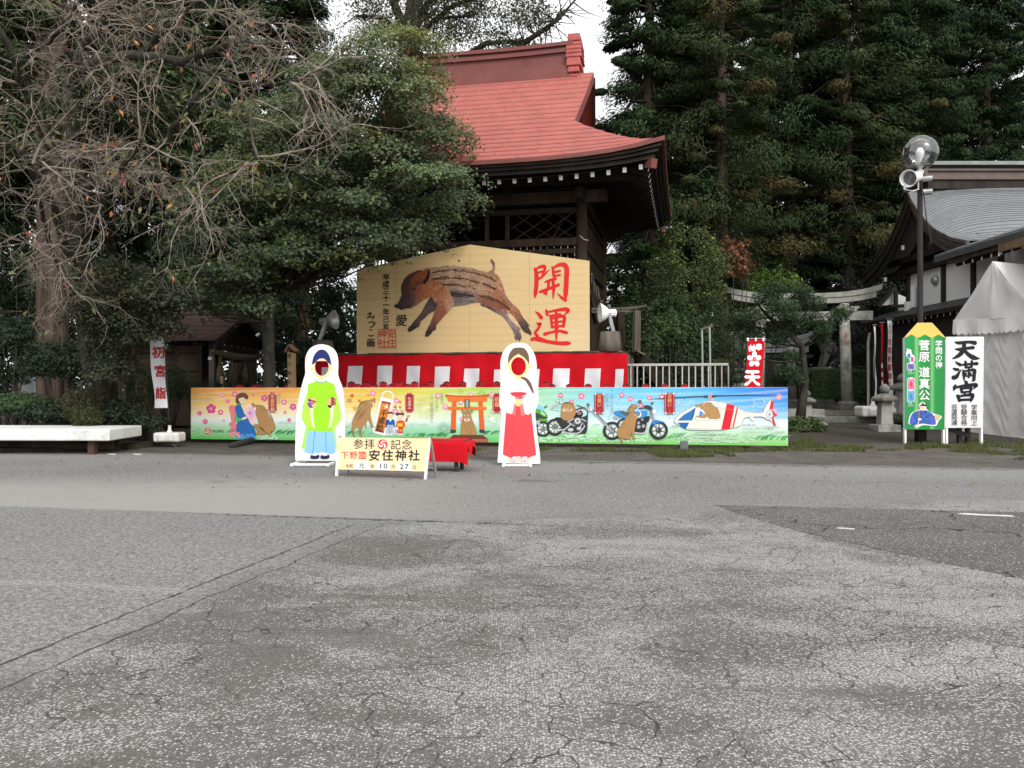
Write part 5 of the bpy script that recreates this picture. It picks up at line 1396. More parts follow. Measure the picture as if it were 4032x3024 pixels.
for q in ([(1420, 450), (1700, 462)], [(1040, 380), (1320, 425)], [(620, 690), (1100, 700)], [(865, 296), (1020, 330)], [(1050, 300), (1070, 380)]): pb.stroke(q, 4, '#8a9296')
pb.poly([(1510, 525), (1570, 520), (1590, 575), (1550, 575)], '#e9ebe4')
SK = '#8fa39a'
for q in ([(600, 835), (760, 830), (950, 815)], [(690, 830), (740, 745), (920, 735)], [(880, 845), (960, 868), (1100, 850), (1280, 838)], [(940, 740), (890, 800), (985, 850)], [(1140, 715), (1170, 770), (1195, 845)], [(720, 768), (1255, 770)], [(980, 740), (975, 850)]): pb.stroke(q, 8, SK); pb.stroke(q, 4, '#e2efe4')
plaque(282, 170, 432, 480, 'お祓い', 62, 216, '#e9c06a', '（ヘリコプター）')
pb.text('2019年5月', 1420, 636, 40, '#8f9aa6', bold=.0); pb.text('ゴールデンウィークに実施', 1424, 690, 38, '#a3b0b4', bold=.0); pb.text('ヘリコプターフライト in 安住神社', 1424, 742, 38, '#a3b4ac', bold=.0)
pb.build('illustrations', ban)
for x in (965, 1500, 2100, 2700):
    c = BB.pt(x, 1740, -.25)
    m = MB(); m.beam((c.x, c.y, .05), (c.x, c.y, 1.25), .10, .05, (1, 0, 0)); m.build('rear_post', M_BLACK, ban)
m = MB(); a, b = G(915, 1763), BB.pt(985, 1735, -.2); m.beam((a.x, a.y, .055), (b.x, b.y, .10), .18, .10); soft(m.build('foot', M_BLACK, ban), .02)
a = G(2697, 1776); m = MB(); m.box((a.x, a.y + .1, .11), (.17, .34, .21), R(-10)); soft(m.build('foot', surf('grey_block', (.16, .17, .18), bump=.2), ban), .01)
m = MB(); m.beam(BB.pt(760, 1720, -.3) + Vector((0, 0, -.06)), BB.pt(3095, 1745, -.3) + Vector((0, 0, -.04)), .06, .08); m.build('rear_rail', M_BLACK, ban)

# ---------------------------------------------------------------- face-in-hole boards
class Rel:
    pass
def cutout(name, label, xl, xr, Y, view, outline, holes, arts, feet):
    B = Board(xl, Y, xr, Y - .03)
    t = thing(name, label, 'photo board', B.pt((xl + xr) / 2, feet))
    x0, y0, sc = view
    px = lambda p: (x0 + p[0] / sc, y0 + p[1] / sc)
    lo = [[px(p) for p in spline(outline, True, 4)]] + [[px(p) for p in h] for h in holes]
    mm = MB(); mm.prism(lo, lambda x, y, o: B.pt(x, y, o), 0, -.018)
    mm.build('board', M_WHITE, t)
    p = Print(B, *view, step=.00015)
    arts(p)
    p.build('printed_figure', t)
    return t, B
VM = (1130, 1330, 2.86)
face_m = circ(391, 330, 79, 98, 28)
arm_l, arm_r = circ(281, 735, 55, 68, 20), circ(503, 733, 57, 68, 20)
def art_man(p):
    SKN, GRN, GR2 = '#fbd9a6', '#9de023', '#b2ec4e'
    p.poly([(283, 300), (300, 265), (485, 265), (497, 300), (492, 360), (475, 410), (440, 440), (415, 470), (380, 485), (355, 465), (335, 440), (300, 400), (285, 350)], SKN, 3, [face_m])
    p.ell(272, 350, 13, 22, SKN); p.ell(507, 352, 13, 22, SKN)
    hat = [(282, 300), (290, 240), (310, 190), (345, 148), (385, 132), (430, 142), (465, 180), (485, 225), (497, 300), (470, 285)]
    arc = [(391 + 80 * math.cos(a), 330 + 99 * math.sin(a)) for a in np.linspace(R(-28), R(-152), 14)]
    p.poly(spline(hat, False, 4) + arc + [(312, 285)], '#1d2a6a')
    p.stroke([(276, 296), (300, 292), (318, 275)], 7, '#2a3a80'); p.stroke([(465, 275), (485, 292), (502, 300)], 7, '#2a3a80')
    p.poly([(325, 480), (350, 455), (380, 495), (412, 458), (440, 478), (420, 510), (345, 510)], '#f4f6f8'); p.stroke([(350, 458), (380, 495), (412, 460)], 3, '#b9c6d2')
    # train of the robe, then trousers, sleeves and body
    p.poly([(212, 1000), (166, 1240), (200, 1260), (236, 1040)], GR2); p.poly([(535, 1000), (545, 1000), (562, 1250), (530, 1240)], GR2)
    p.poly([(232, 1035), (528, 1040), (548, 1285), (500, 1310), (392, 1285), (300, 1315), (196, 1285)], '#92c8fb', 0)
    p.stroke([(312, 1060), (292, 1300)], 6, '#2f78c8'); p.stroke([(438, 1060), (444, 1305)], 6, '#2f78c8')
    p.poly([(240, 520), (330, 490), (345, 505), (380, 512), (425, 505), (445, 488), (530, 520), (560, 640), (598, 760), (610, 870), (605, 930), (560, 985), (520, 1010), (520, 1055), (240, 1048), (225, 1005), (190, 960), (168, 905), (178, 770), (215, 660), (236, 590)], GRN, 0, [arm_l, arm_r])
    p.poly([(236, 590), (215, 660), (178, 770), (168, 905), (190, 960), (225, 1005), (300, 1025), (290, 900), (262, 805), (226, 740), (236, 690)], GR2); p.poly([(548, 600), (560, 640), (598, 760), (610, 870), (605, 930), (560, 985), (490, 1020), (512, 880), (520, 800), (556, 750), (552, 690)], GR2)
    p.stroke([(328, 478), (345, 497), (380, 505), (420, 498), (445, 482)], 8, '#2f9a4a')
    p.stroke([(281, 805), (282, 880), (295, 960), (310, 1030)], [34, 32, 30, 8], '#e9f7c0'); p.stroke([(506, 800), (505, 880), (490, 960), (470, 1030)], [34, 32, 30, 8], '#e9f7c0')
    for x0, x1 in (((281, 810), (308, 1020)), ((505, 810), (476, 1020))):
        for k in range(9): f = k / 9; a_ = Vector(x0).lerp(Vector(x1), f); b_ = Vector(x0).lerp(Vector(x1), f + .06); p.stroke([tuple(a_), tuple(b_)], 3, '#b5d870', caps=False)
    for q in ([(296, 1010), (320, 1045)], [(484, 1010), (462, 1045)]): p.stroke(q, [10, 4], '#c9a860')
    for x in (314, 428):
        p.blob([(x - 20, 1320), (x - 5, 1292), (x + 28, 1300), (x + 34, 1325)], '#f6f6f6')
        p.blob([(x - 50, 1350), (x - 40, 1318), (x - 10, 1330), (x + 25, 1322), (x + 50, 1318), (x + 50, 1350), (x + 20, 1363), (x - 30, 1363)], '#1d2650')
man_out = [(97, 1372), (95, 1180), (102, 950), (120, 770), (150, 600), (185, 470), (205, 400), (204, 300), (212, 210), (250, 130), (310, 88), (385, 72), (460, 86), (530, 130), (568, 205), (577, 300), (574, 400), (590, 470), (625, 560), (642, 680), (650, 830), (652, 1000), (652, 1180), (648, 1300), (640, 1372), (600, 1381), (380, 1384), (140, 1380)]
man, BMN = cutout('man_photo_board', 'white face-in-hole board of a priest figure in lime green robe and blue trousers', 1160, 1360, 15.0, VM, man_out, [face_m, arm_l, arm_r], art_man, 1826)
VW = (1900, 1330, 3.0733)
face_w = circ(435, 344, 90, 111, 28)
def art_woman(p):
    SKN, W = '#fcdc9f', '#f3f6fc'
    p.poly([(308, 300), (330, 250), (435, 190), (540, 250), (562, 310), (552, 390), (525, 440), (475, 475), (465, 510), (432, 522), (408, 505), (400, 475), (350, 440), (318, 380)], SKN, 3, [face_w])
    p.ell(292, 330, 20, 30, SKN); p.ell(578, 340, 20, 33, SKN)
    p.poly(spline([(308, 318), (312, 240), (330, 180), (375, 128), (435, 117), (500, 125), (540, 170), (562, 230), (565, 328)], False, 4) + [(540, 280), (500, 235), (435, 194), (380, 225), (335, 275)], '#6f5742')
    LNE = '#c4c9d4'
    for q in ([(303, 464), (400, 450)], [(303, 464), (318, 512)], [(318, 512), (398, 480)], [(520, 442), (577, 446)], [(577, 446), (572, 502)], [(572, 502), (540, 490)]): p.stroke(q, 3, '#f0c6d0')
    p.poly([(345, 520), (380, 497), (420, 520), (440, 530), (480, 510), (520, 520), (560, 600), (620, 690), (645, 770), (600, 880), (560, 935), (510, 920), (490, 820), (400, 780), (375, 900), (340, 925), (290, 890), (240, 790), (245, 720), (300, 620)], W, 0)
    p.stroke([(352, 530), (320, 580), (280, 680), (240, 740), (240, 790), (290, 885), (345, 922), (372, 900), (385, 800), (392, 745), (350, 705), (312, 678)], 4, LNE); p.stroke([(520, 515), (570, 600), (620, 690), (648, 775), (605, 880), (550, 935), (515, 925), (495, 830), (475, 740), (510, 710), (565, 690)], 4, LNE)
    p.stroke([(385, 498), (432, 548), (455, 530)], 4, LNE); p.stroke([(495, 505), (430, 560), (370, 655)], 4, LNE); p.stroke([(350, 545), (330, 600), (332, 655)], 4, LNE); p.stroke([(535, 545), (540, 600), (538, 655)], 4, LNE)
    p.stroke([(470, 480), (520, 500), (570, 560), (612, 662)], [18, 36, 40, 18], '#6f5742')
    RD = '#f5484f'
    p.poly([(332, 662), (400, 655), (470, 655), (540, 664), (520, 690), (470, 705), (470, 740), (400, 740), (398, 715), (350, 692)], '#ef3a42')
    p.poly([(285, 905), (340, 925), (372, 902), (392, 780), (480, 790), (508, 915), (548, 935), (590, 905), (650, 1415), (525, 1462), (440, 1430), (345, 1452), (246, 1412)], RD)
    p.stroke([(370, 930), (355, 1448)], 4, '#c9303c'); p.stroke([(505, 930), (526, 1458)], 4, '#c9303c')
    p.poly([(385, 790), (408, 795), (392, 945), (360, 915)], '#fb7f78'); p.poly([(450, 815), (485, 795), (506, 945), (468, 950)], '#fb7f78'); p.poly([(395, 720), (450, 705), (430, 745), (400, 755)], '#fb7f78'); p.poly([(455, 710), (520, 705), (480, 740)], '#f9625e')
    p.blob([(385, 780), (400, 740), (440, 745), (480, 755), (488, 785), (460, 815), (430, 830), (400, 810)], SKN)
    for q in ([(410, 800), (455, 770)], [(425, 815), (470, 785)]): p.stroke(q, 3, '#e8b878')
    for x in (384, 508):
        p.ell(x, 1472, 58, 30, '#d9c79c'); p.blob([(x - 40, 1470), (x - 20, 1440), (x + 30, 1440), (x + 44, 1472), (x + 20, 1490), (x - 20, 1490)], '#f6f6f8')
        p.stroke([(x - 42, 1450), (x, 1480), (x + 44, 1448)], 7, '#d93a44'); p.stroke([(x, 1480), (x - 4, 1492)], 6, '#d93a44')
wom_out = [(183, 1500), (190, 1400), (200, 1250), (218, 1080), (230, 900), (205, 820), (205, 700), (218, 560), (222, 460), (216, 380), (220, 270), (250, 170), (310, 95), (370, 65), (435, 57), (510, 66), (575, 110), (625, 190), (652, 290), (656, 400), (665, 520), (677, 700), (670, 800), (640, 890), (650, 1050), (670, 1230), (690, 1380), (698, 1500), (670, 1523), (440, 1517), (215, 1510)]
wom, BWM = cutout('maiden_photo_board', 'white face-in-hole board of a shrine maiden figure in white top and red skirt', 1960, 2128, 14.9, VW, wom_out, [face_w], art_woman, 1826)
for t, B, fx, y0 in ((man, BMN, (1170, 1310), 1818), (wom, BWM, (1985, 2090), 1827)):
    for x in fx:
        a = B.pt(x, 1800, .35); b = B.pt(x, 1800, -.55)
        m = MB(); m.beam((a.x, a.y, .03), (b.x, b.y, .03), .05, .05); soft(m.build('foot', M_WHITE, t), .006)
        m = MB(); m.beam((b.x, b.y, .05), tuple(B.pt(x, 1600, -.03)), .04, .04); m.build('rear_strut', M_WHITE, t)
    a, b = B.pt(fx[0], 1800, .22), B.pt(fx[1], 1800, .22)
    m = MB(); m.beam((a.x, a.y, .03), (b.x, b.y, .03), .045, .04); m.build('cross_bar', M_WHITE, t)

# ---------------------------------------------------------------- dated visit sign (A frame) and red bench
VS = (1130, 1330, 2.86)
gl, gr = G(1130 + 555 / 2.86, 1330 + 1560 / 2.86), G(1130 + 1555 / 2.86, 1330 + 1598 / 2.86)
dirv = (gr - gl).normalized(); back = Vector((-dirv.y, dirv.x, 0))
AS = SlopedBoard(gl, gr, gl + back * .16 + Vector((0, 0, .66)))
sg = thing('visit_sign', 'low wooden A-frame sign with shrine name, crest and date cards', 'sign', (gl + gr) / 2)
pv = lambda x, y: (1130 + x / 2.86, 1330 + y / 2.86)
m = MB(); m.prism([[pv(580, 1120), pv(1602, 1130), pv(1578, 1505), pv(544, 1480)]], lambda x, y, o: AS.pt(x, y, o), .0, -.014)
M_SIGNWOOD = wood_print('pale_sign_wood', tuple(v * .80 for v in lin('#f6dcae')), tuple(v * .80 for v in lin('#eccb98')), (.6, 1, 14))
m.build('board', M_SIGNWOOD, sg)
p = Print(AS, *VS, step=.00015, base=.001)
BR = '#3a2f22'
p.text('参拝', 805, 1198, 112, BR, bold=.012, pitch=1.12, sx=1.0); p.text('記念', 1225, 1205, 112, BR, bold=.012, pitch=1.12)
swirl(p, 1077, 1200, 56, '#e02a36', '#fbeee2')
p.text('下野國', 652, 1322, 84, '#dc4a3c', bold=.012, pitch=1.16); 
for q in ([(815, 1292), (893, 1294)], [(893, 1294), (890, 1362)], [(890, 1362), (813, 1360)], [(813, 1360), (815, 1292)]): p.stroke(q, 5, '#dc4a3c')
p.text('安住神社', 985, 1326, 122, '#231d18', bold=.03, pitch=1.2, shear=.06, sx=1.02)
p.text('令和', 680, 1445, 46, '#4a3d2c', bold=.0); p.text('年', 962, 1448, 46, '#4a3d2c', bold=.0); p.text('月', 1197, 1452, 46, '#4a3d2c', bold=.0); p.text('日', 1437, 1458, 46, '#4a3d2c', bold=.0)
p.build('lettering', sg)
for (x0, y0, x1, y1, tx) in ((765, 1390, 922, 1482, '元'), (1000, 1396, 1162, 1490, '10'), (1240, 1404, 1400, 1494, '27')):
    m = MB(); m.prism([[pv(x0, y0), pv(x1, y0 + 3), pv(x1 - 2, y1 + 2), pv(x0 - 2, y1 - 2)]], lambda x, y, o: AS.pt(x, y, o), .007, .0015)
    o = m.build('date_card', M_WHITE, sg)
    p = Print(AS, *VS, step=.0002, base=.0078)
    if len(tx) == 1: p.text(tx, (x0 + x1) / 2, (y0 + y1) / 2, 66, '#222222', bold=.02)
    else: p.text(tx, (x0 + x1) / 2 - 26, (y0 + y1) / 2, 74, '#222222', bold=.02, pitch=1.05, sx=1.2)
    p.build('card_lettering', o)
zt = lambda x, y, o: AS.pt(*pv(x, y), o)
for x, xt in ((555, 583), (1556, 1598)):
    top = zt(xt, 1125, -.03); bot = Vector((gl if x < 900 else gr)) + back * .01
    m = MB(); m.beam(bot, top, .045, .03, (dirv.x, dirv.y, 0)); m.build('front_leg', M_WHITE, sg)
    m = MB(); m.beam(bot + back * .42, top + Vector((0, 0, .03)), .045, .03, (dirv.x, dirv.y, 0)); m.build('rear_leg', M_STEEL, sg)
m = MB(); m.beam(gl + back * .30 + Vector((0, 0, .15)), gr + back * .30 + Vector((0, 0, .15)), .03, .03); m.build('rear_rail', M_STEEL, sg)
# red bench
b1, b2 = G(1130 + 1908 / 2.86, 1330 + 1505 / 2.86), G(1130 + 1970 / 2.86, 1330 + 1470 / 2.86)
bn = thing('red_bench', 'black bench draped with a bright red cloth behind the A-frame sign', 'bench', b1 + Vector((-.7, .2, 0)))
ux = Vector((math.cos(R(-9)), math.sin(R(-9)), 0)); vx = Vector((-ux.y, ux.x, 0))
HB = .52
def bp(a, b, z): return b1 + ux * a + vx * b + Vector((0, 0, z))
for a in (0, -1.75):
    for b in (0, .42):
        m = MB(); m.beam(bp(a, b, 0), bp(a, b, HB - .05), .07, .07, (1, 0, 0)); soft(m.build('leg', M_BLACK, bn), .005)
    m = MB(); m.beam(bp(a, 0, .30), bp(a, .42, .30), .04, .05); m.build('stretcher', M_BLACK, bn)
m = MB(); m.hexa([bp(-1.9, -.07, HB - .05), bp(.16, -.07, HB - .05), bp(.16, .5, HB - .05), bp(-1.9, .5, HB - .05)], [bp(-1.9, -.07, HB), bp(.16, -.07, HB), bp(.16, .5, HB), bp(-1.9, .5, HB)]); m.build('seat', M_BLACK, bn)
cl = MB()
def cloth(u, v):
    a = -1.95 + 2.17 * u
    s_ = (v - .5) * 2
    if abs(s_) < .42:
        b = .21 + s_ / .42 * .29; z = HB + .008 + .006 * math.sin(a * 5)
    else:
        d = (abs(s_) - .42) / .58
        b = .21 + (.29 + .03 * d + .02 * math.sin(a * 9 + (s_ > 0)) * d) * (1 if s_ > 0 else -1)
        z = HB + .006 - d * (.36 if s_ < 0 else .25)
    if u > .95: z -= (u - .95) * 1.2
    return bp(a, b, z)
cl.grid(cloth, 44, 26)
m2 = cl
m2.build('red_cloth', M_REDCLOTH, bn, True)
m = MB()
m.grid(lambda u, v: bp(.215 + .03 * v + .015 * math.sin(u * 9) * v, -.07 + .58 * u, HB - .05 - v * (.06 + .30 * abs(2 * u - 1) ** 2 * .6)), 14, 5)
m.build('cloth_end', M_REDCLOTH, bn, True)

# ---------------------------------------------------------------- pencil sign and white sign
VP = (3500, 1230, 3.017)
BP_ = Board(3561, 20.75, 3720, 20.45)
pen = thing('pencil_sign', 'green signboard shaped like a pencil with yellow tip and white characters', 'sign', BP_.pt(3640, 1745))
px = lambda p: (3500 + p[0] / 3.017, 1230 + p[1] / 3.017)
po = [(187, 292), (340, 123), (515, 122), (668, 290), (660, 1390), (187, 1388)]
m = MB(); m.prism([[px(q) for q in po]], lambda x, y, o: BP_.pt(x, y, o), 0, -.03); m.build('board', M_WHITE, pen)
p = Print(BP_, *VP)
p.poly([(189, 292), (341, 124), (514, 123), (667, 290), (659, 1389), (188, 1387)], '#ffd06a')
YG = [np.array(ink(c)) for c in ('#fbc94e', '#ffe0a0', '#fbc64a')]
wav = lambda x: 262 + 34 * abs(math.sin(math.pi * ((x - 189) / 160 - .0) + math.pi * .5)) ** 1.4
GSH = [(0, '#28a05a'), (.22, '#2a9c4c'), (.3, '#8fcf8a'), (.36, '#2ba24a'), (.62, '#249443'), (.68, '#86c983'), (.76, '#2a9c48'), (1, '#2a8f4a')]
gsh = [(f, np.array(ink(c))) for f, c in GSH]
n = 64
for i in range(n):
    f = (i + .5) / n
    k = max(j for j in range(len(gsh) - 1) if gsh[j][0] <= f); u = (f - gsh[k][0]) / (gsh[k + 1][0] - gsh[k][0])
    p.mb.cur = tuple(gsh[k][1] * (1 - u) + gsh[k + 1][1] * u)
    x0, x1 = 189 + 478 * i / n, 189 + 478 * (i + 1) / n
    xb0, xb1 = 188.5 + 471 * i / n, 188.5 + 471 * (i + 1) / n
    p.mb.add([p.at((x0, wav(x0)), p.off + .0006), p.at((x1, wav(x1)), p.off + .0006), p.at((xb1, 1388), p.off + .0006), p.at((xb0, 1387), p.off + .0006)], [(0, 1, 2, 3)])
p.off += .001
for ch, y in (('菅', 392), ('原', 530), ('道', 712), ('真', 850), ('公', 985)): p.text(ch, 427, y + 5, 122, '#0f5a2c', bold=.03, sx=1.05); p.text(ch, 422, y, 122, '#ffffff', bold=.03, sx=1.05)
p.text('学問の神', 594, 372, 82, '#ffffff', True, .02, 1.03)
p.ell(238, 490, 34, 58, '#f4f6f4'); p.ell(276, 550, 32, 52, '#f4f6f4'); p.stroke([(212, 430), (240, 455), (270, 448)], 8, '#f4f6f4'); p.rect(220, 490, 256, 540, '#3f8fc8'); p.rect(260, 530, 294, 586, '#e04aa8')
for x0, y0, x1, y1, c, c2 in ((220, 612, 305, 676, '#8f78b8', '#6a5aa8'), (222, 790, 306, 918, '#f090b0', '#e0506a'), (220, 935, 306, 1058, '#78b4e0', '#4f90c8')):
    p.poly([(x0 - 6, y0), (x0 + 22, y0 - 18), (x1 - 22, y0 - 18), (x1 + 6, y0), (x1 + 6, y1 + 5), (x0 - 6, y1 + 5)], '#f2f4f2'); p.poly([(x0, y0 + 4), (x0 + 24, y0 - 8), (x1 - 24, y0 - 8), (x1, y0 + 4), (x1, y1), (x0, y1)], c)
    p.ell((x0 + x1) / 2, (y0 + y1) / 2, 16, (y1 - y0) * .3, c2); p.ell((x0 + x1) / 2, y0 - 8, 12, 8, '#ffffff')
    for k in range(7): p.ell(random.uniform(x0 + 8, x1 - 8), random.uniform(y0 + 12, y1 - 8), 7, 6, c2, n=8)
p.text('学業', 238, 696, 24, '#e8f4e8', bold=.01); p.text('お守り', 238, 724, 24, '#e8f4e8', bold=.01); p.text('合格', 238, 1080, 24, '#e8f4e8', bold=.01); p.text('お守り', 238, 1108, 24, '#e8f4e8', bold=.01)
p.blob([(232, 1320), (255, 1210), (320, 1165), (365, 1150), (355, 1100), (395, 1060), (425, 1075), (450, 1120), (460, 1160), (530, 1200), (600, 1220), (628, 1245), (590, 1290), (560, 1345), (500, 1345), (400, 1340), (340, 1368), (300, 1360), (310, 1335)], '#f6f8f6')
p.blob([(245, 1315), (268, 1215), (330, 1170), (390, 1165), (450, 1165), (510, 1200), (545, 1260), (552, 1330), (470, 1330), (400, 1320), (300, 1335)], '#3f62b8'); p.blob([(245, 1315), (268, 1225), (300, 1250), (310, 1300), (280, 1325)], '#5a6ad0'); p.blob([(552, 1330), (530, 1240), (490, 1250), (450, 1300), (500, 1320)], '#5a6ad0')
for k in range(46): x, y = random.uniform(300, 490), random.uniform(1185, 1310); p.ell(x, y, 9, 7, random.choice(('#2f4a98', '#5f8ad8', '#3f9ab0', '#304fa8')), n=7)
p.blob([(368, 1150), (366, 1110), (385, 1098), (425, 1102), (430, 1140), (405, 1166), (385, 1164)], '#f6dcc4'); p.blob([(362, 1108), (395, 1090), (440, 1095), (440, 1112), (400, 1110)], '#1c1c20'); p.stroke([(405, 1100), (402, 1085), (404, 1072)], [18, 16, 12], '#1c1c20'); p.stroke([(425, 1095), (445, 1110), (450, 1150)], 5, '#1c1c20'); p.stroke([(380, 1128), (392, 1126)], 3, '#3a2c28')
p.poly([(346, 1172), (362, 1172), (360, 1260), (348, 1260)], '#b5845a'); p.poly([(530, 1225), (590, 1215), (620, 1245), (575, 1285), (545, 1260)], '#e6c9a0'); p.stroke([(530, 1240), (560, 1225)], 5, '#2a2420'); p.stroke([(355, 1270), (345, 1320), (320, 1355)], [10, 16, 12], '#d8d2c0'); p.ell(365, 1268, 22, 14, '#f4f0e4')
p.build('printed_face', pen)
for x in (195, 652):
    m = MB(); a = BP_.pt(*px((x, 1380)), -.02); b = BP_.pt(*px((x, 300)), -.055); m.beam((a.x, a.y + .03, 0), (b.x, b.y + .03, b.z), .09, .05, (1, 0, 0)); soft(m.build('post', M_WHITE, pen), .004)
BW = Board(3722, 20.5, 3875, 20.2)
wh = thing('white_sign', 'white signboard with three large black brush characters beside the tent', 'sign', BW.pt(3800, 1735))
m = MB(); m.prism([[px(q) for q in ((676, 290), (1132, 287), (1117, 1370), (668, 1372))]], lambda x, y, o: BW.pt(x, y, o), 0, -.03); soft(m.build('board', M_WHITE, wh), .003)
p = Print(BW, *VP)
K_ = '#1b1b22'
for pts, ws in (([(785, 352), (830, 362), (950, 352), (1022, 362)], [12, 34, 30, 44]), ([(792, 436), (850, 440), (920, 428), (1000, 418)], [14, 38, 28, 36]), ([(895, 365), (890, 430), (855, 490), (800, 530), (748, 552)], [38, 44, 44, 32, 4]), ([(890, 440), (945, 500), (1010, 538), (1082, 550)], [30, 40, 50, 4]),
    ([(790, 582), (815, 605), (848, 622)], [6, 28, 34]), ([(762, 660), (785, 675), (822, 680)], [8, 30, 30]), ([(770, 775), (805, 760), (835, 712), (868, 672)], [46, 40, 22, 3]),
    ([(862, 625), (900, 620), (980, 612), (1045, 608)], [18, 24, 24, 36]), ([(905, 575), (912, 600), (915, 655)], [12, 32, 26]), ([(985, 570), (985, 600), (980, 650)], [14, 32, 26]), ([(912, 652), (985, 648)], [20, 20]), ([(885, 692), (890, 740), (893, 805)], [24, 34, 12]),
    ([(888, 700), (950, 690), (1015, 686), (1012, 740), (1008, 800), (985, 815)], [16, 22, 36, 36, 34, 8]), ([(948, 655), (948, 770)], [24, 22]), ([(916, 722), (918, 756), (944, 752)], [18, 18, 12]), ([(972, 718), (974, 754), (990, 745)], [16, 18, 8]),
    ([(900, 815), (915, 830), (925, 862)], [14, 38, 34]), ([(790, 868), (780, 895), (768, 930)], [24, 40, 8]), ([(800, 890), (900, 870), (1020, 860), (1035, 872), (1000, 912)], [24, 28, 40, 36, 4]),
    ([(858, 900), (866, 950)], [32, 26]), ([(862, 908), (920, 898), (975, 898), (962, 945)], [20, 24, 34, 26]), ([(870, 948), (955, 940)], [22, 20]), ([(905, 950), (892, 985)], [24, 22]), ([(818, 992), (838, 1045)], [34, 34]), ([(825, 998), (910, 985), (992, 982), (972, 1045)], [22, 26, 42, 30]), ([(845, 1040), (960, 1034)], [26, 26])):
    p.stroke(pts, [w_ * 1.22 for w_ in ws], K_, k=6)
p.text('学業向上', 1012, 1128, 66, '#4a4844', True, .015, .94, 1.12); p.text('受験合格', 892, 1126, 66, '#4a4844', True, .015, .94, 1.12); p.text('芸道発達', 776, 1125, 66, '#4a4844', True, .015, .94, 1.12)
p.build('lettering', wh)
for x in (686, 1101):
    m = MB(); a = BW.pt(*px((x, 1360)), -.02); b = BW.pt(*px((x, 320)), -.055); m.beam((a.x, a.y + .02, 0), (b.x, b.y + .02, b.z), .085, .05, (1, 0, 0)); soft(m.build('post', M_WHITE, wh), .004)
for x in (860, 960):
    m = MB(); a = BW.pt(*px((x, 1360)), -.35); m.beam((a.x, a.y, 0), (a.x, a.y, .62), .13, .08, (1, 0, 0)); m.build('rear_stake', M_BLACK, wh)
m = MB(); a, b = BW.pt(*px((705, 1390)), -.3), BW.pt(*px((960, 1470)), -.3); m.beam(a, b, .05, .10); m.build('rear_stay', M_BLACK, wh)
# ---------------------------------------------------------------- right-hand hall with grey copper roof
def PX(x, y, X):
    """point seen at pixel (x, y) lying in the plane of constant X"""
    return P(x, y, X * F / (x - CX))
rh = thing('copper_roof_hall', 'white plastered hall with grey copper roof and dark timber gable behind the tent', 'hall', (18, 31, .2))
GX_ = 14.8
prof = [PX(x, y, GX_) for x, y in ((3577, 757), (3596, 795), (3615, 826), (3651, 871), (3681, 901), (3742, 934), (3808, 949))]
vy = [p.y for p in prof]; vz = [p.z for p in prof]          # verge profile, ridge to eaves
def verge(s):
    s = min(max(s, 0), 1) * (len(vy) - 1); i = min(int(s), len(vy) - 2); f = s - i
    return vy[i] + (vy[i + 1] - vy[i]) * f, vz[i] + (vz[i + 1] - vz[i]) * f
XE = 30.0
def rsurf(s, x):
    """front slope: s 0 ridge, 1 eaves; rolls over towards the verge"""
    y, z = verge(s)
    d = x - GX_
    k = 1 - math.exp(-d / .9)
    roll = (.30 + .42 * math.sin(math.pi * min(1, s * 1.02))) * (1 - .85 * max(0, (s - .8) / .2))
    return Vector((x, y - .0 * d, z + roll * k))
NC = 33
xs_ = [GX_ + q for q in (0, .12, .3, .55, .9, 1.4, 2.1, 3.2, 4.6, 6.2, 8.2, 11.0, 15.2)]
for j in range(NC):
    s0, s1 = j / NC, (j + 1) / NC
    for c0, c1 in ((0, 6), (6, 9), (9, 12)):
        m = MB(); xx = xs_[c0:c1 + 1]; n = len(xx)
        rows = [[rsurf(s1 + .004, x) + Vector((0, -.008, .014)) for x in xx], [rsurf(s1 + .004, x) + Vector((0, -.010, .030)) for x in xx], [rsurf(s0, x) for x in xx]]
        m.add([q for r in rows for q in r], [(k * n + i, k * n + i + 1, (k + 1) * n + i + 1, (k + 1) * n + i) for k in range(2) for i in range(n - 1)])
        m.build('roof_course', M_COPPER, rh, True)
m = MB()
YR = vy[0]
m.grid(lambda u, v: rsurf(v, GX_ + .002 + 15 * u) - Vector((0, 0, .30)), 12, 14); m.build('roof_underlay', M_DARKWOOD, rh)
m = MB()
m.grid(lambda u, v: (lambda q: Vector((q.x, 2 * YR - q.y, q.z)))(rsurf(v, GX_ + 15 * (1 - u))), 12, 14); m.build('rear_roof_slope', M_COPPER, rh, True)
# ridge
zr0 = rsurf(0, 20).z
def rail(m_, x0, x1, y, z, w, h): m_.box(((x0 + x1) / 2, y, z), (x1 - x0, w, h))
for nm, mt, z0, z1, w_ in (('ridge_base', M_DARKWOOD, -.25, .08, .8), ('ridge_ledge', M_BROWNCOPPER, .08, .15, .95), ('ridge_board', M_BROWNCOPPER, .15, .42, .62), ('ridge_ledge', M_BROWNCOPPER, .42, .49, .8), ('ridge_shadow_board', M_DARKWOOD, .49, .62, .66), ('ridge_cap', M_VERDI, .62, .75, .95)):
    m = MB()
    for i in range(8):
        x0, x1 = 15.35 + 14.5 * i / 8, 15.35 + 14.5 * (i + 1) / 8
        m.box(((x0 + x1) / 2, YR, zr0 + (z0 + z1) / 2), (x1 - x0 + .0, w_, z1 - z0))
    m.build(nm, mt, rh)
m = MB()
for z0, z1, r in ((.0, .3, .5), (.3, .62, .42), (.62, .95, .5)): m.box((15.25, YR, zr0 + (z0 + z1) / 2), (.16, r * 2, z1 - z0 - .01))
m.build('ridge_end_ornament', M_BROWNCOPPER, rh)
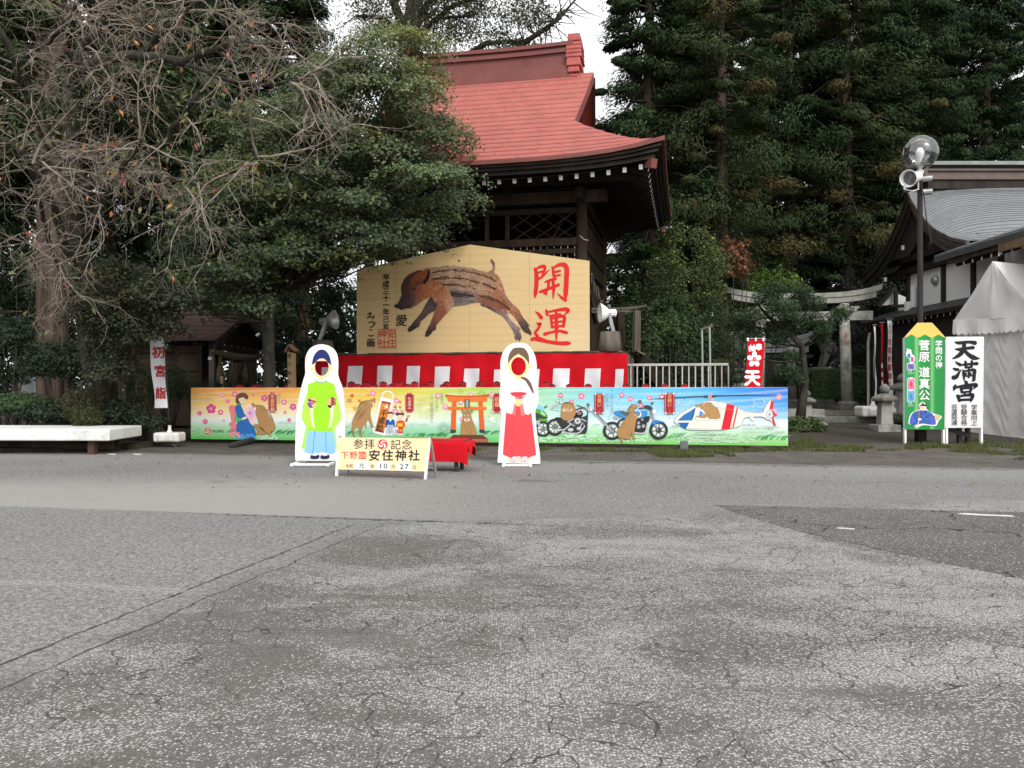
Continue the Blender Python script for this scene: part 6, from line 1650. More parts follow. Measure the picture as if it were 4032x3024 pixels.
# verge boards, gable wall
for sg in (1, -1):
    m = MB()
    n = 14
    for dz0, dz1, x0, x1 in ((-.10, .012, GX_ - .03, GX_ + .10), (-.36, -.102, GX_ + .02, GX_ + .14), (-.62, -.362, GX_ + .12, GX_ + .22)):
        for i in range(n):
            q = []
            for s in (i / n, (i + 1) / n):
                y, z = verge(s); q.append((y if sg > 0 else 2 * YR - y, z))
            m.hexa([(x0, q[0][0], q[0][1] + dz0), (x1, q[0][0], q[0][1] + dz0), (x1, q[1][0], q[1][1] + dz0), (x0, q[1][0], q[1][1] + dz0)],
                   [(x0, q[0][0], q[0][1] + dz1), (x1, q[0][0], q[0][1] + dz1), (x1, q[1][0], q[1][1] + dz1), (x0, q[1][0], q[1][1] + dz1)])
    m.build('bargeboard', M_DARKWOOD if sg < 0 else surf('aged_bargeboard', (.10, .085, .075), (.05, .04, .036), .75, .2, 3, .3, 30, .005), rh)
GW = 15.9
m = MB()
pts = [(verge(i / 10)[0], verge(i / 10)[1] - .12) for i in range(11)]
pts = pts + [(2 * YR - y, z) for y, z in reversed(pts[1:])]
m.prism([pts], lambda x, y, o: Vector((GW + o, x, y)), 0, .12); m.build('gable_boarding', M_DARKWOOD, rh)
for k in range(7):
    z = 6.2 + k * .12; m = MB(); m.box((GW - .03, 29.9, z), (.05, 1.3, .045)); m.build('louvre', M_DARKWOOD, rh)
m = MB(); m.box((GW - .12, YR, 7.25), (.10, .22, 1.0)); m.lathe((GW - .12, YR, 6.7), [(.0, -.32), (.2, -.2), (.26, 0), (.2, .2), (.0, .3)], 12); m.build('gable_pendant', M_BROWNWOOD, rh)
for x, y in ((3665, 912), (3556, 975), (3487, 1100)):
    c = PX(x, y, GX_ + .2); m = MB(); m.box(c, (.07, .10, .17)); m.build('purlin_cap', M_WHITE, rh)
m = MB(); m.box((GW - .3, YR, 6.45), (.2, 6.6, .22)); m.build('tie_beam', M_DARKWOOD, rh)
m = MB(); m.box((GW - .15, YR - .2, 6.02), (.18, 8.0, .22)); m.build('tie_beam', M_DARKWOOD, rh)
# white wall of the side with posts
ZB, ZT = 4.3, 6.0
ya, yb = 20.0, GW * F / (3575 - CX)
m = MB(); m.box((GW + .12, (ya + yb) / 2, (ZB + ZT) / 2), (.16, yb - ya, ZT - ZB)); m.build('plaster_wall', M_PLASTER, rh)
for x in (3578, 3717, 3835, 3945):
    y = GW * F / (x - CX)
    m = MB(); m.box((GW, y, (ZB + ZT) / 2), (.14, .19, ZT - ZB)); m.build('wall_post', M_BROWNWOOD, rh)
m = MB(); m.box((GW - .005, (ya + yb) / 2, ZT - .02), (.16, yb - ya, .16)); m.build('wall_rail', M_DARKWOOD, rh)
vn = PX(3683, 1104, GW); m = MB(); m.lathe(vn, [(.0, .12), (.12, .11), (.19, .03), (.21, -.05)], 18, Matrix.Rotation(R(-90), 3, 'Y')); m.build('wall_vent', M_STEEL, rh)
m = MB(); m.tube([PX(3596, 1125, GW - .12), PX(3596, 1210, GW - .12)], .10, 8); m.tube([PX(3579, 1188, GW - .2), PX(3579, 1225, GW - .2)], .17, 10); m.build('flue_pipe', M_WHITE, rh)
# lean-to roof and the dark wall below
e0, e1 = PX(3512, 1240, 14.9), PX(3960, 1130, 14.9)
i0, i1 = PX(3580, 1222, 15.85), PX(4000, 1130, 15.85)
ze, zi = 4.14, 4.56
yl = [35.0 - i * 1.9 for i in range(8)]
for a, b in zip(yl, yl[1:]):
    for k in range(4):
        f0, f1 = k / 4, (k + 1) / 4
        x0, x1 = 14.75 + 1.15 * f0, 14.75 + 1.15 * f1
        z0, z1 = ze + (zi - ze) * f0, ze + (zi - ze) * f1
        m = MB(); m.hexa([(x0, a, z0 - .03), (x0, b + .012, z0 - .03), (x1, b + .012, z1 - .045), (x1, a, z1 - .045)], [(x0, a, z0 + .02), (x0, b + .012, z0 + .02), (x1, b + .012, z1 - .005), (x1, a, z1 - .005)]); m.build('lean_to_sheet', surf('lean_to_sheet', (.105, .108, .105), (.07, .072, .07), .6, .3, 3, .2, 20, .004) if 'lean_to_sheet' not in bpy.data.materials else bpy.data.materials['lean_to_sheet'], rh)
m = MB(); m.box((14.80, 28.3, ze - .11), (.10, 13.4, .15)); m.build('fascia', M_DARKWOOD, rh)
m = MB(); m.box((15.3, 28.3, ze - .10), (1.0, 13.3, .04)); m.build('lean_to_soffit', M_DARKWOOD, rh)
y = 34.8
while y > 24:
    m = MB(); m.beam((14.87, y, ze - .23), (15.6, y, ze - .10), .07, .09); o = m.build('rafter', M_DARKWOOD, rh)
    m = MB(); m.box((14.862, y, ze - .232), (.006, .055, .09)); m.build('rafter_tip', M_WHITE, o); y -= .42
DW = surf('dark_brown_cladding', (.045, .033, .030), (.032, .025, .023), .7, .25, 2, .2, 20, .004)
for i in range(30):
    y = 34.6 - i * .47
    m = MB(); m.box((15.25, y, 2.15), (.06, .455, 3.75)); m.build('wall_board', DW, rh)
m = MB(); m.box((15.20, 34.8, 2.05), (.16, .16, 3.5)); m.build('corner_post', M_BROWNWOOD, rh)
m = MB(); m.box((18, 34.86, 2.1), (5.4, .1, 3.8)); m.build('end_wall', DW, rh)
m = MB(); m.tube([(15.0, 34.7, 3.7), (14.95, 34.75, 3.3), (14.95, 34.75, .3)], .06, 8); m.build('downpipe', M_WHITEPLASTIC, rh)
# small rear bay with its own eave
q = [P(3470, 1204, 36.5), P(3566, 1200, 36.5), P(3566, 1168, 36.5), P(3520, 1150, 36.5)]
m = MB(); m.prism([[(3472, 1203), (3568, 1196), (3568, 1170), (3520, 1150)]], lambda x, y, o: P(x, y, 36.5 + o), 0, .1); m.build('bay_wall', M_PLASTER, rh)
m = MB(); m.beam(P(3455, 1208, 36.3), P(3523, 1132, 36.3), .35, .12); m.build('bay_verge', M_DARKWOOD, rh)
m = MB(); m.prism([[(3530, 1212), (3568, 1210), (3568, 1232), (3530, 1234)]], lambda x, y, o: P(x, y, 36.4 + o), 0, .1); m.build('bay_wall', M_PLASTER, rh)
m = MB(); m.beam(P(3528, 1240, 36.3), P(3528, 1140, 36.3), .14, .14, (1, 0, 0)); m.beam(P(3500, 1205, 36.25), P(3570, 1203, 36.25), .12, .12); m.build('bay_frame', M_DARKWOOD, rh)
# forward wing: eave along the left, rafters, valley
WX, WZ = 14.0, 5.72
w0, w1 = WX * F / (3680 - CX), 18.0
m = MB(); m.hexa([(WX, w1, WZ), (WX, w0, WZ), (WX + 3.2, w0 - 2.6, WZ + 1.1), (WX + 3.2, w1, WZ + 1.1)], [(WX, w1, WZ + .06), (WX, w0, WZ + .06), (WX + 3.2, w0 - 2.6, WZ + 1.16), (WX + 3.2, w1, WZ + 1.16)]); m.build('wing_roof', M_COPPER, rh)
m = MB(); m.box((WX + .03, (w0 + w1) / 2, WZ - .10), (.10, w0 - w1, .18)); m.build('wing_fascia', surf('wing_fascia', (.075, .078, .075), (.05, .052, .05), .6, .3, 3, .2), rh)
m = MB(); m.box((WX + .12, (w0 + w1) / 2 - .3, WZ - .26), (.10, w0 - w1 - .8, .14)); m.build('wing_board', M_BROWNWOOD, rh)
y = w0 - .9
while y > w1:
    m = MB(); m.beam((WX + .22, y, WZ - .40), (WX + 1.9, y, WZ + .12), .09, .11); o = m.build('rafter', M_DARKWOOD, rh)
    m = MB(); m.box((WX + .212, y, WZ - .40), (.008, .08, .12)); m.build('rafter_tip', M_WHITE, o); y -= .50
m = MB(); m.box((WX + .9, (w0 + w1) / 2, WZ - .02), (1.6, w0 - w1 - .2, .03)); m.build('wing_soffit', M_DARKWOOD, rh)
pe = PX(3942, 1000, WX + .1); m = MB(); m.box((WX + .05, pe.y - .0, WZ - .25), (.03, .05, .55)); m.build('end_strip', M_WHITE, rh)
m = MB(); m.box((WX + .02, (pe.y + w1) / 2, WZ - .22), (.06, pe.y - w1 - .1, .42)); m.build('wing_valance', surf('ochre_brown_board', (.20, .13, .075), (.12, .075, .045), .6, .3, 2, .2), rh)

# ---------------------------------------------------------------- tent
tn = thing('event_tent', 'white canvas event tent with scalloped valance and closed side curtain', 'tent', P(3960, 1740, 21.5))
TA, TB = P(3757, 1262, 24.0), None
d_ = Vector((math.cos(R(-68)), math.sin(R(-68)), 0)); e_ = Vector((-d_.y, d_.x, 0))
TW, TL, ZE_, ZP = 2.48, 6.0, TA.z, None
t0 = Vector((TA.x, TA.y, 0))
apex = t0 + d_ * TW / 2
ZP = EYE + (HY - 1028) * apex.y / F
def T(a, b, z): return t0 + d_ * a + e_ * b + Vector((0, 0, z))
def sag(u): return -.05 * math.sin(math.pi * u)
m = MB()
m.grid(lambda u, v: T(TW * u * (1 - v) + TW / 2 * v, -.01 + .035 * math.sin(u * 9 + v * 4) * (1 - v) + .02 * math.sin(u * 17 - v * 9) * (1 - v) ** .5 - .03 * math.exp(-((u - .5) / .03) ** 2), ZE_ + (ZP - ZE_) * v + sag(u) * (1 - v)), 24, 16); m.build('gable_sheet', M_TENT, tn, True)
for sgn in (1, 0):
    m = MB()
    def slope(u, v):
        a = TW * (1 - .5 * v) if sgn else TW * .5 * v
        return T(a, TL * u, ZE_ + (ZP - ZE_) * v - .04 * math.sin(math.pi * v) - .03 * math.sin(math.pi * u))
    m.grid(slope, 10, 10); m.build('roof_sheet', M_WHITECLOTH if False else M_TENT, tn, True)
m = MB()
m.grid(lambda u, v: T(TW * u + .01, -.03 - .05 * (1 - v) - .05 * math.sin(u * 21) * (1 - v), ZE_ + .02 + sag(u) - (1 - v) * (.38 + .06 * abs(math.sin(u * math.pi * 15)))), 136, 6); m.build('valance', M_TENT, tn, True)
m = MB()
m.grid(lambda u, v: T(-.03 - .03 * (1 - v), TL * u, ZE_ + .02 - (1 - v) * (.38 + .03 * abs(math.sin(u * math.pi * 28)))), 200, 4); m.build('valance', M_TENT, tn, True)
m = MB()
def wall(u, v):
    f = .05 * math.sin(u * 24 + .5 * math.sin(v * 4)) * (.5 + .5 * math.sin(u * 7 + 1)) + .012 * math.sin(v * 23 + 3 * math.sin(u * 14)) * math.sin(u * 9 + v * 3) + .008 * math.sin(v * 47 + 5 * math.sin(u * 22))
    return T(TW * u + .03 * math.sin(v * 6), .10 - f, .03 + (ZE_ - .2) * v)
m.grid(wall, 90, 60); m.build('front_curtain', M_TENT, tn, True)
m = MB()
m.grid(lambda u, v: T(.08 + .04 * math.sin(u * 30), TL * u, .03 + (ZE_ - .2) * v), 60, 6); m.build('side_curtain', M_TENT, tn, True)
for a, b in ((.06, .06), (TW - .06, .06), (.06, TL), (TW - .06, TL)):
    m = MB(); m.tube([T(a, b, 0), T(a, b, ZE_)], .03, 8); m.build('tent_pole', M_STEEL, tn)

# ---------------------------------------------------------------- lamp post with globe and horn speaker
LP = P(3624, 1745, 20.95); LP.z = 0
lamp = thing('lamp_post', 'dark slender lamp post topped by a clear glass globe beside the grey roof', 'lamp post', LP)
zt_ = lambda y: EYE - (y - HY) / F * LP.y
m = MB(); m.tube([(LP.x, LP.y, 0), (LP.x, LP.y, .9), (LP.x, LP.y, .95), (LP.x, LP.y, zt_(680))], [.14, .14, .075, .062], 12); m.build('post', M_POST, lamp, True)
m = MB(); m.lathe((LP.x, LP.y, zt_(678)), [(.085, -.06), (.09, .05), (.05, .07), (.05, .12), (.20, .17), (.245, .20), (.24, .21), (.0, .19)], 24); m.build('globe_holder', M_WHITEPLASTIC, lamp, True)
gb = NT('clear_globe'); gb.b.inputs['Base Color'].default_value = (1, 1, 1, 1)
g1 = gb.n('BsdfTransparent'); g1.inputs[0].default_value = (.97, .975, .98, 1)
g2 = gb.n('BsdfGlossy'); g2.inputs['Roughness'].default_value = .02
fr = gb.n('Fresnel'); fr.inputs[0].default_value = 1.75
mx = gb.n('MixShader'); gb.l(gb.math('MULTIPLY_ADD', fr.outputs[0], .9, .08, True), mx.inputs[0]); gb.l(g1.outputs[0], mx.inputs[1]); gb.l(g2.outputs[0], mx.inputs[2])
gb.l(mx.outputs[0], gb.t.nodes['Material Output'].inputs['Surface'])
RG = .435
cz = zt_(600)
m = MB(); m.lathe((LP.x, LP.y, cz), [(RG * math.sin(R(a)), -RG * math.cos(R(a))) for a in [33] + list(range(40, 180, 8)) + [179.9]], 40); m.build('globe', gb.m, lamp, True)
m = MB(); m.lathe((LP.x, LP.y, cz - .03), [(.0, .16), (.05, .15), (.10, .06), (.105, 0), (.08, -.09), (.045, -.15), (.04, -.25), (.0, -.26)], 20); m.build('bulb', M_WHITE, lamp, True)
for yy in (705, 757): m = MB(); m.tube([(LP.x + .03, LP.y - .02, zt_(yy)), (LP.x + .26, LP.y - .10, zt_(yy))], .075, 10); m.build('clamp_box', M_STEEL, lamp)
sp = thing('horn_speaker', 'white tubular horn loudspeaker bracketed to the lamp post below the globe', 'loudspeaker', P(3600, 730, 20.7))
d1 = (P(3556, 708, 20.35) - P(3620, 693, 20.95)).normalized()
M3 = d1.to_track_quat('Z', 'Y').to_matrix()
m = MB(); m.lathe(P(3622, 692, 20.93), [(.0, .05), (.10, .06), (.125, .1), (.13, .3), (.155, .5), (.205, .64), (.218, .66), (.212, .67), (.19, .65), (.165, .52)], 24, M3); m.build('horn', M_WHITE, sp, True)
m = MB(); m.lathe(P(3622, 692, 20.93) + d1 * .57, [(.0, -.03), (.168, -.029)], 20, M3); m.build('horn_grille', surf('horn_grille', (.42, .43, .42), bump=.3, bscale=120), sp, True)
m = MB(); q = [P(3564, 724, 20.5), P(3564, 745, 20.55), P(3590, 752, 20.7), P(3617, 744, 20.85), P(3617, 690, 20.85)]
for a, b in zip(q, q[1:]): m.beam(a, b, .05, .014)
m.build('bracket', M_WHITE, sp)
m = MB(); m.tube([P(3625, 712, 20.85), P(3640, 770, 20.85), P(3648, 850, 20.85), P(3664, 930, 20.9), P(3668, 960, 20.9)], .014, 5); m.tube([P(3560, 757, 20.7), P(3580, 748, 20.8), P(3624, 744, 20.9)], .02, 5); m.build('cable', M_BLACK, sp)

# ---------------------------------------------------------------- stone torii, lanterns, guardian dogs
def torii(name, label, xl, xr, Y, ybase, ytop, ynuki, zb, r0, ratio=1.0, mat=None):
    mt = mat or M_STONE
    a, b = P(xl, ybase, Y), P(xr, ybase, Y * .985)
    t = thing(name, label, 'torii', (a + b) / 2)
    ux_ = Vector((b.x - a.x, b.y - a.y, 0)).normalized(); ht = EYE - (ytop - HY) / F * Y; nk = EYE - (ynuki - HY) / F * Y
    w_ = (b - a).length; c = (a + b) / 2
    for p_, s_ in ((a, 1), (b, -1)):
        m_ = MB(); tp = Vector((p_.x, p_.y, ht - .42)) + ux_ * .12 * s_
        m_.tube([(p_.x, p_.y, zb + .3), p_.lerp(tp, .5) * Vector((1, 1, 0)).normalized().length if False else Vector(((p_.x + tp.x) / 2, (p_.y + tp.y) / 2, (zb + .3 + tp.z) / 2)), tp], [r0, r0 * .93, r0 * .85], 20); m_.build('pillar', mt, t, True)
        m_ = MB(); m_.lathe((p_.x, p_.y, zb), [(r0 * 1.7, .12), (r0 * 1.75, .25), (r0 * 1.5, .34), (r0 * 1.05, .37), (0, .37)], 20); m_.box((p_.x, p_.y, zb + .02), (r0 * 4.2, r0 * 4.2, .28)); soft(m_.build('plinth', M_OLDSTONE, t), .02)
    ex = w_ * .36
    def sweep(z0, z1, wd, ext, curve, nm):
        m_ = MB(); n = 18; L = w_ / 2 + ext
        def sec(f, zz, k): return c + ux_ * (L * f) + Vector((0, 0, zz - c.z + curve * abs(f) ** 3.2 * k))
        for i in range(n):
            f0, f1 = -1 + 2 * i / n, -1 + 2 * (i + 1) / n
            o = Vector((-ux_.y, ux_.x, 0)) * wd / 2
            m_.hexa([sec(f0, z0, 1) - o, sec(f1, z0, 1) - o, sec(f1, z0, 1) + o, sec(f0, z0, 1) + o], [sec(f0 * 1.015, z1, 1.15) - o * 1.1, sec(f1 * 1.015, z1, 1.15) - o * 1.1, sec(f1 * 1.015, z1, 1.15) + o * 1.1, sec(f0 * 1.015, z1, 1.15) + o * 1.1])
        m_.build(nm, mt, t)
    sweep(ht - .42, ht - .20, .34, ex * .84, .22, 'lower_lintel'); sweep(ht - .198, ht - .02, .46, ex, .27, 'top_lintel')
    m_ = MB(); m_.box((c.x, c.y, nk), (w_ + ex * 1.55, .20, .36), math.atan2(ux_.y, ux_.x)); soft(m_.build('tie_beam', mt, t), .015)
    for p_ in (a, b):
        m_ = MB(); m_.box((p_.x, p_.y, nk + .23), (r0 * 3.1, .26, .10), math.atan2(ux_.y, ux_.x)); m_.box((p_.x, p_.y, nk + .32), (r0 * 3.8, .28, .09), math.atan2(ux_.y, ux_.x)); m_.build('wedge', mt, t)
    return t, a, b
tor, ta, tb = torii('stone_torii', 'pale granite torii gate behind the pruned tree', 2985, 3336, 33.0, 1600, 1158, 1248, .51, .225)
tp_ = tb - Vector((0, .24, 0))
BT = Board(3300, tp_.y - .0, 3380, tp_.y - .02)
p = Print(BT, 2820, 1080, 2.676, base=.02)
p.text('奉納', 1372, 642, 50, '#a8584a', True, .01, 1.4); p.text('中津川仁一', 1382, 892, 32, '#3a3a34', True, 0, 1.12)
p.build('carved_lettering', tor)
torii('stone_torii', 'small grey stone torii half hidden behind the red flag and the tree', 2905, 3122, 38.0, 1570, 1332, 1375, .5, .2, mat=M_GREYSTONE)
hk = thing('stone_shrine', 'pale grey stone slab shrine between the two torii', 'stone shrine', P(3070, 1560, 42))
m = MB(); c = P(3085, 1400, 42); m.box((c.x, c.y, 1.7), (2.1, .5, 2.4)); m.build('slab', M_GREYSTONE, hk)
m = MB(); m.box((c.x, c.y, 2.98), (2.7, .9, .16)); m.build('cap', M_GREYSTONE, hk)
m = MB(); m.box((c.x, c.y - .5, .62), (3.0, 1.4, .3)); m.build('step', M_GREYSTONE, hk)
for i in range(3):
    st = thing('stone_step_block', ('lowest', 'middle', 'topmost')[i] + ' of the pale stone steps to the right of the banner end', 'step', (0, 0, 0), 'stone steps by the banner end')
    a, b = P(3105, 1600 - i * 30, 27.0 + i * 1.4), P(3185, 1600 - i * 30, 27.0 + i * 1.4)
    m = MB(); m.box(((a.x + b.x) / 2, a.y, .18 + .17 * i), (1.5, 1.0, .22)); soft(m.build('block', M_CONCRETE, st), .015)
def lantern(label, x, y, Y, zb, s, lit=True):
    t = thing('stone_lantern', label, 'stone lantern', Vector((P(x, y, Y).x, Y, zb)))
    X = P(x, y, Y).x
    m_ = MB(); m_.box((X, Y, zb + .07 * s), (.62 * s, .62 * s, .26 * s)); soft(m_.build('base', M_CONCRETE, t), .02)
    m_ = MB(); m_.hexa([(X - .17 * s, Y - .17 * s, zb + .2 * s), (X + .17 * s, Y - .17 * s, zb + .2 * s), (X + .17 * s, Y + .17 * s, zb + .2 * s), (X - .17 * s, Y + .17 * s, zb + .2 * s)], [(X - .14 * s, Y - .14 * s, zb + .84 * s), (X + .14 * s, Y - .14 * s, zb + .84 * s), (X + .14 * s, Y + .14 * s, zb + .84 * s), (X - .14 * s, Y + .14 * s, zb + .84 * s)]); soft(m_.build('shaft', M_CONCRETE, t), .015)
    m_ = MB(); m_.lathe((X, Y, zb + .84 * s), [(.34 * s, 0), (.37 * s, .05 * s), (.36 * s, .11 * s), (.22 * s, .18 * s), (.11 * s, .22 * s), (0, .22 * s)], 6); soft(m_.build('roof', M_OLDSTONE, t), .015)
    m_ = MB(); m_.lathe((X, Y, zb + 1.05 * s), [(.05 * s, 0), (.12 * s, .06 * s), (.15 * s, .13 * s), (.12 * s, .20 * s), (.04 * s, .27 * s), (0, .28 * s)], 10); m_.build('finial', M_OLDSTONE, t, True)
    return t
lantern('short stone lantern with mossy dark cap standing alone beside the pencil sign', 3483, 1690, 24.0, .12, 1.05)
lantern('stone lantern partly hidden just behind the left edge of the pencil sign', 3553, 1640, 27.5, .35, 1.15)
lantern('small stone lantern standing at the foot of the pruned tree', 3177, 1650, 26.5, .2, .85)
lantern('mossy stone lantern behind the red flag pole', 2905, 1560, 30.0, .3, 1.2)
M_DOG = surf('weathered_lichen_stone', (.24, .235, .21), (.13, .128, .11), .9, .15, 6, .7, 40, .012, dirt=(.34, .34, .31), dscale=5, damt=.5)
def dog(label, x, y, Y, s, face):
    """seated stone guardian dog on a pedestal"""
    b = P(x, y, Y)
    t = thing('guardian_dog', label, 'guardian dog', Vector((b.x, b.y, .4)))
    m_ = MB(); m_.box((b.x, b.y, (b.z + .5) / 2), (.9 * s, .7 * s, b.z - .5)); m_.box((b.x, b.y, b.z - .06), (1.35 * s, .95 * s, .12)); soft(m_.build('pedestal', M_CONCRETE, t), .02)
    me = bpy.data.meshes.new('body'); o = bpy.data.objects.new('body', me); COL.objects.link(o); o.parent = t
    V = [(0.25, 0, .22), (0.12, 0, .45), (-.08, 0, .66), (-.2, 0, .85), (-.28, 0, 1.02), (-.42, 0, 1.05), (-.53, 0, .97), (-.12, .15, .42), (-.22, .16, .2), (-.24, .16, .04), (-.34, .16, .03), (-.12, -.15, .42), (-.22, -.16, .2), (-.24, -.16, .04), (-.34, -.16, .03), (.22, .2, .2), (.0, .24, .1), (-.1, .24, .04), (.22, -.2, .2), (.0, -.24, .1), (-.1, -.24, .04), (.42, 0, .2), (.5, 0, .42), (.44, 0, .62), (-.3, .15, 1.14), (-.3, -.15, 1.14), (-.3, 0, 1.2)]
    E = [(0, 1), (1, 2), (2, 3), (3, 4), (4, 5), (5, 6), (2, 7), (7, 8), (8, 9), (9, 10), (2, 11), (11, 12), (12, 13), (13, 14), (0, 15), (15, 16), (16, 17), (0, 18), (18, 19), (19, 20), (0, 21), (21, 22), (22, 23), (4, 24), (4, 25), (4, 26)]
    RR = [.24, .25, .25, .23, .24, .19, .13, .12, .09, .08, .07, .12, .09, .08, .07, .16, .09, .07, .16, .09, .07, .1, .12, .07, .06, .06, .1]
    o0 = wloc(t)
    me.from_pydata([((b.x - o0.x) + v[0] * s * face, (b.y - o0.y) + v[1] * s, (b.z - o0.z) + v[2] * s) for v in V], E, [])
    sk = o.modifiers.new('skin', 'SKIN'); sk.use_smooth_shade = True
    for v, r in zip(me.skin_vertices[0].data, RR): v.radius = (r * s, r * s)
    me.skin_vertices[0].data[0].use_root = True
    su = o.modifiers.new('sub', 'SUBSURF'); su.levels = su.render_levels = 1
    dg = bpy.context.evaluated_depsgraph_get(); new = bpy.data.meshes.new_from_object(o.evaluated_get(dg)); o.modifiers.clear(); o.data = new
    new.materials.clear(); new.materials.append(M_DOG)
    m_ = MB()
    for k in range(26):
        an = R(k * 55); rr = (.20 + .08 * (k % 3)) * s
        c_ = b + Vector((face * (-.24 + .02 * (k % 5)) * s, rr * math.cos(an), (.98 + .0 * k) * s + rr * .8 * math.sin(an)))
        m_.lathe(c_, [(0, -.05 * s), (.055 * s, 0), (0, .05 * s)], 6)
    m_.build('mane', M_DOG, t, True)
    return t
dog('dark weathered stone guardian dog seated on its pedestal left of the torii pillar', 3268, 1447, 38.5, 1.45, 1)
dog('stone guardian dog half hidden behind the red flag, facing right', 2895, 1450, 36.0, 1.25, -1)
# rocks and stone trough behind the railing
def rock(label, x, y, Y, rx, ry, rz, zb=.1, mat=None, name='rock', cat='rock', seed=0, group=None):
    rg = random.Random(seed + int(x)); m_ = MB(); X = P(x, y, Y).x
    n, k = 12, 7
    pr = [(math.sin(math.pi * (j + .3) / (k)) , -math.cos(math.pi * (j + .3) / k)) for j in range(k)]
    m_.lathe((X, Y, zb + rz * .8), [(max(r, .02) * rx, h * rz) for r, h in pr], n)
    m_.v = [(X + (v[0] - X) * (1 + rg.uniform(-.16, .16)), Y + (v[1] - Y) * ry / rx * (1 + rg.uniform(-.16, .16)), v[2] * (1 + rg.uniform(-.06, .06))) for v in m_.v]
    o = m_.build(name, mat or M_OLDSTONE, None, False); soft(o, .03, 2, 20)
    tag(o, label, cat, group)
rock('large grey rock behind the railing beside the red flag', 2890, 1500, 29, .75, .6, .55, .2)
rock('flat boulder stacked low behind the right end of the railing', 2868, 1490, 31, 1.1, .6, .3, .9)
rock('dark trough stone with pale rim near the flag pole', 2872, 1545, 27, .5, .4, .3, .2)
for i, (x, w_) in enumerate(((20, .35), (62, .3), (110, .5), (160, .4), (205, .35), (250, .45))):
    rock(('leftmost', 'second', 'third', 'fourth', 'fifth', 'last')[i] + ' of the low brown edging stones behind the white slab, from the left', x, 1650, 18.9, w_, .3, .17, .02, seed=i, group='edging stones behind the white slab')

# ---------------------------------------------------------------- railings
def railing(label, x0, Y0, x1, Y1, ytop, zb, n, mat=M_ALU, r=.016):
    a, b = P(x0, ytop, Y0), P(x1, ytop, Y1); b.z = a.z
    t = thing('railing', label, 'railing', Vector(((a.x + b.x) / 2, (a.y + b.y) / 2, zb)))
    m_ = MB(); m_.beam(a, b, .06, .07); soft(m_.build('handrail', mat, t), .008)
    dn = Vector((0, 0, a.z - zb - .2))
    m_ = MB(); m_.beam(a - dn, b - dn, .035, .04); m_.build('bottom_rail', mat, t)
    for i in range(n + 1):
        q = a.lerp(b, i / n); m_ = MB()
        full = i in (0, n) or i % 8 == 0
        m_.box((q.x, q.y, (q.z - .035 + (zb - .15 if full else zb + .22)) / 2), (r * 2, r * 2, q.z - .035 - (zb - .15 if full else zb + .22))); m_.build('post' if full else 'baluster', mat, t)
railing('beige metal railing with upright bars between the stage and the red flag', 2459, 23.2, 2868, 22.6, 1437, .15, 16)
railing('pale metal railing behind the hedge near the white nobori flags', 3300, 37.0, 3540, 35.5, 1443, .5, 14, M_STEEL, .02)
pf = thing('pipe_frame', 'two thin galvanised pipe posts joined by a bar behind the railing', 'pipe frame', P(2775, 1540, 25))
for x, y0 in ((2764, 1296), (2794, 1288)): m = MB(); m.tube([P(x + 4, 1560, 25), P(x, y0, 25)], .032, 8); m.build('post', M_STEEL, pf)
m = MB(); m.tube([P(2758, 1298, 25), P(2808, 1282, 25)], .035, 8); m.build('bar', M_GREYWOOD, pf)

# ---------------------------------------------------------------- red fences behind the banner
M_RED2 = M_REDPAINT
def red_fence(name, label, pts, Y0, Y1, ztop, w_, flat=False):
    n = len(pts)
    Yf = lambda x: Y0 + (Y1 - Y0) * (x - 940) / (2700 - 940)
    t = thing('red_fence', label, 'fence', Vector((P(pts[n // 2], 1520, Yf(pts[n // 2])).x, Yf(pts[n // 2]), .1)))
    prev = None
    for x in pts:
        Y = Yf(x); X = P(x, 1500, Y).x
        m_ = MB(); m_.box((X, Y, (ztop + .1) / 2), (w_, w_, ztop - .1), R(-10)); o = m_.build('post', M_REDPAINT, t)
        m_ = MB(); h = w_ / 2 + .012
        ca, sa = math.cos(R(-10)), math.sin(R(-10))
        base = [Vector((X + p_[0] * ca - p_[1] * sa, Y + p_[0] * sa + p_[1] * ca, ztop + .001)) for p_ in ((-h, -h), (h, -h), (h, h), (-h, h))]
        m_.add(base + [Vector((X, Y, ztop + .05))], [(0, 1, 4), (1, 2, 4), (2, 3, 4), (3, 0, 4), (3, 2, 1, 0)]); m_.build('post_cap', M_REDDARK, o)
        if prev is not None:
            for z in (.45, 1.05):
                m_ = MB(); m_.beam((prev[0], prev[1], z), (X, Y, z), .05, .09); m_.build('rail', M_REDPAINT, t)
        prev = (X, Y)
red_fence('f', 'front row of square red fence posts just showing over the banner', [944, 1008, 1073, 1138, 1205, 1272, 1340, 1408, 1473, 1541, 1606, 1675, 1748, 1815, 1888, 1960, 2025, 2096, 2172, 2243, 2316, 2390, 2465, 2541, 2618, 2696], 22.2, 19.7, 1.455, .165)
red_fence('b', 'rear row of square red fence posts in front of the striped curtain', [1321, 1384, 1446, 1509, 1571, 1633, 1696, 1759, 1822, 1890, 1956, 2020, 2085, 2147], 23.4, 21.6, 1.53, .165)

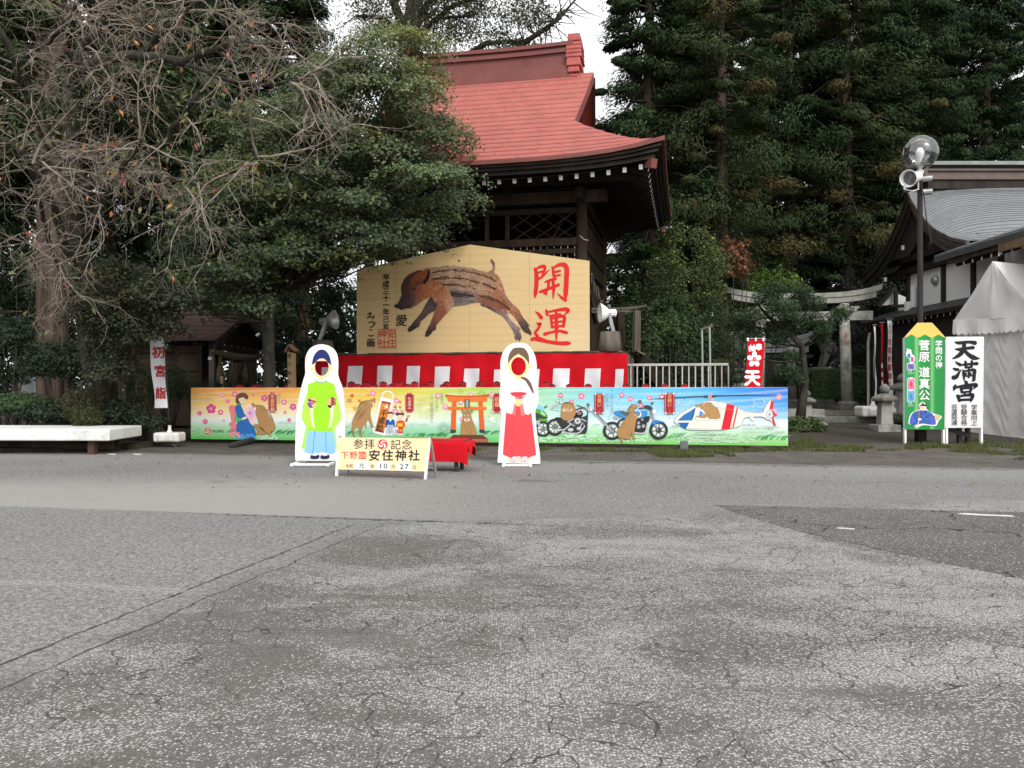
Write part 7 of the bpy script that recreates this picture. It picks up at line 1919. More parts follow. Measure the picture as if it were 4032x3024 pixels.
# ---------------------------------------------------------------- flood lights on stumps
def floodlight(label, lens, axis, stump_px, Y, mat, hood):
    """stump on the stage edge, tilted bracket, bowl reflector with finned housing"""
    c = P(*stump_px, Y)
    st = thing('timber_stump', label[1], 'stump', Vector((c.x, c.y, STZ)))
    m_ = MB(); hh = c.z - STZ
    m_.lathe((c.x, c.y, STZ + .012), [(.34, 0), (.31, hh * .5), (.275, hh), (0, hh)], 14)
    m_.v = [(v[0] + random.uniform(-.01, .01), v[1], v[2]) for v in m_.v]
    m_.build('stump_body', M_GREYWOOD, st, True)
    t = thing('floodlight', label[0], 'floodlight', c)
    L = P(*lens, Y - .05); d = Vector(axis).normalized(); M3_ = d.to_track_quat('Z', 'Y').to_matrix()
    m_ = MB(); m_.lathe(L, [(r_ * .72, h_ * .72) for r_, h_ in ((.0, -.66), (.09, -.65), (.115, -.60), (.13, -.36), (.17, -.32), (.25, -.24), (.345, -.08), (.385, .0), (.37, .01), (.33, -.06), (.2, -.2), (.0, -.24))], 26, M3_); m_.build('reflector', mat, t, True)
    for k in range(10):
        an = 2 * math.pi * k / 10; off = M3_ @ Vector((math.cos(an) * .09, math.sin(an) * .09, 0))
        m_ = MB(); m_.beam(L + off - d * .45, L + off - d * .29, .014, .026); m_.build('cooling_fin', mat, t)
    piv = L - d * .25
    for s_ in (-1, 1):
        off = Vector((0, s_ * .12, 0))
        m_ = MB(); m_.beam(piv + off, c + Vector((.1 * hood, s_ * .08, .02)), .07, .02, (0, 1, 0)); m_.build('bracket_arm', M_STEEL, t)
floodlight(('white bowl floodlight aimed left at the votive board', 'grey timber stump at the right end of the stage'), (2362, 1232), (-1, -.12, -.02), (2402, 1308), 22.9, M_WHITE, 1)
floodlight(('grey bowl floodlight on a tilted arm at the left end of the stage', 'square grey stump under the left floodlight'), (1318, 1258), (.92, -.25, .12), (1272, 1342), 23.6, M_STEEL, -1)

# ---------------------------------------------------------------- small shrine on the left
ls = thing('small_shrine', 'small dark timber shrine with brown sheet roof and straw rope under the trees', 'shrine', (-9.3, 25.6, .2))
SX, SL = -8.55, -11.6            # gable end, far end
YN, YRD, YF = 24.0, 26.6, 29.2
ZE2, ZR2 = 2.80, 3.75
for j in range(6):
    for i in range(4):
        f0, f1 = j / 6, (j + 1) / 6; x0, x1 = SL - .55 + (SX - SL + .55) * i / 4, SL - .55 + (SX - SL + .55) * (i + 1) / 4
        y0, y1 = YN + (YRD - YN) * f0, YN + (YRD - YN) * f1; z0, z1 = ZE2 + (ZR2 - ZE2) * f0, ZE2 + (ZR2 - ZE2) * f1
        m = MB(); m.hexa([(x0, y0, z0 - .04), (x1 - .006, y0, z0 - .04), (x1 - .006, y1, z1 - .05), (x0, y1, z1 - .05)], [(x0, y0, z0 + .025), (x1 - .006, y0, z0 + .025), (x1 - .006, y1, z1), (x0, y1, z1)]); m.build('roof_sheet', M_SHINGLE, ls)
m = MB(); m.hexa([(SL - .5, YRD, ZR2 - .05), (SX, YRD, ZR2 - .05), (SX, YF, ZE2 - .05), (SL - .5, YF, ZE2 - .05)], [(SL - .5, YRD, ZR2), (SX, YRD, ZR2), (SX, YF, ZE2), (SL - .5, YF, ZE2)]); m.build('rear_roof_slope', M_SHINGLE, ls)
m = MB(); m.box(((SX + SL) / 2 - .2, YRD, ZR2 + .05), (SX - SL + .6, .3, .12)); m.build('ridge', M_SHINGLE, ls)
for s_ in (1, -1):
    m = MB(); m.beam((SX - .02, YRD, ZR2 - .08), (SX - .02, YN if s_ > 0 else YF, ZE2 - .08), .06, .16); m.build('bargeboard', M_DARKWOOD, ls)
m = MB(); m.prism([[(YN + .5, 2.72), (YRD, ZR2 - .12), (YF - .5, 2.72)]], lambda x, y, o: Vector((SX - .45 + o, x, y)), 0, -.06); m.build('gable_boarding', M_DARKWOOD, ls)
for i in range(9):
    x = SL + (SX - .7 - SL) * (i + .5) / 9
    m = MB(); m.box((x, YN + .62 + random.uniform(0, .012), 1.15), (.315, .04, 1.75)); m.build('wall_board', M_BROWNWOOD, ls)
for z in (2.3, 2.55, 2.08): m = MB(); m.box(((SL + SX - .7) / 2, YN + .63, z), (SX - .7 - SL, .05, .22)); m.build('wall_board', M_BROWNWOOD, ls)
for x in (SL, SL + 1.2, SX - .7): m = MB(); m.box((x, YN + .57, 1.4), (.12, .12, 2.5)); m.build('post', M_BROWNWOOD, ls)
m = MB(); m.box(((SL + SX - .7) / 2, YN + .57, 1.95), (SX - .7 - SL, .07, .09)); m.build('wall_rail', M_BROWNWOOD, ls)
m = MB(); m.box((SX - 1.5, 26.6, 1.4), (.06, 4.0, 2.6)); m.build('inner_wall', M_DARKWOOD, ls)
m = MB(); m.box((SL + .03, 26.6, 1.4), (.06, 4.0, 2.6)); m.build('end_wall', M_DARKWOOD, ls)
for y in (YN + .57, YF - .6): m = MB(); m.box((SX - .35, y, 1.4), (.14, .14, 2.6)); m.build('porch_post', M_GREYWOOD, ls)
m = MB(); m.box((SX - .35, YRD, 2.62), (.12, 4.4, .16)); m.build('porch_beam', M_DARKWOOD, ls)
for i in range(6): m = MB(); m.box((SX - .30, YN + .9 + i * .62, 2.70), (.02, .05, .05)); m.build('beam_end', M_WHITE, ls)
m = MB(); m.box((SX - .42, YRD, 2.38), (.02, 2.8, .30)); m.build('purple_valance', surf('purple_cloth', (.02, .018, .06), bump=.1), ls)
ro = thing('straw_rope', 'thick twisted straw rope with hanging tassels across the small shrine front', 'straw rope', (SX - .2, 26.4, 2.4))
m = MB(); pts = [(SX - .18, 24.1 + 4.6 * i / 16, 2.46 - .10 * math.sin(math.pi * i / 16)) for i in range(17)]; m.tube(pts, [.05 + .08 * math.sin(math.pi * i / 16) ** .6 for i in range(17)], 10); m.build('rope', M_STRAW, ro, True)
for y in (24.7, 25.7, 26.9):
    m = MB(); m.lathe((SX - .16, y, 1.55), [(.16, 0), (.13, .3), (.07, .55), (.05, .6), (.07, .85), (0, .9)], 10); m.build('tassel', M_STRAW, ro, True)
pl = thing('small_plaque', 'small pale wooden plaque hanging on the shrine post', 'plaque', P(873, 1505, 24.4))
m = MB(); c = P(873, 1495, 24.3); m.box(c, (.09, .03, .22)); m.build('plaque_board', surf('fresh_wood', (.42, .30, .18), bump=.2), pl); m = MB(); m.box(c + Vector((0, 0, .13)), (.12, .05, .03)); m.build('plaque_cap', M_BROWNWOOD, pl)
nt_ = thing('notice_card', 'small white notice card on the shrine wall', 'notice', P(825, 1412, 24.5)); m = MB(); m.box(P(826, 1411, 24.5), (.10, .02, .09)); m.build('card', M_WHITE, nt_)
spot = thing('spot_lamp', 'small white spot lamp under the shrine gable', 'lamp', P(1016, 1317, 25)); m = MB(); m.tube([P(1010, 1323, 25), P(1022, 1312, 25)], [.05, .035], 10); m.build('lamp_body', M_WHITE, spot)

# signpost with little roof
so = thing('wooden_signpost', 'tall narrow wooden name post with a little gabled cap beside the maple trunk', 'signpost', P(1142, 1540, 21.4) * Vector((1, 1, 0)) if False else (P(1142, 1540, 21.4).x, 21.4, 0))
BS = Board(1126, 21.42, 1159, 21.35)
m = MB(); m.prism([[(1131, 1384), (1157, 1390), (1160, 1700), (1136, 1700)]], lambda x, y, o: BS.pt(x, y, o), 0, -.10); m.build('board', surf('honey_wood', (.27, .19, .105), (.19, .13, .07), .7, .2, 3, .3, 20, .003, (1, 1, .12)), so)
for a in ([(1123, 1383), (1139, 1354), (1139, 1361), (1126, 1388)], [(1139, 1354), (1165, 1378), (1162, 1384), (1139, 1361)]): m = MB(); m.prism([a], lambda x, y, o: BS.pt(x, y, o), .05, -.16); m.build('cap_board', surf('cap_wood', (.20, .11, .06), bump=.2) if 'cap_wood' not in bpy.data.materials else bpy.data.materials['cap_wood'], so)
p = Print(BS, 560, 1180, 2.765); p.text('圭子神社', 1604, 612, 52, '#1f1a14', True, .02, 1.82, sx=.8); p.build('lettering', so)

# ---------------------------------------------------------------- flags
def nobori(label, x0, y0, x1, y1, Y, slant, cloth, pole_x, pole_top, base_y, texts, curl=.06, base=None, colr='#c2303a', topbar=True, wave=1.0):
    b = P(pole_x, base_y, Y); zb = 0 if Y < 20.5 else gz(Y)
    t = thing('banner_flag', label, 'banner flag', Vector((b.x, b.y, zb)))
    B = Board(x0, Y, x1, Y + .02)
    def pt(x, y, o=0.0):
        f = (y - y0) / (y1 - y0)
        q = B.pt(x, y)
        return q + Vector((0, -curl * math.sin((x - x0) / (x1 - x0) * 3.0 + f * 5) * wave - o, 0))
    m_ = MB(); m_.grid(lambda u, v: pt(x0 + (x1 - x0) * u + slant * v + 2 * math.sin(v * 9), y0 + (y1 - y0) * v), 8, 26); m_.build('cloth', cloth, t, True)
    m_ = MB(); m_.tube([P(pole_x + slant * 1.0, base_y, Y + .02), P(pole_x, pole_top, Y + .02)], .016, 6); m_.build('pole', M_BLACK if topbar else M_ALU, t)
    if topbar:
        m_ = MB(); m_.tube([P(x0 - 4, y0 - 6, Y + .01), P(x1 + 6, y0 - 6, Y + .01)], .010, 5); m_.build('top_bar', M_ALU, t)
    class FB:
        def pt(self, x, y, off=0): return pt(x, y, off)
    if texts:
        p_ = Print(FB(), base=.006)
        texts(p_); p_.build('lettering', t)
    return t
def tx1(p_):
    p_.text('初', 624, 1388, 46, '#b8323c', bold=.05); p_.text('宮', 630, 1462, 46, '#b8323c', bold=.05); p_.text('詣', 633, 1548, 46, '#b8323c', bold=.05)
f1 = nobori('white banner flag with red characters standing before the small shrine', 588, 1322, 641, 1606, 20.0, 20, M_WHITECLOTH, 647, 1318, 1660, tx1, .04)
def wbase(x, y, Y, s, label, zb=0.0):
    b = P(x, y, Y)
    t = thing('flag_base', label, 'flag base', Vector((b.x, b.y, zb)))
    m_ = MB(); m_.box((b.x, b.y, zb + .13 * s), (.60 * s, .44 * s, .22 * s)); m_.box((b.x, b.y, zb + .12 * s), (.36 * s, .56 * s, .18 * s)); soft(m_.build('tank', M_WHITEPLASTIC, t), .05 * s, 3)
    m_ = MB(); m_.lathe((b.x, b.y, zb + .23 * s), [(.06 * s, 0), (.055 * s, .05 * s), (.035 * s, .06 * s), (.035 * s, .16 * s), (.045 * s, .17 * s), (.0, .17 * s)], 12); m_.build('socket', M_WHITEPLASTIC, t, True)
wbase(668, 1680, 19.6, 1.02, 'white plastic water tank base under the first flag left of the banner', .10)
def tx2(p_):
    p_.text('奉', 2987, 1367, 26, '#ffffff', bold=.06, flip=True); p_.text('納', 2960, 1371, 26, '#ffffff', bold=.06, flip=True)
    for k in range(5):
        a = R(72 * k - 90); p_.ell(2969.5 + 18 * math.cos(a), 1415 + 20 * math.sin(a), 10, 12, '#ffffff', a + 1.57, 14)
    for k in range(5):
        a = R(72 * k - 90); p_.stroke([(2969.5, 1415), (2969.5 + 9 * math.cos(a), 1415 + 10 * math.sin(a))], 2, '#e8a0a0', caps=False)
    p_.text('天', 2962, 1488, 62, '#ffffff', bold=.07, flip=True)
    p_.text('満宮', 2958, 1560, 62, '#ffffff', True, bold=.07, flip=True)
f2 = nobori('red banner flag with white plum crest behind the right end of the banner', 2942, 1339, 3010, 1640, 21.5, -12, M_REDCLOTH, 2940, 1330, 1745, tx2, .03)
for x in (2945, 2976, 3006): m = MB(); m.box(P(x, 1336, 21.46), (.045, .012, .09)); m.build('loop', M_WHITECLOTH, f2)
def tx3(p_):
    for i, ch in enumerate('合格祈願御礼'): p_.text(ch, 3503, 1345 + i * 34, 26, '#c2303a', bold=.03, sx=.55)
    p_.text('奉納', 3503, 1286, 18, '#c2303a', True, .02, sx=.5)
for (lb, x0, x1, y0, cl_, px_, tx) in (('leftmost thin white banner flag seen edge-on before the hedge', 3440, 3448, 1285, M_WHITECLOTH, 3443, None), ('thin red banner flag seen edge-on between two white ones', 3468, 3476, 1275, M_REDCLOTH, 3470, None), ('white banner flag with red characters nearest the brown hall corner', 3494, 3512, 1262, M_WHITECLOTH, 3495, tx3)):
    nobori(lb, x0, y0, x1, 1560, 29.0, 3, cl_, px_, y0 - 5, 1640, tx, .05, wave=.4)
f = [o for o in bpy.data.objects if o.name.startswith('banner_flag') and 'thin red' in o.get('label', '')][0]
for i in range(4): m = MB(); c = P(3473 + i * .5, 1440 + i * 34, 28.95); m.box(c, (.04, .015, .16)); m.build('white_mark', M_WHITECLOTH, f)
wbase(3437, 1610, 28.5, 1.7, 'mossy white tank base at the left under the edge-on flags', .36)
wbase(3520, 1625, 28.0, 1.7, 'clean white tank base just right of the lone stone lantern', .36)

# ---------------------------------------------------------------- white slab on the left
sb = thing('white_slab', 'large white painted slab platform on short brown legs beside the plaza', 'platform', (-8, 16.8, 0))
Q = [G(-180, 1742, .21), G(430, 1736, .21), G(560, 1714, .21)]
c1, c2 = P(432, 1736, 17.2), P(559, 1712, 19.0)
zb, ztp = EYE - (1736 - HY) / F * 17.2, EYE - (1690 - HY) / F * 17.2
l1 = Vector((c1.x - 6.5, c1.y + .25, 0)); r1 = Vector((c1.x, c1.y, 0)); r2 = Vector((c2.x, c2.y, 0)); l2 = l1 + (r2 - r1)
M_SLAB = surf('white_painted_concrete', (.70, .70, .68), (.62, .62, .60), .75, .2, 2, .25, 40, .004, (1, 1, .3), dirt=(.36, .35, .32), dscale=3.0, damt=.55)
m = MB(); up_ = Vector((0, 0, 1)); m.hexa([q + up_ * zb for q in (l1, r1, r2, l2)], [q + up_ * ztp for q in (l1, r1, r2, l2)]); soft(m.build('slab', M_SLAB, sb), .025, 2)
for f in (.12, .55, .93):
    for v in (.12, .85):
        q = l1.lerp(r1, f).lerp(l2.lerp(r2, f), v); m = MB(); m.box((q.x, q.y, zb / 2), (.13, .16, zb)); m.build('leg', surf('rusty_leg', (.09, .045, .035), (.05, .03, .026), .8, .2, 4, .3) if 'rusty_leg' not in bpy.data.materials else bpy.data.materials['rusty_leg'], sb)
m = MB(); a, b = l1.lerp(l2, .5), r1.lerp(r2, .5); m.beam(a + up_ * .12, b + up_ * .12 - (b - a).normalized() * .3, .1, .12); m.build('bearer', M_BROWNWOOD, sb)
# grey board in the garden
gbx = thing('grey_panel', 'grey board panel standing in the garden under the conifers', 'panel', P(110, 1540, 23)); m = MB(); m.prism([[(72, 1480), (135, 1475), (143, 1600), (80, 1600)]], lambda x, y, o: P(x, y, 23 + o), 0, .05); m.build('board', M_GREYSTONE, gbx); m = MB(); m.beam(P(136, 1475, 22.9), P(143, 1600, 22.9), .05, .05, (1, 0, 0)); m.build('edge', M_STEEL, gbx)
# ---------------------------------------------------------------- bare cherry tree on the left, a few leaves left
def wander(p, d, L, n, bend, grav, rg):
    pts = [Vector(p)]; d = Vector(d).normalized()
    for i in range(n):
        d = (d + Vector((rg.gauss(0, bend), rg.gauss(0, bend), rg.gauss(0, bend) + grav))).normalized()
        pts.append(pts[-1] + d * L / n)
    return pts
rg = random.Random(21)
ch = thing('bare_cherry_tree', 'nearly bare cherry tree with pale twigs and a few orange and green leaves', 'tree', P(390, 1560, 20.2) * 1.0)
ch.location.z = .1
tm, lm, wm = MB(), MB(), MB()
limbs = [([(392, 1560, 20.2), (360, 1420, 20.1), (338, 1250, 19.9), (318, 1080, 19.6), (300, 900, 19.2), (285, 740, 18.8), (290, 600, 18.5)], .27, .19),
         ([(300, 880, 19.2), (330, 760, 18.6), (400, 680, 18.0), (520, 630, 17.4), (620, 580, 16.8), (700, 480, 16.2), (780, 360, 15.6)], .15, .05),
         ([(288, 640, 18.6), (270, 480, 18.2), (290, 300, 17.8), (420, 232, 17.2), (560, 215, 16.6), (720, 238, 16.0), (900, 170, 15.4), (1080, 70, 15.0)], .17, .05),
         ([(290, 640, 18.6), (200, 560, 18.0), (120, 420, 17.2), (60, 250, 16.4), (-40, 60, 15.8)], .15, .06),
         ([(318, 1060, 19.6), (250, 960, 18.8), (210, 820, 18.0), (120, 660, 17.0), (20, 560, 16.2), (-80, 500, 15.6)], .12, .05),
         ([(306, 960, 19.4), (360, 880, 18.0), (400, 800, 16.8), (440, 720, 15.8), (500, 640, 15.0), (560, 540, 14.4)], .10, .04),
         ([(290, 320, 17.8), (330, 180, 17.4), (420, 40, 17.0), (520, -120, 16.6)], .12, .06),
         ([(560, 215, 16.6), (640, 120, 16.0), (760, 20, 15.4), (880, -80, 15.0)], .07, .03),
         ([(330, 1240, 19.8), (250, 1080, 18.4), (180, 900, 17.2), (150, 760, 16.4), (160, 600, 15.6)], .07, .03),
         ([(520, 630, 17.4), (640, 690, 16.6), (780, 720, 15.8), (900, 680, 15.2), (1040, 600, 14.8)], .06, .02),
         ([(720, 238, 16.0), (860, 300, 15.6), (1010, 330, 15.2), (1180, 310, 15.0), (1300, 230, 15.0)], .05, .02),
         ([(60, 250, 16.4), (160, 180, 15.6), (260, 90, 15.0), (340, -40, 14.6)], .06, .03)]
tips = []
def twig(p, d, L, r, lev):
    n = 6 if lev < 2 else 4
    pts = wander(p, d, L, n, .16, -.035 if lev < 2 else .03, rg)
    rr = [r * (1 - .75 * i / n) for i in range(n + 1)]
    (lm if lev == 0 else wm).tube(pts, rr, 5 if lev == 0 else 3, False)
    if lev >= 2: tips.append(pts[-1]); tips.append(pts[-2])
    if lev < 3:
        k = (4, 4, 2)[lev]
        for q in range(k):
            f = rg.uniform(.25, 1.0); i = min(int(f * n), n - 1)
            dd = (pts[i + 1] - pts[i]).normalized()
            s = Vector((rg.gauss(0, 1), rg.gauss(0, .8), rg.gauss(-.15, .6))).normalized()
            twig(pts[i].lerp(pts[i + 1], f * n - i), dd * .75 + s * .75, L * rg.uniform(.38, .68), max(r * .5, .0036), lev + 1)
for pts, r0, r1 in limbs:
    q = [P(*p) for p in pts]
    k = len(q) - 1
    # smooth the limb
    sm = []
    for i in range(k):
        a, b, c, d = q[max(i - 1, 0)], q[i], q[i + 1], q[min(i + 2, k)]
        for j in range(4):
            t = j / 4; sm.append(.5 * ((2 * b) + (c - a) * t + (2 * a - 5 * b + 4 * c - d) * t * t + (3 * b - a - 3 * c + d) * t ** 3))
    sm.append(q[-1])
    n = len(sm) - 1
    tm.tube([p + Vector((rg.gauss(0, .02), 0, rg.gauss(0, .02))) for p in sm], [r0 + (r1 - r0) * (i / n) ** .8 for i in range(n + 1)], 9)
    if r0 > .25: continue
    for b in range(12):
        f = rg.uniform(.22, 1.0) if b < 11 else 1.0
        i = min(int(f * n), n - 1)
        dd = (sm[i + 1] - sm[i]).normalized()
        s = Vector((rg.gauss(.1, 1), rg.gauss(-.7, .7), rg.gauss(-.25, .7))).normalized()
        twig(sm[i], dd * .6 + s * .9, rg.uniform(.9, 1.9), .016 + .012 * rg.random(), 0)
tm.build('trunk', M_BARKDARK, ch, True)
lm.build('branches', M_TWIG, ch, True)
tw = wm.build('twigs', M_TWIG, ch, True); tw['kind'] = 'stuff'
tp = np.array([tuple(t) for t in tips])
ix = CX + tp[:, 0] / tp[:, 1] * F; iy = HY - (tp[:, 2] - EYE) / tp[:, 1] * F
wgt = np.exp(-(((ix - 820) / 330) ** 2 + ((iy - 560) / 260) ** 2)) + .12
sel = RNG.choice(len(tp), 640, replace=False, p=wgt / wgt.sum())
lc = mixcol(640, [(.11, .14, .055), (.15, .17, .06), (.17, .14, .05), (.46, .19, .06), (.38, .10, .06)], [.46, .28, .12, .09, .05], .2)
leaf_mesh('leaves', tp[sel] + RNG.normal(0, .03, (640, 3)), RNG.normal(size=(640, 3)) + np.array([0, -.5, .3]), RNG.uniform(.10, .18, 640), lc, OVAL, OVAL_F, M_LEAF, ch, np.tile((.1, 0, -1), (640, 1)) + RNG.normal(0, .5, (640, 3)))

# ---------------------------------------------------------------- maples
TRIL = [(-.3, 0), (-.08, .2), (.2, .5), (.2, .14), (.62, 0), (.2, -.14), (.2, -.5), (-.08, -.2)]
TRIL_F = [(0, 3, 1), (1, 3, 2), (0, 5, 3), (3, 5, 4), (0, 7, 5), (5, 7, 6)]
def maple_tree(label, outline, n_pad, base, trunk, Yc, dY, leaves, cols, prad=(.42, .75), name='maple_tree', top=None, lsize=.095, thick=.16, seed=0, skip=None):
    rg = random.Random(seed)
    t = thing(name, label, 'tree', (base[0], base[1], .0))
    ol = np.array(outline, float)
    lo, hi = ol.min(0), ol.max(0)
    pads, tries = [], 0
    while len(pads) < n_pad and tries < 9000:
        tries += 1
        q = (rg.uniform(lo[0], hi[0]), rg.uniform(lo[1], hi[1]))
        if not in_poly(np.array([q]), ol)[0]: continue
        mind = 46 if len(pads) < n_pad * .55 else 30
        if any(abs(q[0] - p[0]) < mind * 1.35 and abs(q[1] - p[1]) < mind * .8 and abs(p[2] - 0) < 9 for p in pads[-60:]): continue
        pads.append((q[0], q[1], rg.random()))
    C, Nn, S, K_ = [], [], [], []
    br = MB()
    fork = Vector(trunk[-1])
    for x, y, r in pads:
        Y = Yc + (r - .55) * dY
        c = np.array(P(x, y, Y)); pr = rg.uniform(*prad)
        n = int(leaves / n_pad * (pr / np.mean(prad)) ** 2)
        a = RNG.uniform(0, 2 * math.pi, n); rr = np.sqrt(RNG.random(n)) * (1 + .25 * np.sin(a * 3 + x) + .15 * np.sin(a * 5 + y))
        d = np.stack([np.cos(a) * rr * pr * 1.4, np.sin(a) * rr * pr, thick * (1 - 1.7 * rr ** 2) + RNG.normal(0, thick * .5, n)], 1)
        C.append(c + d)
        Nn.append(np.stack([np.cos(a) * rr * .6, np.sin(a) * rr * .6 - .25, np.full(n, .75)], 1) + RNG.normal(0, .42, (n, 3)))
        S.append(RNG.uniform(.75, 1.25, n) * lsize)
        tone = rg.choice((.6, .75, .9, 1.0, 1.15, 1.45))
        topness = np.clip((d[:, 2] / thick + .3), 0, 1)[:, None]
        k = mixcol(n, cols, None, .22) * tone
        hy = np.clip((900 - y) / 900, 0, 1)  # higher pads get paler yellow-green: the lit crown top put into leaf colour
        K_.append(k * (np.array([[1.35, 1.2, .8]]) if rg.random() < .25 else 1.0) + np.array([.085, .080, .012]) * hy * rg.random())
        cc = Vector(c); st = fork if cc.z > fork.z else Vector(trunk[max(0, len(trunk) - 2)])
        mid = st.lerp(cc, .55) + Vector((0, 0, -.25 + .1 * rg.random()))
        if rg.random() < .75: br.tube([st + (mid - st) * .05, mid, cc - Vector((0, 0, .06)), cc + (cc - mid) * .18 - Vector((0, 0, .08))], [.045, .022, .010, .004], 5, False)
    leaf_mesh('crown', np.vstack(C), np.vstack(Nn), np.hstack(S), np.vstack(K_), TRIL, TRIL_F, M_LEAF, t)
    br.build('branches', M_BARKDARK, t, True)
    return t
MG = [(.049, .079, .044), (.064, .096, .048), (.085, .118, .053), (.041, .065, .042), (.108, .130, .050)]
b0 = (P(1060, 1540, 22).x, 22.0)
TR = [Vector((b0[0], 22, 0)), P(1062, 1480, 22), P(1058, 1380, 22), P(1055, 1270, 22), P(1062, 1160, 21.9)]
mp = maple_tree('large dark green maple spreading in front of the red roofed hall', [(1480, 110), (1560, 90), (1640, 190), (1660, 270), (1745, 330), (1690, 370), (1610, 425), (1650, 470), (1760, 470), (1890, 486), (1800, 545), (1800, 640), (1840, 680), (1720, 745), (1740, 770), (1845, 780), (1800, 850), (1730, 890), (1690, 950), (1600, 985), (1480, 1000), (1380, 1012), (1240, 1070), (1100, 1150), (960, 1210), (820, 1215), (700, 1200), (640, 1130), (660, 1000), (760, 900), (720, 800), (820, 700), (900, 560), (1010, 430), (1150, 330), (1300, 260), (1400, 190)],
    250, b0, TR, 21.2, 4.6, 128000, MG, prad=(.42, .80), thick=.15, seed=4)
m = MB(); m.tube(TR, [.20, .165, .155, .165, .15], 12)
for e in ((960, 980, 21.5), (1180, 940, 21.3), (1330, 720, 21.2), (1080, 760, 21.6), (1420, 420, 21.4), (840, 1090, 21.0), (1480, 900, 20.6)):
    E_ = P(*e); S_ = TR[3 if e[1] > 900 else 4]; md = S_.lerp(E_, .5) + Vector((0, .2, .25)); m.tube([S_ - Vector((0, 0, .1)), S_.lerp(md, .5) + Vector((0, 0, .1)), md, E_], [.115, .09, .065, .02], 8)
m.build('trunk', surf('maple_bark', (.085, .078, .062), (.045, .041, .033), .95, .1, 4, .7, 26, .015, (1, 1, .4), dirt=(.17, .17, .13), dscale=5, damt=.6), mp, True)
b1 = (P(470, 1570, 19.8).x, 19.8)
TR2 = [Vector((b1[0], 19.8, .05)), P(487, 1560, 19.8), P(478, 1470, 19.9), P(470, 1330, 20.0)]
mp2 = maple_tree('small olive green maple with thin pale trunk left of the first flag', [(330, 1080), (430, 1050), (560, 1060), (680, 1100), (700, 1180), (640, 1260), (650, 1310), (560, 1325), (500, 1330), (440, 1420), (380, 1500), (340, 1460), (360, 1330), (300, 1240), (310, 1150)], 52, b1, TR2, 19.6, 2.2, 12000, [(.045, .055, .030), (.06, .070, .034), (.035, .045, .03), (.05, .05, .03)], prad=(.30, .5), seed=8)
m = MB(); m.tube(TR2, [.075, .06, .055, .05], 9); m.build('trunk', M_BARKDARK, mp2, True)

# ---------------------------------------------------------------- conifers
def conifer_mesh(seed, H, z0, Rm, ncl, nl, cols, rust=.06):
    """trunk mesh and crown mesh of one kind of conifer, built at the origin"""
    rg = random.Random(seed); rn = np.random.default_rng(seed)
    tr, br = MB(), MB()
    tr.tube([(0, 0, 0), (.03, 0, .8), (.05, .02, H * .3), (-.03, .04, H * .6), (0, 0, H)], [.44, .36, .30, .22, .04], 12)
    C, Nn, S, K_, Dn = [], [], [], [], []
    for i in range(ncl):
        f = ((i + rg.random()) / ncl) ** .9
        z = z0 + (H - z0) * f
        Rz = Rm * (1 - .72 * f ** 1.4) * (.55 + .45 * min(1, f * 6))
        an = i * 2.399 + rg.uniform(-.4, .4)
        fr = rg.uniform(.3, 1.0); r = Rz * fr * rg.uniform(.85, 1.2)
        c = np.array([math.cos(an) * r, math.sin(an) * r, z - rg.uniform(.1, .4) * r + rg.uniform(-.6, .6)])
        pr = rg.choice((.38, .5, .6, .75, .95, 1.1)) * (1.1 - .35 * f)
        d = rn.normal(size=(nl, 3)); d /= np.linalg.norm(d, axis=1)[:, None]
        rr = rn.random(nl) ** .45
        off = d * rr[:, None] * np.array([pr, pr, pr * rg.uniform(.45, .8)]); 
        off += np.array([math.cos(an), math.sin(an), -.25]) * (off @ np.array([math.cos(an), math.sin(an), 0]))[:, None] * .5
        if vnoise(c[None], .9)[0] < .40: off *= .55
        C.append(c + off)
        Nn.append(d + np.array([0, 0, .7]) + rn.normal(0, .4, (nl, 3)))
        Dn.append(d * .7 + np.array([math.cos(an) * .8, math.sin(an) * .8, -.2]))
        S.append(rn.uniform(.085, .18, nl) * (1.15 if fr > .6 else 1.0))
        cc = np.asarray(cols)[rn.choice(len(cols), nl)] * rg.uniform(.6, 1.35) * (1 + rn.uniform(-.25, .25, (nl, 1)))
        if rg.random() < rust: cc = cc * .5 + np.array([.055, .036, .014])
        K_.append(cc)
        br.tube([(0, 0, z + .15), (c[0] * .5, c[1] * .5, z + .05 - .05 * r), tuple(c)], [.055, .035, .012], 5, False)
    me = leaf_mesh('crown', np.vstack(C), np.vstack(Nn), np.hstack(S), np.vstack(K_), SPRAY, SPRAY_F, M_NEEDLE, None, np.vstack(Dn))
    t_ = tr.build('trunk', M_BARK, None, True); b_ = br.build('branches', M_BARKDARK, None, True)
    out = [me.data, t_.data, b_.data]
    for o in (me, t_, b_): bpy.data.objects.remove(o)
    return out
CGR = [(.017, .036, .016), (.024, .047, .019), (.034, .060, .021), (.013, .028, .014), (.047, .066, .021)]
CGY = [(.028, .047, .017), (.040, .059, .019), (.020, .038, .015), (.053, .065, .019), (.032, .043, .017)]
CONS = [conifer_mesh(31, 21, 4.5, 3.4, 185, 740, CGR), conifer_mesh(32, 22, 6.5, 3.2, 170, 760, CGY, .14), conifer_mesh(33, 20, 2.6, 3.0, 195, 700, CGR, .03)]
def conifer(label, x, Y, var, s=1.0, rot=0.0, group='tall conifers round the precinct'):
    b = P(x, HY, Y)
    t = thing('conifer_tree', label, 'tree', (b.x, Y, .15), group)
    t.scale = (s, s, s * random.uniform(.95, 1.05)); t.rotation_euler = (0, 0, rot)
    for nm, me in zip(('crown', 'trunk', 'branches'), CONS[var]):
        o = bpy.data.objects.new(nm, me); COL.objects.link(o); o.parent = t
    return t
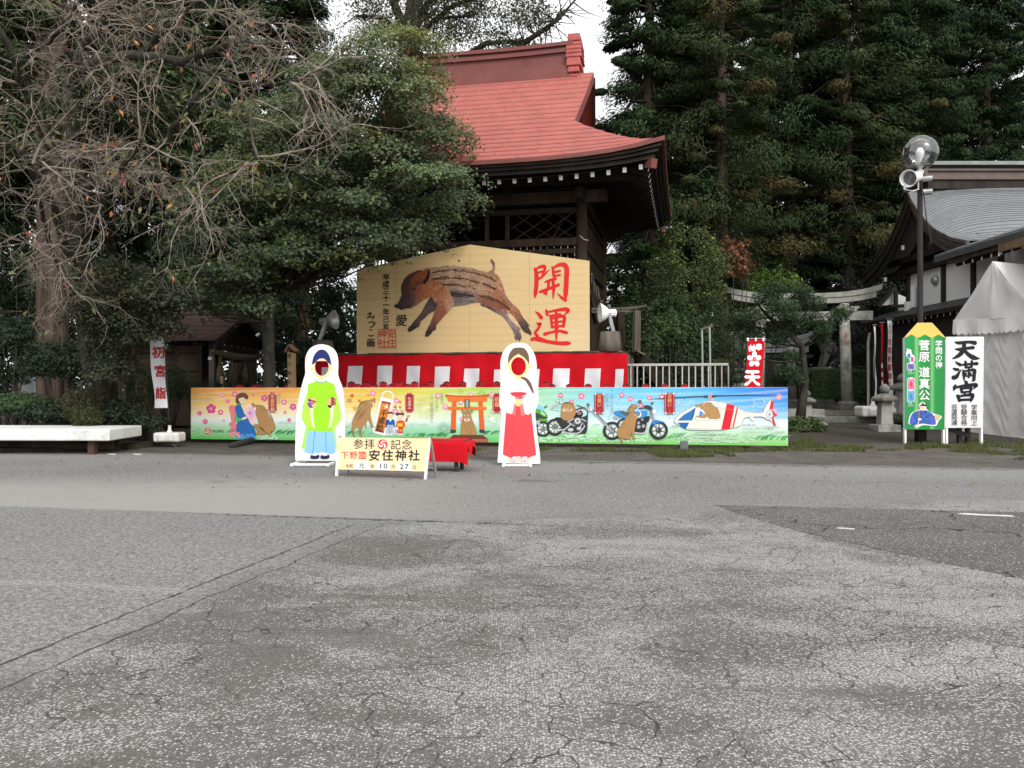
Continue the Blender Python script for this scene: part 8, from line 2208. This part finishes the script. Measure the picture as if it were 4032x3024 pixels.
for i, (lb, x, Y, v, s) in enumerate((
    ('conifer directly behind the right eave of the red roof', 2560, 35.5, 2, 1.18), ('conifer with bare trunk showing behind the left end of the torii', 2842, 34.5, 1, 1.0), ('conifer rising between the red roof and the torii, dense dark green', 2745, 41, 0, 1.05),
    ('conifer with rounded olive clumps above the middle of the torii', 3110, 40, 0, 1.12), ('conifer with thick grey trunk showing above the right torii pillar', 3338, 39, 1, 1.08), ('conifer far behind the torii lintel, thin in gaps', 2985, 47, 1, 1.1),
    ('conifer behind the globe of the lamp post', 3560, 44, 2, 1.2), ('conifer above the left part of the grey copper ridge', 3730, 46, 0, 1.1), ('conifer above the middle of the grey copper ridge', 3890, 43, 2, 1.2), ('conifer at the right edge of the photo above the copper roof', 4075, 45, 0, 1.1),
    ('conifer in the gap right of the torii trunk, dark and narrow', 3225, 44, 2, 1.15), ('far conifer filling behind the right part of the railing', 2680, 45, 1, 1.1), ('far conifer above the torii, dark green', 3040, 52, 0, 1.2), ('conifer behind the gable of the copper roofed hall', 3640, 40, 0, 1.05), ('far conifer behind the lamp globe', 3480, 40, 2, 1.0),
    ('conifer between the torii tie beam and the lamp post', 3455, 50, 2, 1.2), ('thin far conifer right of the pale sky gap', 2560, 48, 0, .95),
    ('old conifer with massive red brown trunk behind the cherry tree', 212, 25.5, 1, 1.35), ('conifer at the left edge of the photo, lower boughs near the ground', -60, 29, 2, 1.1), ('conifer behind the left part of the cherry twigs', 420, 33, 0, 1.1), ('conifer behind the small shrine', 700, 35, 2, 1.1),
    ('conifer behind the maple trunk', 960, 37, 0, 1.1), ('conifer hidden behind the upper left of the maple', 1180, 36, 2, 1.0), ('far conifer between the cherry limbs', 560, 44, 1, 1.1), ('far conifer at the left behind the old trunk', 90, 42, 0, 1.1), ('far conifer between shrine and maple', 840, 46, 1, 1.1))):
    conifer(lb, x, Y, v, s, i * 1.7)

# ---------------------------------------------------------------- tall broadleaf behind the hall
kt = thing('zelkova_tree', 'tall broadleaf tree with thinning olive leaves rising behind the red ridge', 'tree', (P(1580, 1500, 38).x, 38, .1))
m = MB(); rg = random.Random(77)
kp = [P(1580, 1500, 38), P(1585, 900, 38), P(1600, 400, 38), P(1610, 160, 38), P(1640, -40, 38)]
m.tube(kp, [.75, .62, .55, .48, .35], 12)
ends = []
for e, r in (((1760, -60, 37), .22), ((1480, -80, 38), .25), ((1850, 60, 37), .14), ((2080, 160, 36.5), .16), ((1400, 60, 37), .16), ((1960, -40, 37), .14), ((1700, 60, 36), .12)):
    E_ = P(*e); S_ = kp[3] if e[0] != 2080 else P(1760, 260, 38)
    md = S_.lerp(E_, .5) + Vector((0, 0, .5)); m.tube([S_, md, E_], [r, r * .75, r * .4], 7); ends.append((md, E_, r * .4))
q = [P(2040, 180, 36.5), P(2120, 130, 36.5), P(2200, 72, 36.5), P(2262, 0, 36.5), P(2275, -60, 36.5)]; m.tube(q, [.13, .11, .08, .04, .02], 7)
bb = MB(); cl = []
for S_, E_, r in ends + [(q[0], q[2], .08), (q[1], q[3], .04)]:
    for k in range(22):
        p0 = S_.lerp(E_, rg.uniform(.2, 1)); d = Vector((rg.gauss(0, 1), rg.gauss(0, 1), rg.gauss(.1, .7))).normalized()
        pts = wander(p0, d, rg.uniform(.8, 2.2), 5, .2, -.02, rg); bb.tube(pts, [.03, .025, .02, .012, .008, .004], 4, False)
        cl += [np.array(pts[-1]), np.array(pts[-3])]
for x, y in ((1500, 30), (1560, 90), (1700, 40), (1780, 100), (1850, 140), (1900, 60), (1950, 120), (2000, 60), (1830, 20), (2050, 20), (2100, 70), (1460, 120), (1640, 120), (1740, 170), (2140, 30)):
    cl += [np.array(P(x + rg.uniform(-30, 30), y + rg.uniform(-25, 25), 36.5 + rg.uniform(-1, 1))) for _ in range(6)]
m.build('trunk', M_BARKDARK, kt, True); bb.build('branches', M_BARKDARK, kt, True)
cl = np.array(cl); sel = np.array([c for c in cl if not (CX + c[0] / c[1] * F > 2150)])
n = 19000; ii = RNG.integers(0, len(sel), n); pts = sel[ii] + RNG.normal(0, .34, (n, 3)) * np.array([1.2, 1, .6])
leaf_mesh('crown', pts, RNG.normal(size=(n, 3)) + np.array([0, -.3, .8]), RNG.uniform(.10, .19, n), mixcol(n, [(.05, .065, .03), (.075, .085, .035), (.10, .075, .035), (.035, .05, .03)]), OVAL, OVAL_F, M_LEAF, kt)

# ---------------------------------------------------------------- distant wood that closes the view between the trunks
n = 42000
an = RNG.uniform(R(-46), R(46), n); rr = RNG.uniform(58, 74, n)
pts = np.stack([np.sin(an) * rr, np.cos(an) * rr, RNG.random(n) ** 1.3 * 8.5], 1)
pts = pts[vnoise(pts, .55) > .27]
leaf_mesh('distant_woods', pts, RNG.normal(size=(len(pts), 3)) + np.array([0, -.6, .6]), RNG.uniform(.45, .95, len(pts)), mixcol(len(pts), [(.02, .032, .02), (.03, .045, .024), (.016, .026, .018)]), OVAL, OVAL_F, M_NEEDLE)['kind'] = 'stuff'

# ---------------------------------------------------------------- shrubs and small trees
GRN = [(.036, .066, .028), (.052, .088, .033), (.028, .052, .025), (.070, .108, .038)]
DRK = [(.023, .040, .023), (.033, .053, .028), (.046, .066, .035), (.018, .032, .019)]
OLV = [(.050, .065, .022), (.072, .085, .026), (.036, .05, .02), (.09, .10, .03)]
def sh(name, label, cat, x, y, Y, rx, ry, rz, n, leaf, cols, zb=None, **kw):
    c = P(x, y, Y); zb = (gz(Y) if Y > 20.5 else .0) if zb is None else zb
    return bush(name, label, cat, (c.x, c.y, zb), (c.x, c.y, c.z), (rx, ry, rz), n, leaf, cols, **kw)
sh('clipped_shrub', 'broad dark clipped shrub on bare stems before the old trunk', 'shrub', 245, 1415, 20.6, 1.0, .8, .48, 5200, .10, DRK, .1)
sh('azalea_bush', 'rounded brownish azalea bush behind the white slab', 'shrub', 318, 1585, 19.2, .50, .42, .38, 4200, .05, [(.06, .055, .026), (.085, .065, .03), (.05, .06, .026)], .1)
sh('azalea_bush', 'small yellow green bush right behind the white slab', 'shrub', 338, 1645, 18.8, .36, .3, .27, 2800, .055, OLV, .1)
sh('round_shrub', 'round clipped shrub just left behind the first flag', 'shrub', 560, 1512, 21.5, .62, .6, .62, 4200, .06, GRN, .1)
sh('round_shrub', 'round clipped shrub between the first flag and the small shrine', 'shrub', 668, 1508, 22.3, .62, .6, .50, 4200, .06, GRN, .1)
sh('leafy_plant', 'feathery green plant at the far left behind the edging stones', 'plant', 80, 1590, 19.6, .75, .5, .26, 2400, .085, [(.05, .09, .035), (.07, .12, .04), (.035, .065, .03)], .1, shape='maple')
sh('leafy_plant', 'low dark plant between the azalea and the old trunk', 'plant', 190, 1620, 19.4, .7, .45, .28, 1800, .09, DRK, .1)
sh('leafy_plant', 'dark undergrowth beneath the small maple', 'plant', 450, 1620, 19.7, .6, .5, .35, 1900, .09, DRK, .1)
sh('leafy_plant', 'low dark plants at the foot of the first flag', 'plant', 560, 1660, 19.9, .55, .5, .22, 1500, .08, DRK, .1)
sh('low_shrub', 'low clipped shrub in front of the small shrine, behind the banner end', 'shrub', 800, 1540, 22.5, .9, .5, .30, 2600, .05, DRK, .1)
sh('garden_pine', 'layered dark garden tree at the far left edge', 'tree', 20, 1380, 21.5, 1.0, .9, .95, 5200, .12, [(.028, .045, .026), (.04, .058, .03), (.02, .034, .02)], .1, shape='spray', gap=.42)
sh('garden_tree', 'dark evergreen mass behind the old trunk at the left', 'tree', 60, 1130, 26, 1.6, 1.2, 1.5, 6500, .16, DRK, .1, gap=.40)
sh('garden_tree', 'dark evergreen behind the small shrine roof', 'tree', 600, 1290, 29.5, 2.2, 1.4, 2.2, 9000, .16, DRK, .1, gap=.36)
sh('garden_tree', 'dark evergreen right of the maple trunk behind the stage corner', 'tree', 1220, 1280, 28.5, 1.6, 1.2, 2.6, 9000, .15, DRK, .1, gap=.34)
sh('garden_tree', 'dark evergreen between maple trunk and shrine gable', 'tree', 930, 1150, 31, 2.4, 1.5, 2.4, 9500, .17, DRK, .1, gap=.38)
ct = sh('citrus_tree', 'citrus tree dotted with small yellow fruit right of the red roofed hall', 'tree', 2700, 1085, 29.5, 1.6, 1.3, 1.8, 15000, .11, [(.06, .09, .03), (.085, .115, .036), (.045, .07, .028), (.11, .13, .036)], shape='oval', gap=.36)
m = MB(); rg = random.Random(9)
for k in range(34):
    d = Vector((rg.gauss(0, 1), -abs(rg.gauss(0, 1)), rg.gauss(.2, 1))).normalized(); c = P(2700, 1085, 29.5) + Vector((d.x * 1.5, d.y * 1.25, d.z * 1.7)); m.lathe(c, [(0, -.034), (.03, -.015), (.03, .015), (0, .034)], 7)
m.build('fruit', surf('yellow_fruit', (.40, .34, .07), bump=0), ct, True)['kind'] = 'stuff'
sh('evergreen_shrub', 'large dark evergreen shrub behind the left half of the railing', 'shrub', 2570, 1330, 28.5, 1.6, 1.2, 1.85, 15000, .11, GRN, gap=.32)
sh('evergreen_shrub', 'dark evergreen shrub behind the right half of the railing', 'shrub', 2720, 1370, 28, 1.2, 1.0, 1.5, 10000, .11, GRN, gap=.32)
sh('nandina_shrub', 'light green feathery shrub on tall stems behind the railing', 'shrub', 2640, 1290, 26.5, .55, .5, .55, 2200, .10, [(.06, .11, .035), (.08, .13, .04), (.045, .08, .03)], shape='maple')
sh('nandina_shrub', 'green feathery shrub beside the wooden gate', 'shrub', 2558, 1365, 26, .42, .4, .55, 1500, .10, GRN, shape='maple')
sh('bamboo_grass', 'fine leaved green bush between pipe frame and torii pillar', 'shrub', 2850, 1320, 28, .75, .7, 1.1, 5200, .09, [(.05, .085, .03), (.07, .105, .035), (.035, .06, .025)], shape='needle')
sh('round_shrub', 'small flat topped shrub beside the railing end', 'shrub', 2826, 1428, 26, .42, .4, .13, 1500, .05, OLV)
sh('round_shrub', 'low green shrub under the red flag beside the trough', 'shrub', 2880, 1490, 28, .55, .5, .22, 1800, .06, GRN)
sh('low_shrub', 'dark low shrubs behind the middle of the railing', 'shrub', 2660, 1480, 25.6, 1.4, .6, .7, 5000, .09, DRK, gap=.3)
sh('autumn_tree', 'rust brown autumn foliage between citrus tree and bright green tree', 'tree', 2890, 1015, 32, 1.15, .9, .75, 1700, .17, [(.16, .065, .03), (.20, .085, .035), (.11, .055, .03)], shape='maple', gap=.44, hollow=.2)
sh('bright_tree', 'fresh bright green tree behind the torii top lintel', 'tree', 3000, 1140, 36, 2.1, 1.2, 1.05, 6000, .17, [(.13, .21, .045), (.17, .26, .055), (.09, .15, .04), (.22, .28, .06)], gap=.34, hollow=.2)
sh('camellia_tree', 'tall dark camellia behind the right torii pillar', 'tree', 3400, 1260, 38, 2.2, 1.5, 2.9, 14000, .13, [(.028, .034, .028), (.042, .048, .038), (.02, .026, .02), (.06, .065, .055)], gap=.25, hollow=.3)
sh('camellia_tree', 'dark bush below the camellia behind the thin flags', 'tree', 3440, 1440, 37, 1.9, 1.1, 1.1, 7500, .13, DRK, gap=.25)
sh('evergreen_shrub', 'dark evergreen filling behind the torii between the pillars', 'shrub', 3190, 1330, 43, 2.6, 1.3, 1.9, 8000, .17, DRK, gap=.34)
hd = sh('hedge', 'trimmed box hedge with lighter top beside the right torii pillar', 'hedge', 3318, 1512, 35.5, 1.45, .55, .62, 24000, .085, [(.085, .145, .05), (.11, .175, .06), (.06, .11, .04)], .5, box=True, hollow=.75, stems=9)
sh('hedge', 'second trimmed hedge section right of the torii pillar', 'hedge', 3440, 1515, 36.0, .85, .5, .60, 13000, .085, [(.085, .145, .05), (.11, .175, .06), (.06, .11, .04)], .5, box=True, hollow=.75, stems=6)
sh('leafy_plant', 'leafy ground plants with yellow green leaves at the foot of the pruned tree', 'plant', 3165, 1682, 24.0, .72, .5, .30, 2800, .10, [(.05, .085, .028), (.075, .11, .035), (.10, .13, .04), (.035, .06, .025)], .1, shape='oval')
sh('leafy_plant', 'small weeds beside the lone stone lantern', 'plant', 3540, 1650, 25.5, .4, .35, .16, 900, .08, GRN, .15)
# pruned tree in front of the torii
pr = thing('pruned_tree', 'cloud pruned evergreen with crooked trunk in front of the torii', 'tree', (P(3157, 1640, 26).x, 26, .15))
tk = [P(3150, 1655, 26), P(3158, 1590, 26), P(3172, 1500, 26), P(3165, 1430, 25.9), P(3158, 1365, 25.9), P(3100, 1300, 25.8), P(3030, 1250, 25.7), P(2985, 1200, 25.6)]
m = MB(); m.tube(tk, [.17, .14, .115, .105, .10, .085, .06, .03], 10)
pads = [(3020, 1175, .44), (2955, 1245, .46), (2900, 1270, .42), (3085, 1215, .50), (3055, 1140, .40), (3150, 1190, .42), (3205, 1195, .38), (3190, 1255, .42), (3130, 1285, .40), (3245, 1290, .36), (3300, 1245, .34), (3320, 1225, .30), (3070, 1330, .38), (3015, 1300, .36), (2960, 1330, .34), (3110, 1400, .30), (3100, 1465, .40), (3135, 1495, .32), (3060, 1500, .32), (2935, 1400, .30), (3230, 1330, .32), (3160, 1150, .34), (3105, 1260, .36)]
C, Nn, S, K_ = [], [], [], []
rg = random.Random(3)
for x, y, r in pads:
    c = P(x, y, 25.8 + rg.uniform(-.7, .5)); r *= 1.12; n = int(600 * (r / .4) ** 2)
    d = RNG.normal(size=(n, 3)); d /= np.linalg.norm(d, axis=1)[:, None]; q = d * (RNG.random(n) ** .4)[:, None] * np.array([r, r, r * .62])
    C.append(np.array(c) + q); Nn.append(RNG.normal(size=(n, 3)) + d * .5 + np.array([0, 0, .5])); S.append(RNG.uniform(.09, .16, n)); K_.append(mixcol(n, [(.03, .056, .026), (.044, .076, .032), (.066, .105, .04), (.022, .04, .022)]) * rg.uniform(.8, 1.25))
    j = min(range(len(tk)), key=lambda k: (tk[k] - c).length + (3 if tk[k].z > c.z + .1 else 0)); md = tk[j].lerp(c, .5) + Vector((0, 0, -.06)); m.tube([tk[j], md, c], [.035, .025, .012], 6)
leaf_mesh('crown', np.vstack(C), np.vstack(Nn), np.hstack(S), np.vstack(K_), [(-.5, 0, 0), (0, .11, .02), (.5, 0, -.03), (0, -.11, .02)], OVAL_F, M_LEAF, pr)
m.build('trunk', M_BARKDARK, pr, True)

# ---------------------------------------------------------------- grass, moss and litter
def blades(name, regions, cols, h):
    C, S = [], []
    for poly, n in regions:
        q = np.array(poly, float); lo, hi = q.min(0), q.max(0)
        p = RNG.uniform(lo, hi, (n * 3, 2)); p = p[in_poly(p, q)][:n]
        k = vnoise(np.hstack([p, np.zeros((len(p), 1))]), 2.6) > .38
        C.append(p[k])
    c = np.vstack(C); n = len(c)
    z = np.array([gz(y) for y in c[:, 1]])
    hh = h * RNG.uniform(.5, 1.4, n)
    cen = np.hstack([c, (z + hh * .42)[:, None]])
    o = leaf_mesh(name, cen, RNG.normal(size=(n, 3)) * np.array([1, 1, .1]), hh, mixcol(n, cols, None, .3), [(-.5, -.10, 0), (.55, 0, .18), (-.5, .10, 0)], NEEDLE_F, M_LEAF, None, np.tile((0, 0, 1), (n, 1)) + RNG.normal(0, .32, (n, 3)))
    o['kind'] = 'stuff'
    return o
g2 = lambda *pts: [tuple(G(x, y).xy) for x, y in pts]
GCOL = [(.075, .095, .028), (.10, .115, .032), (.055, .075, .025), (.13, .125, .045)]
blades('grass', [(g2((3660, 1775), (3700, 1738), (3900, 1735), (4200, 1745), (4200, 1805), (3960, 1792), (3800, 1785)), 9500), (g2((2530, 1790), (2600, 1778), (2840, 1782), (2900, 1798), (2700, 1803), (2560, 1800)), 3800), (g2((3140, 1765), (3200, 1742), (3300, 1755), (3560, 1772), (3400, 1780), (3200, 1778)), 3600),
    (g2((2200, 1772), (2600, 1766), (3180, 1762), (3240, 1775), (2900, 1782), (2300, 1780)), 6000), (g2((3090, 1740), (3190, 1730), (3230, 1752), (3120, 1770)), 1500), (g2((1800, 1768), (2250, 1766), (2250, 1772), (1800, 1775)), 1500), (g2((3560, 1750), (3690, 1748), (3690, 1775), (3560, 1770)), 1600)], GCOL, .075)
blades('moss', [(g2((4010, 1802), (4150, 1795), (4150, 1815), (3980, 1812)), 700), (g2((560, 1715), (760, 1708), (780, 1740), (620, 1745)), 900), (g2((1100, 1738), (1300, 1740), (1300, 1752), (1100, 1748)), 300)], [(.06, .075, .025), (.045, .06, .022)], .04)
n = 240
q = np.stack([RNG.uniform(-9, 10, n), RNG.uniform(11.5, 20, n)], 1)
leaf_mesh('fallen_leaves', np.hstack([q, np.full((n, 1), .016)]), np.tile((0, 0, 1.), (n, 1)) + RNG.normal(0, .15, (n, 3)), RNG.uniform(.05, .11, n), mixcol(n, [(.16, .08, .03), (.10, .06, .03), (.20, .14, .05)]), OVAL, OVAL_F, M_LEAF)['kind'] = 'stuff'
# moss patch on the terrace step
m = MB(); m.prism([rough_poly([(10.6, 29.0), (12.0, 28.9), (12.6, 29.6), (11.2, 29.9)], .12, 6)], lambda x, y, o: Vector((x, y, o)), .415, .407); m.build('moss_patch', surf('moss', (.10, .10, .02), (.06, .065, .02), .95, .1, 6, .8, 60, .01), kind='stuff')
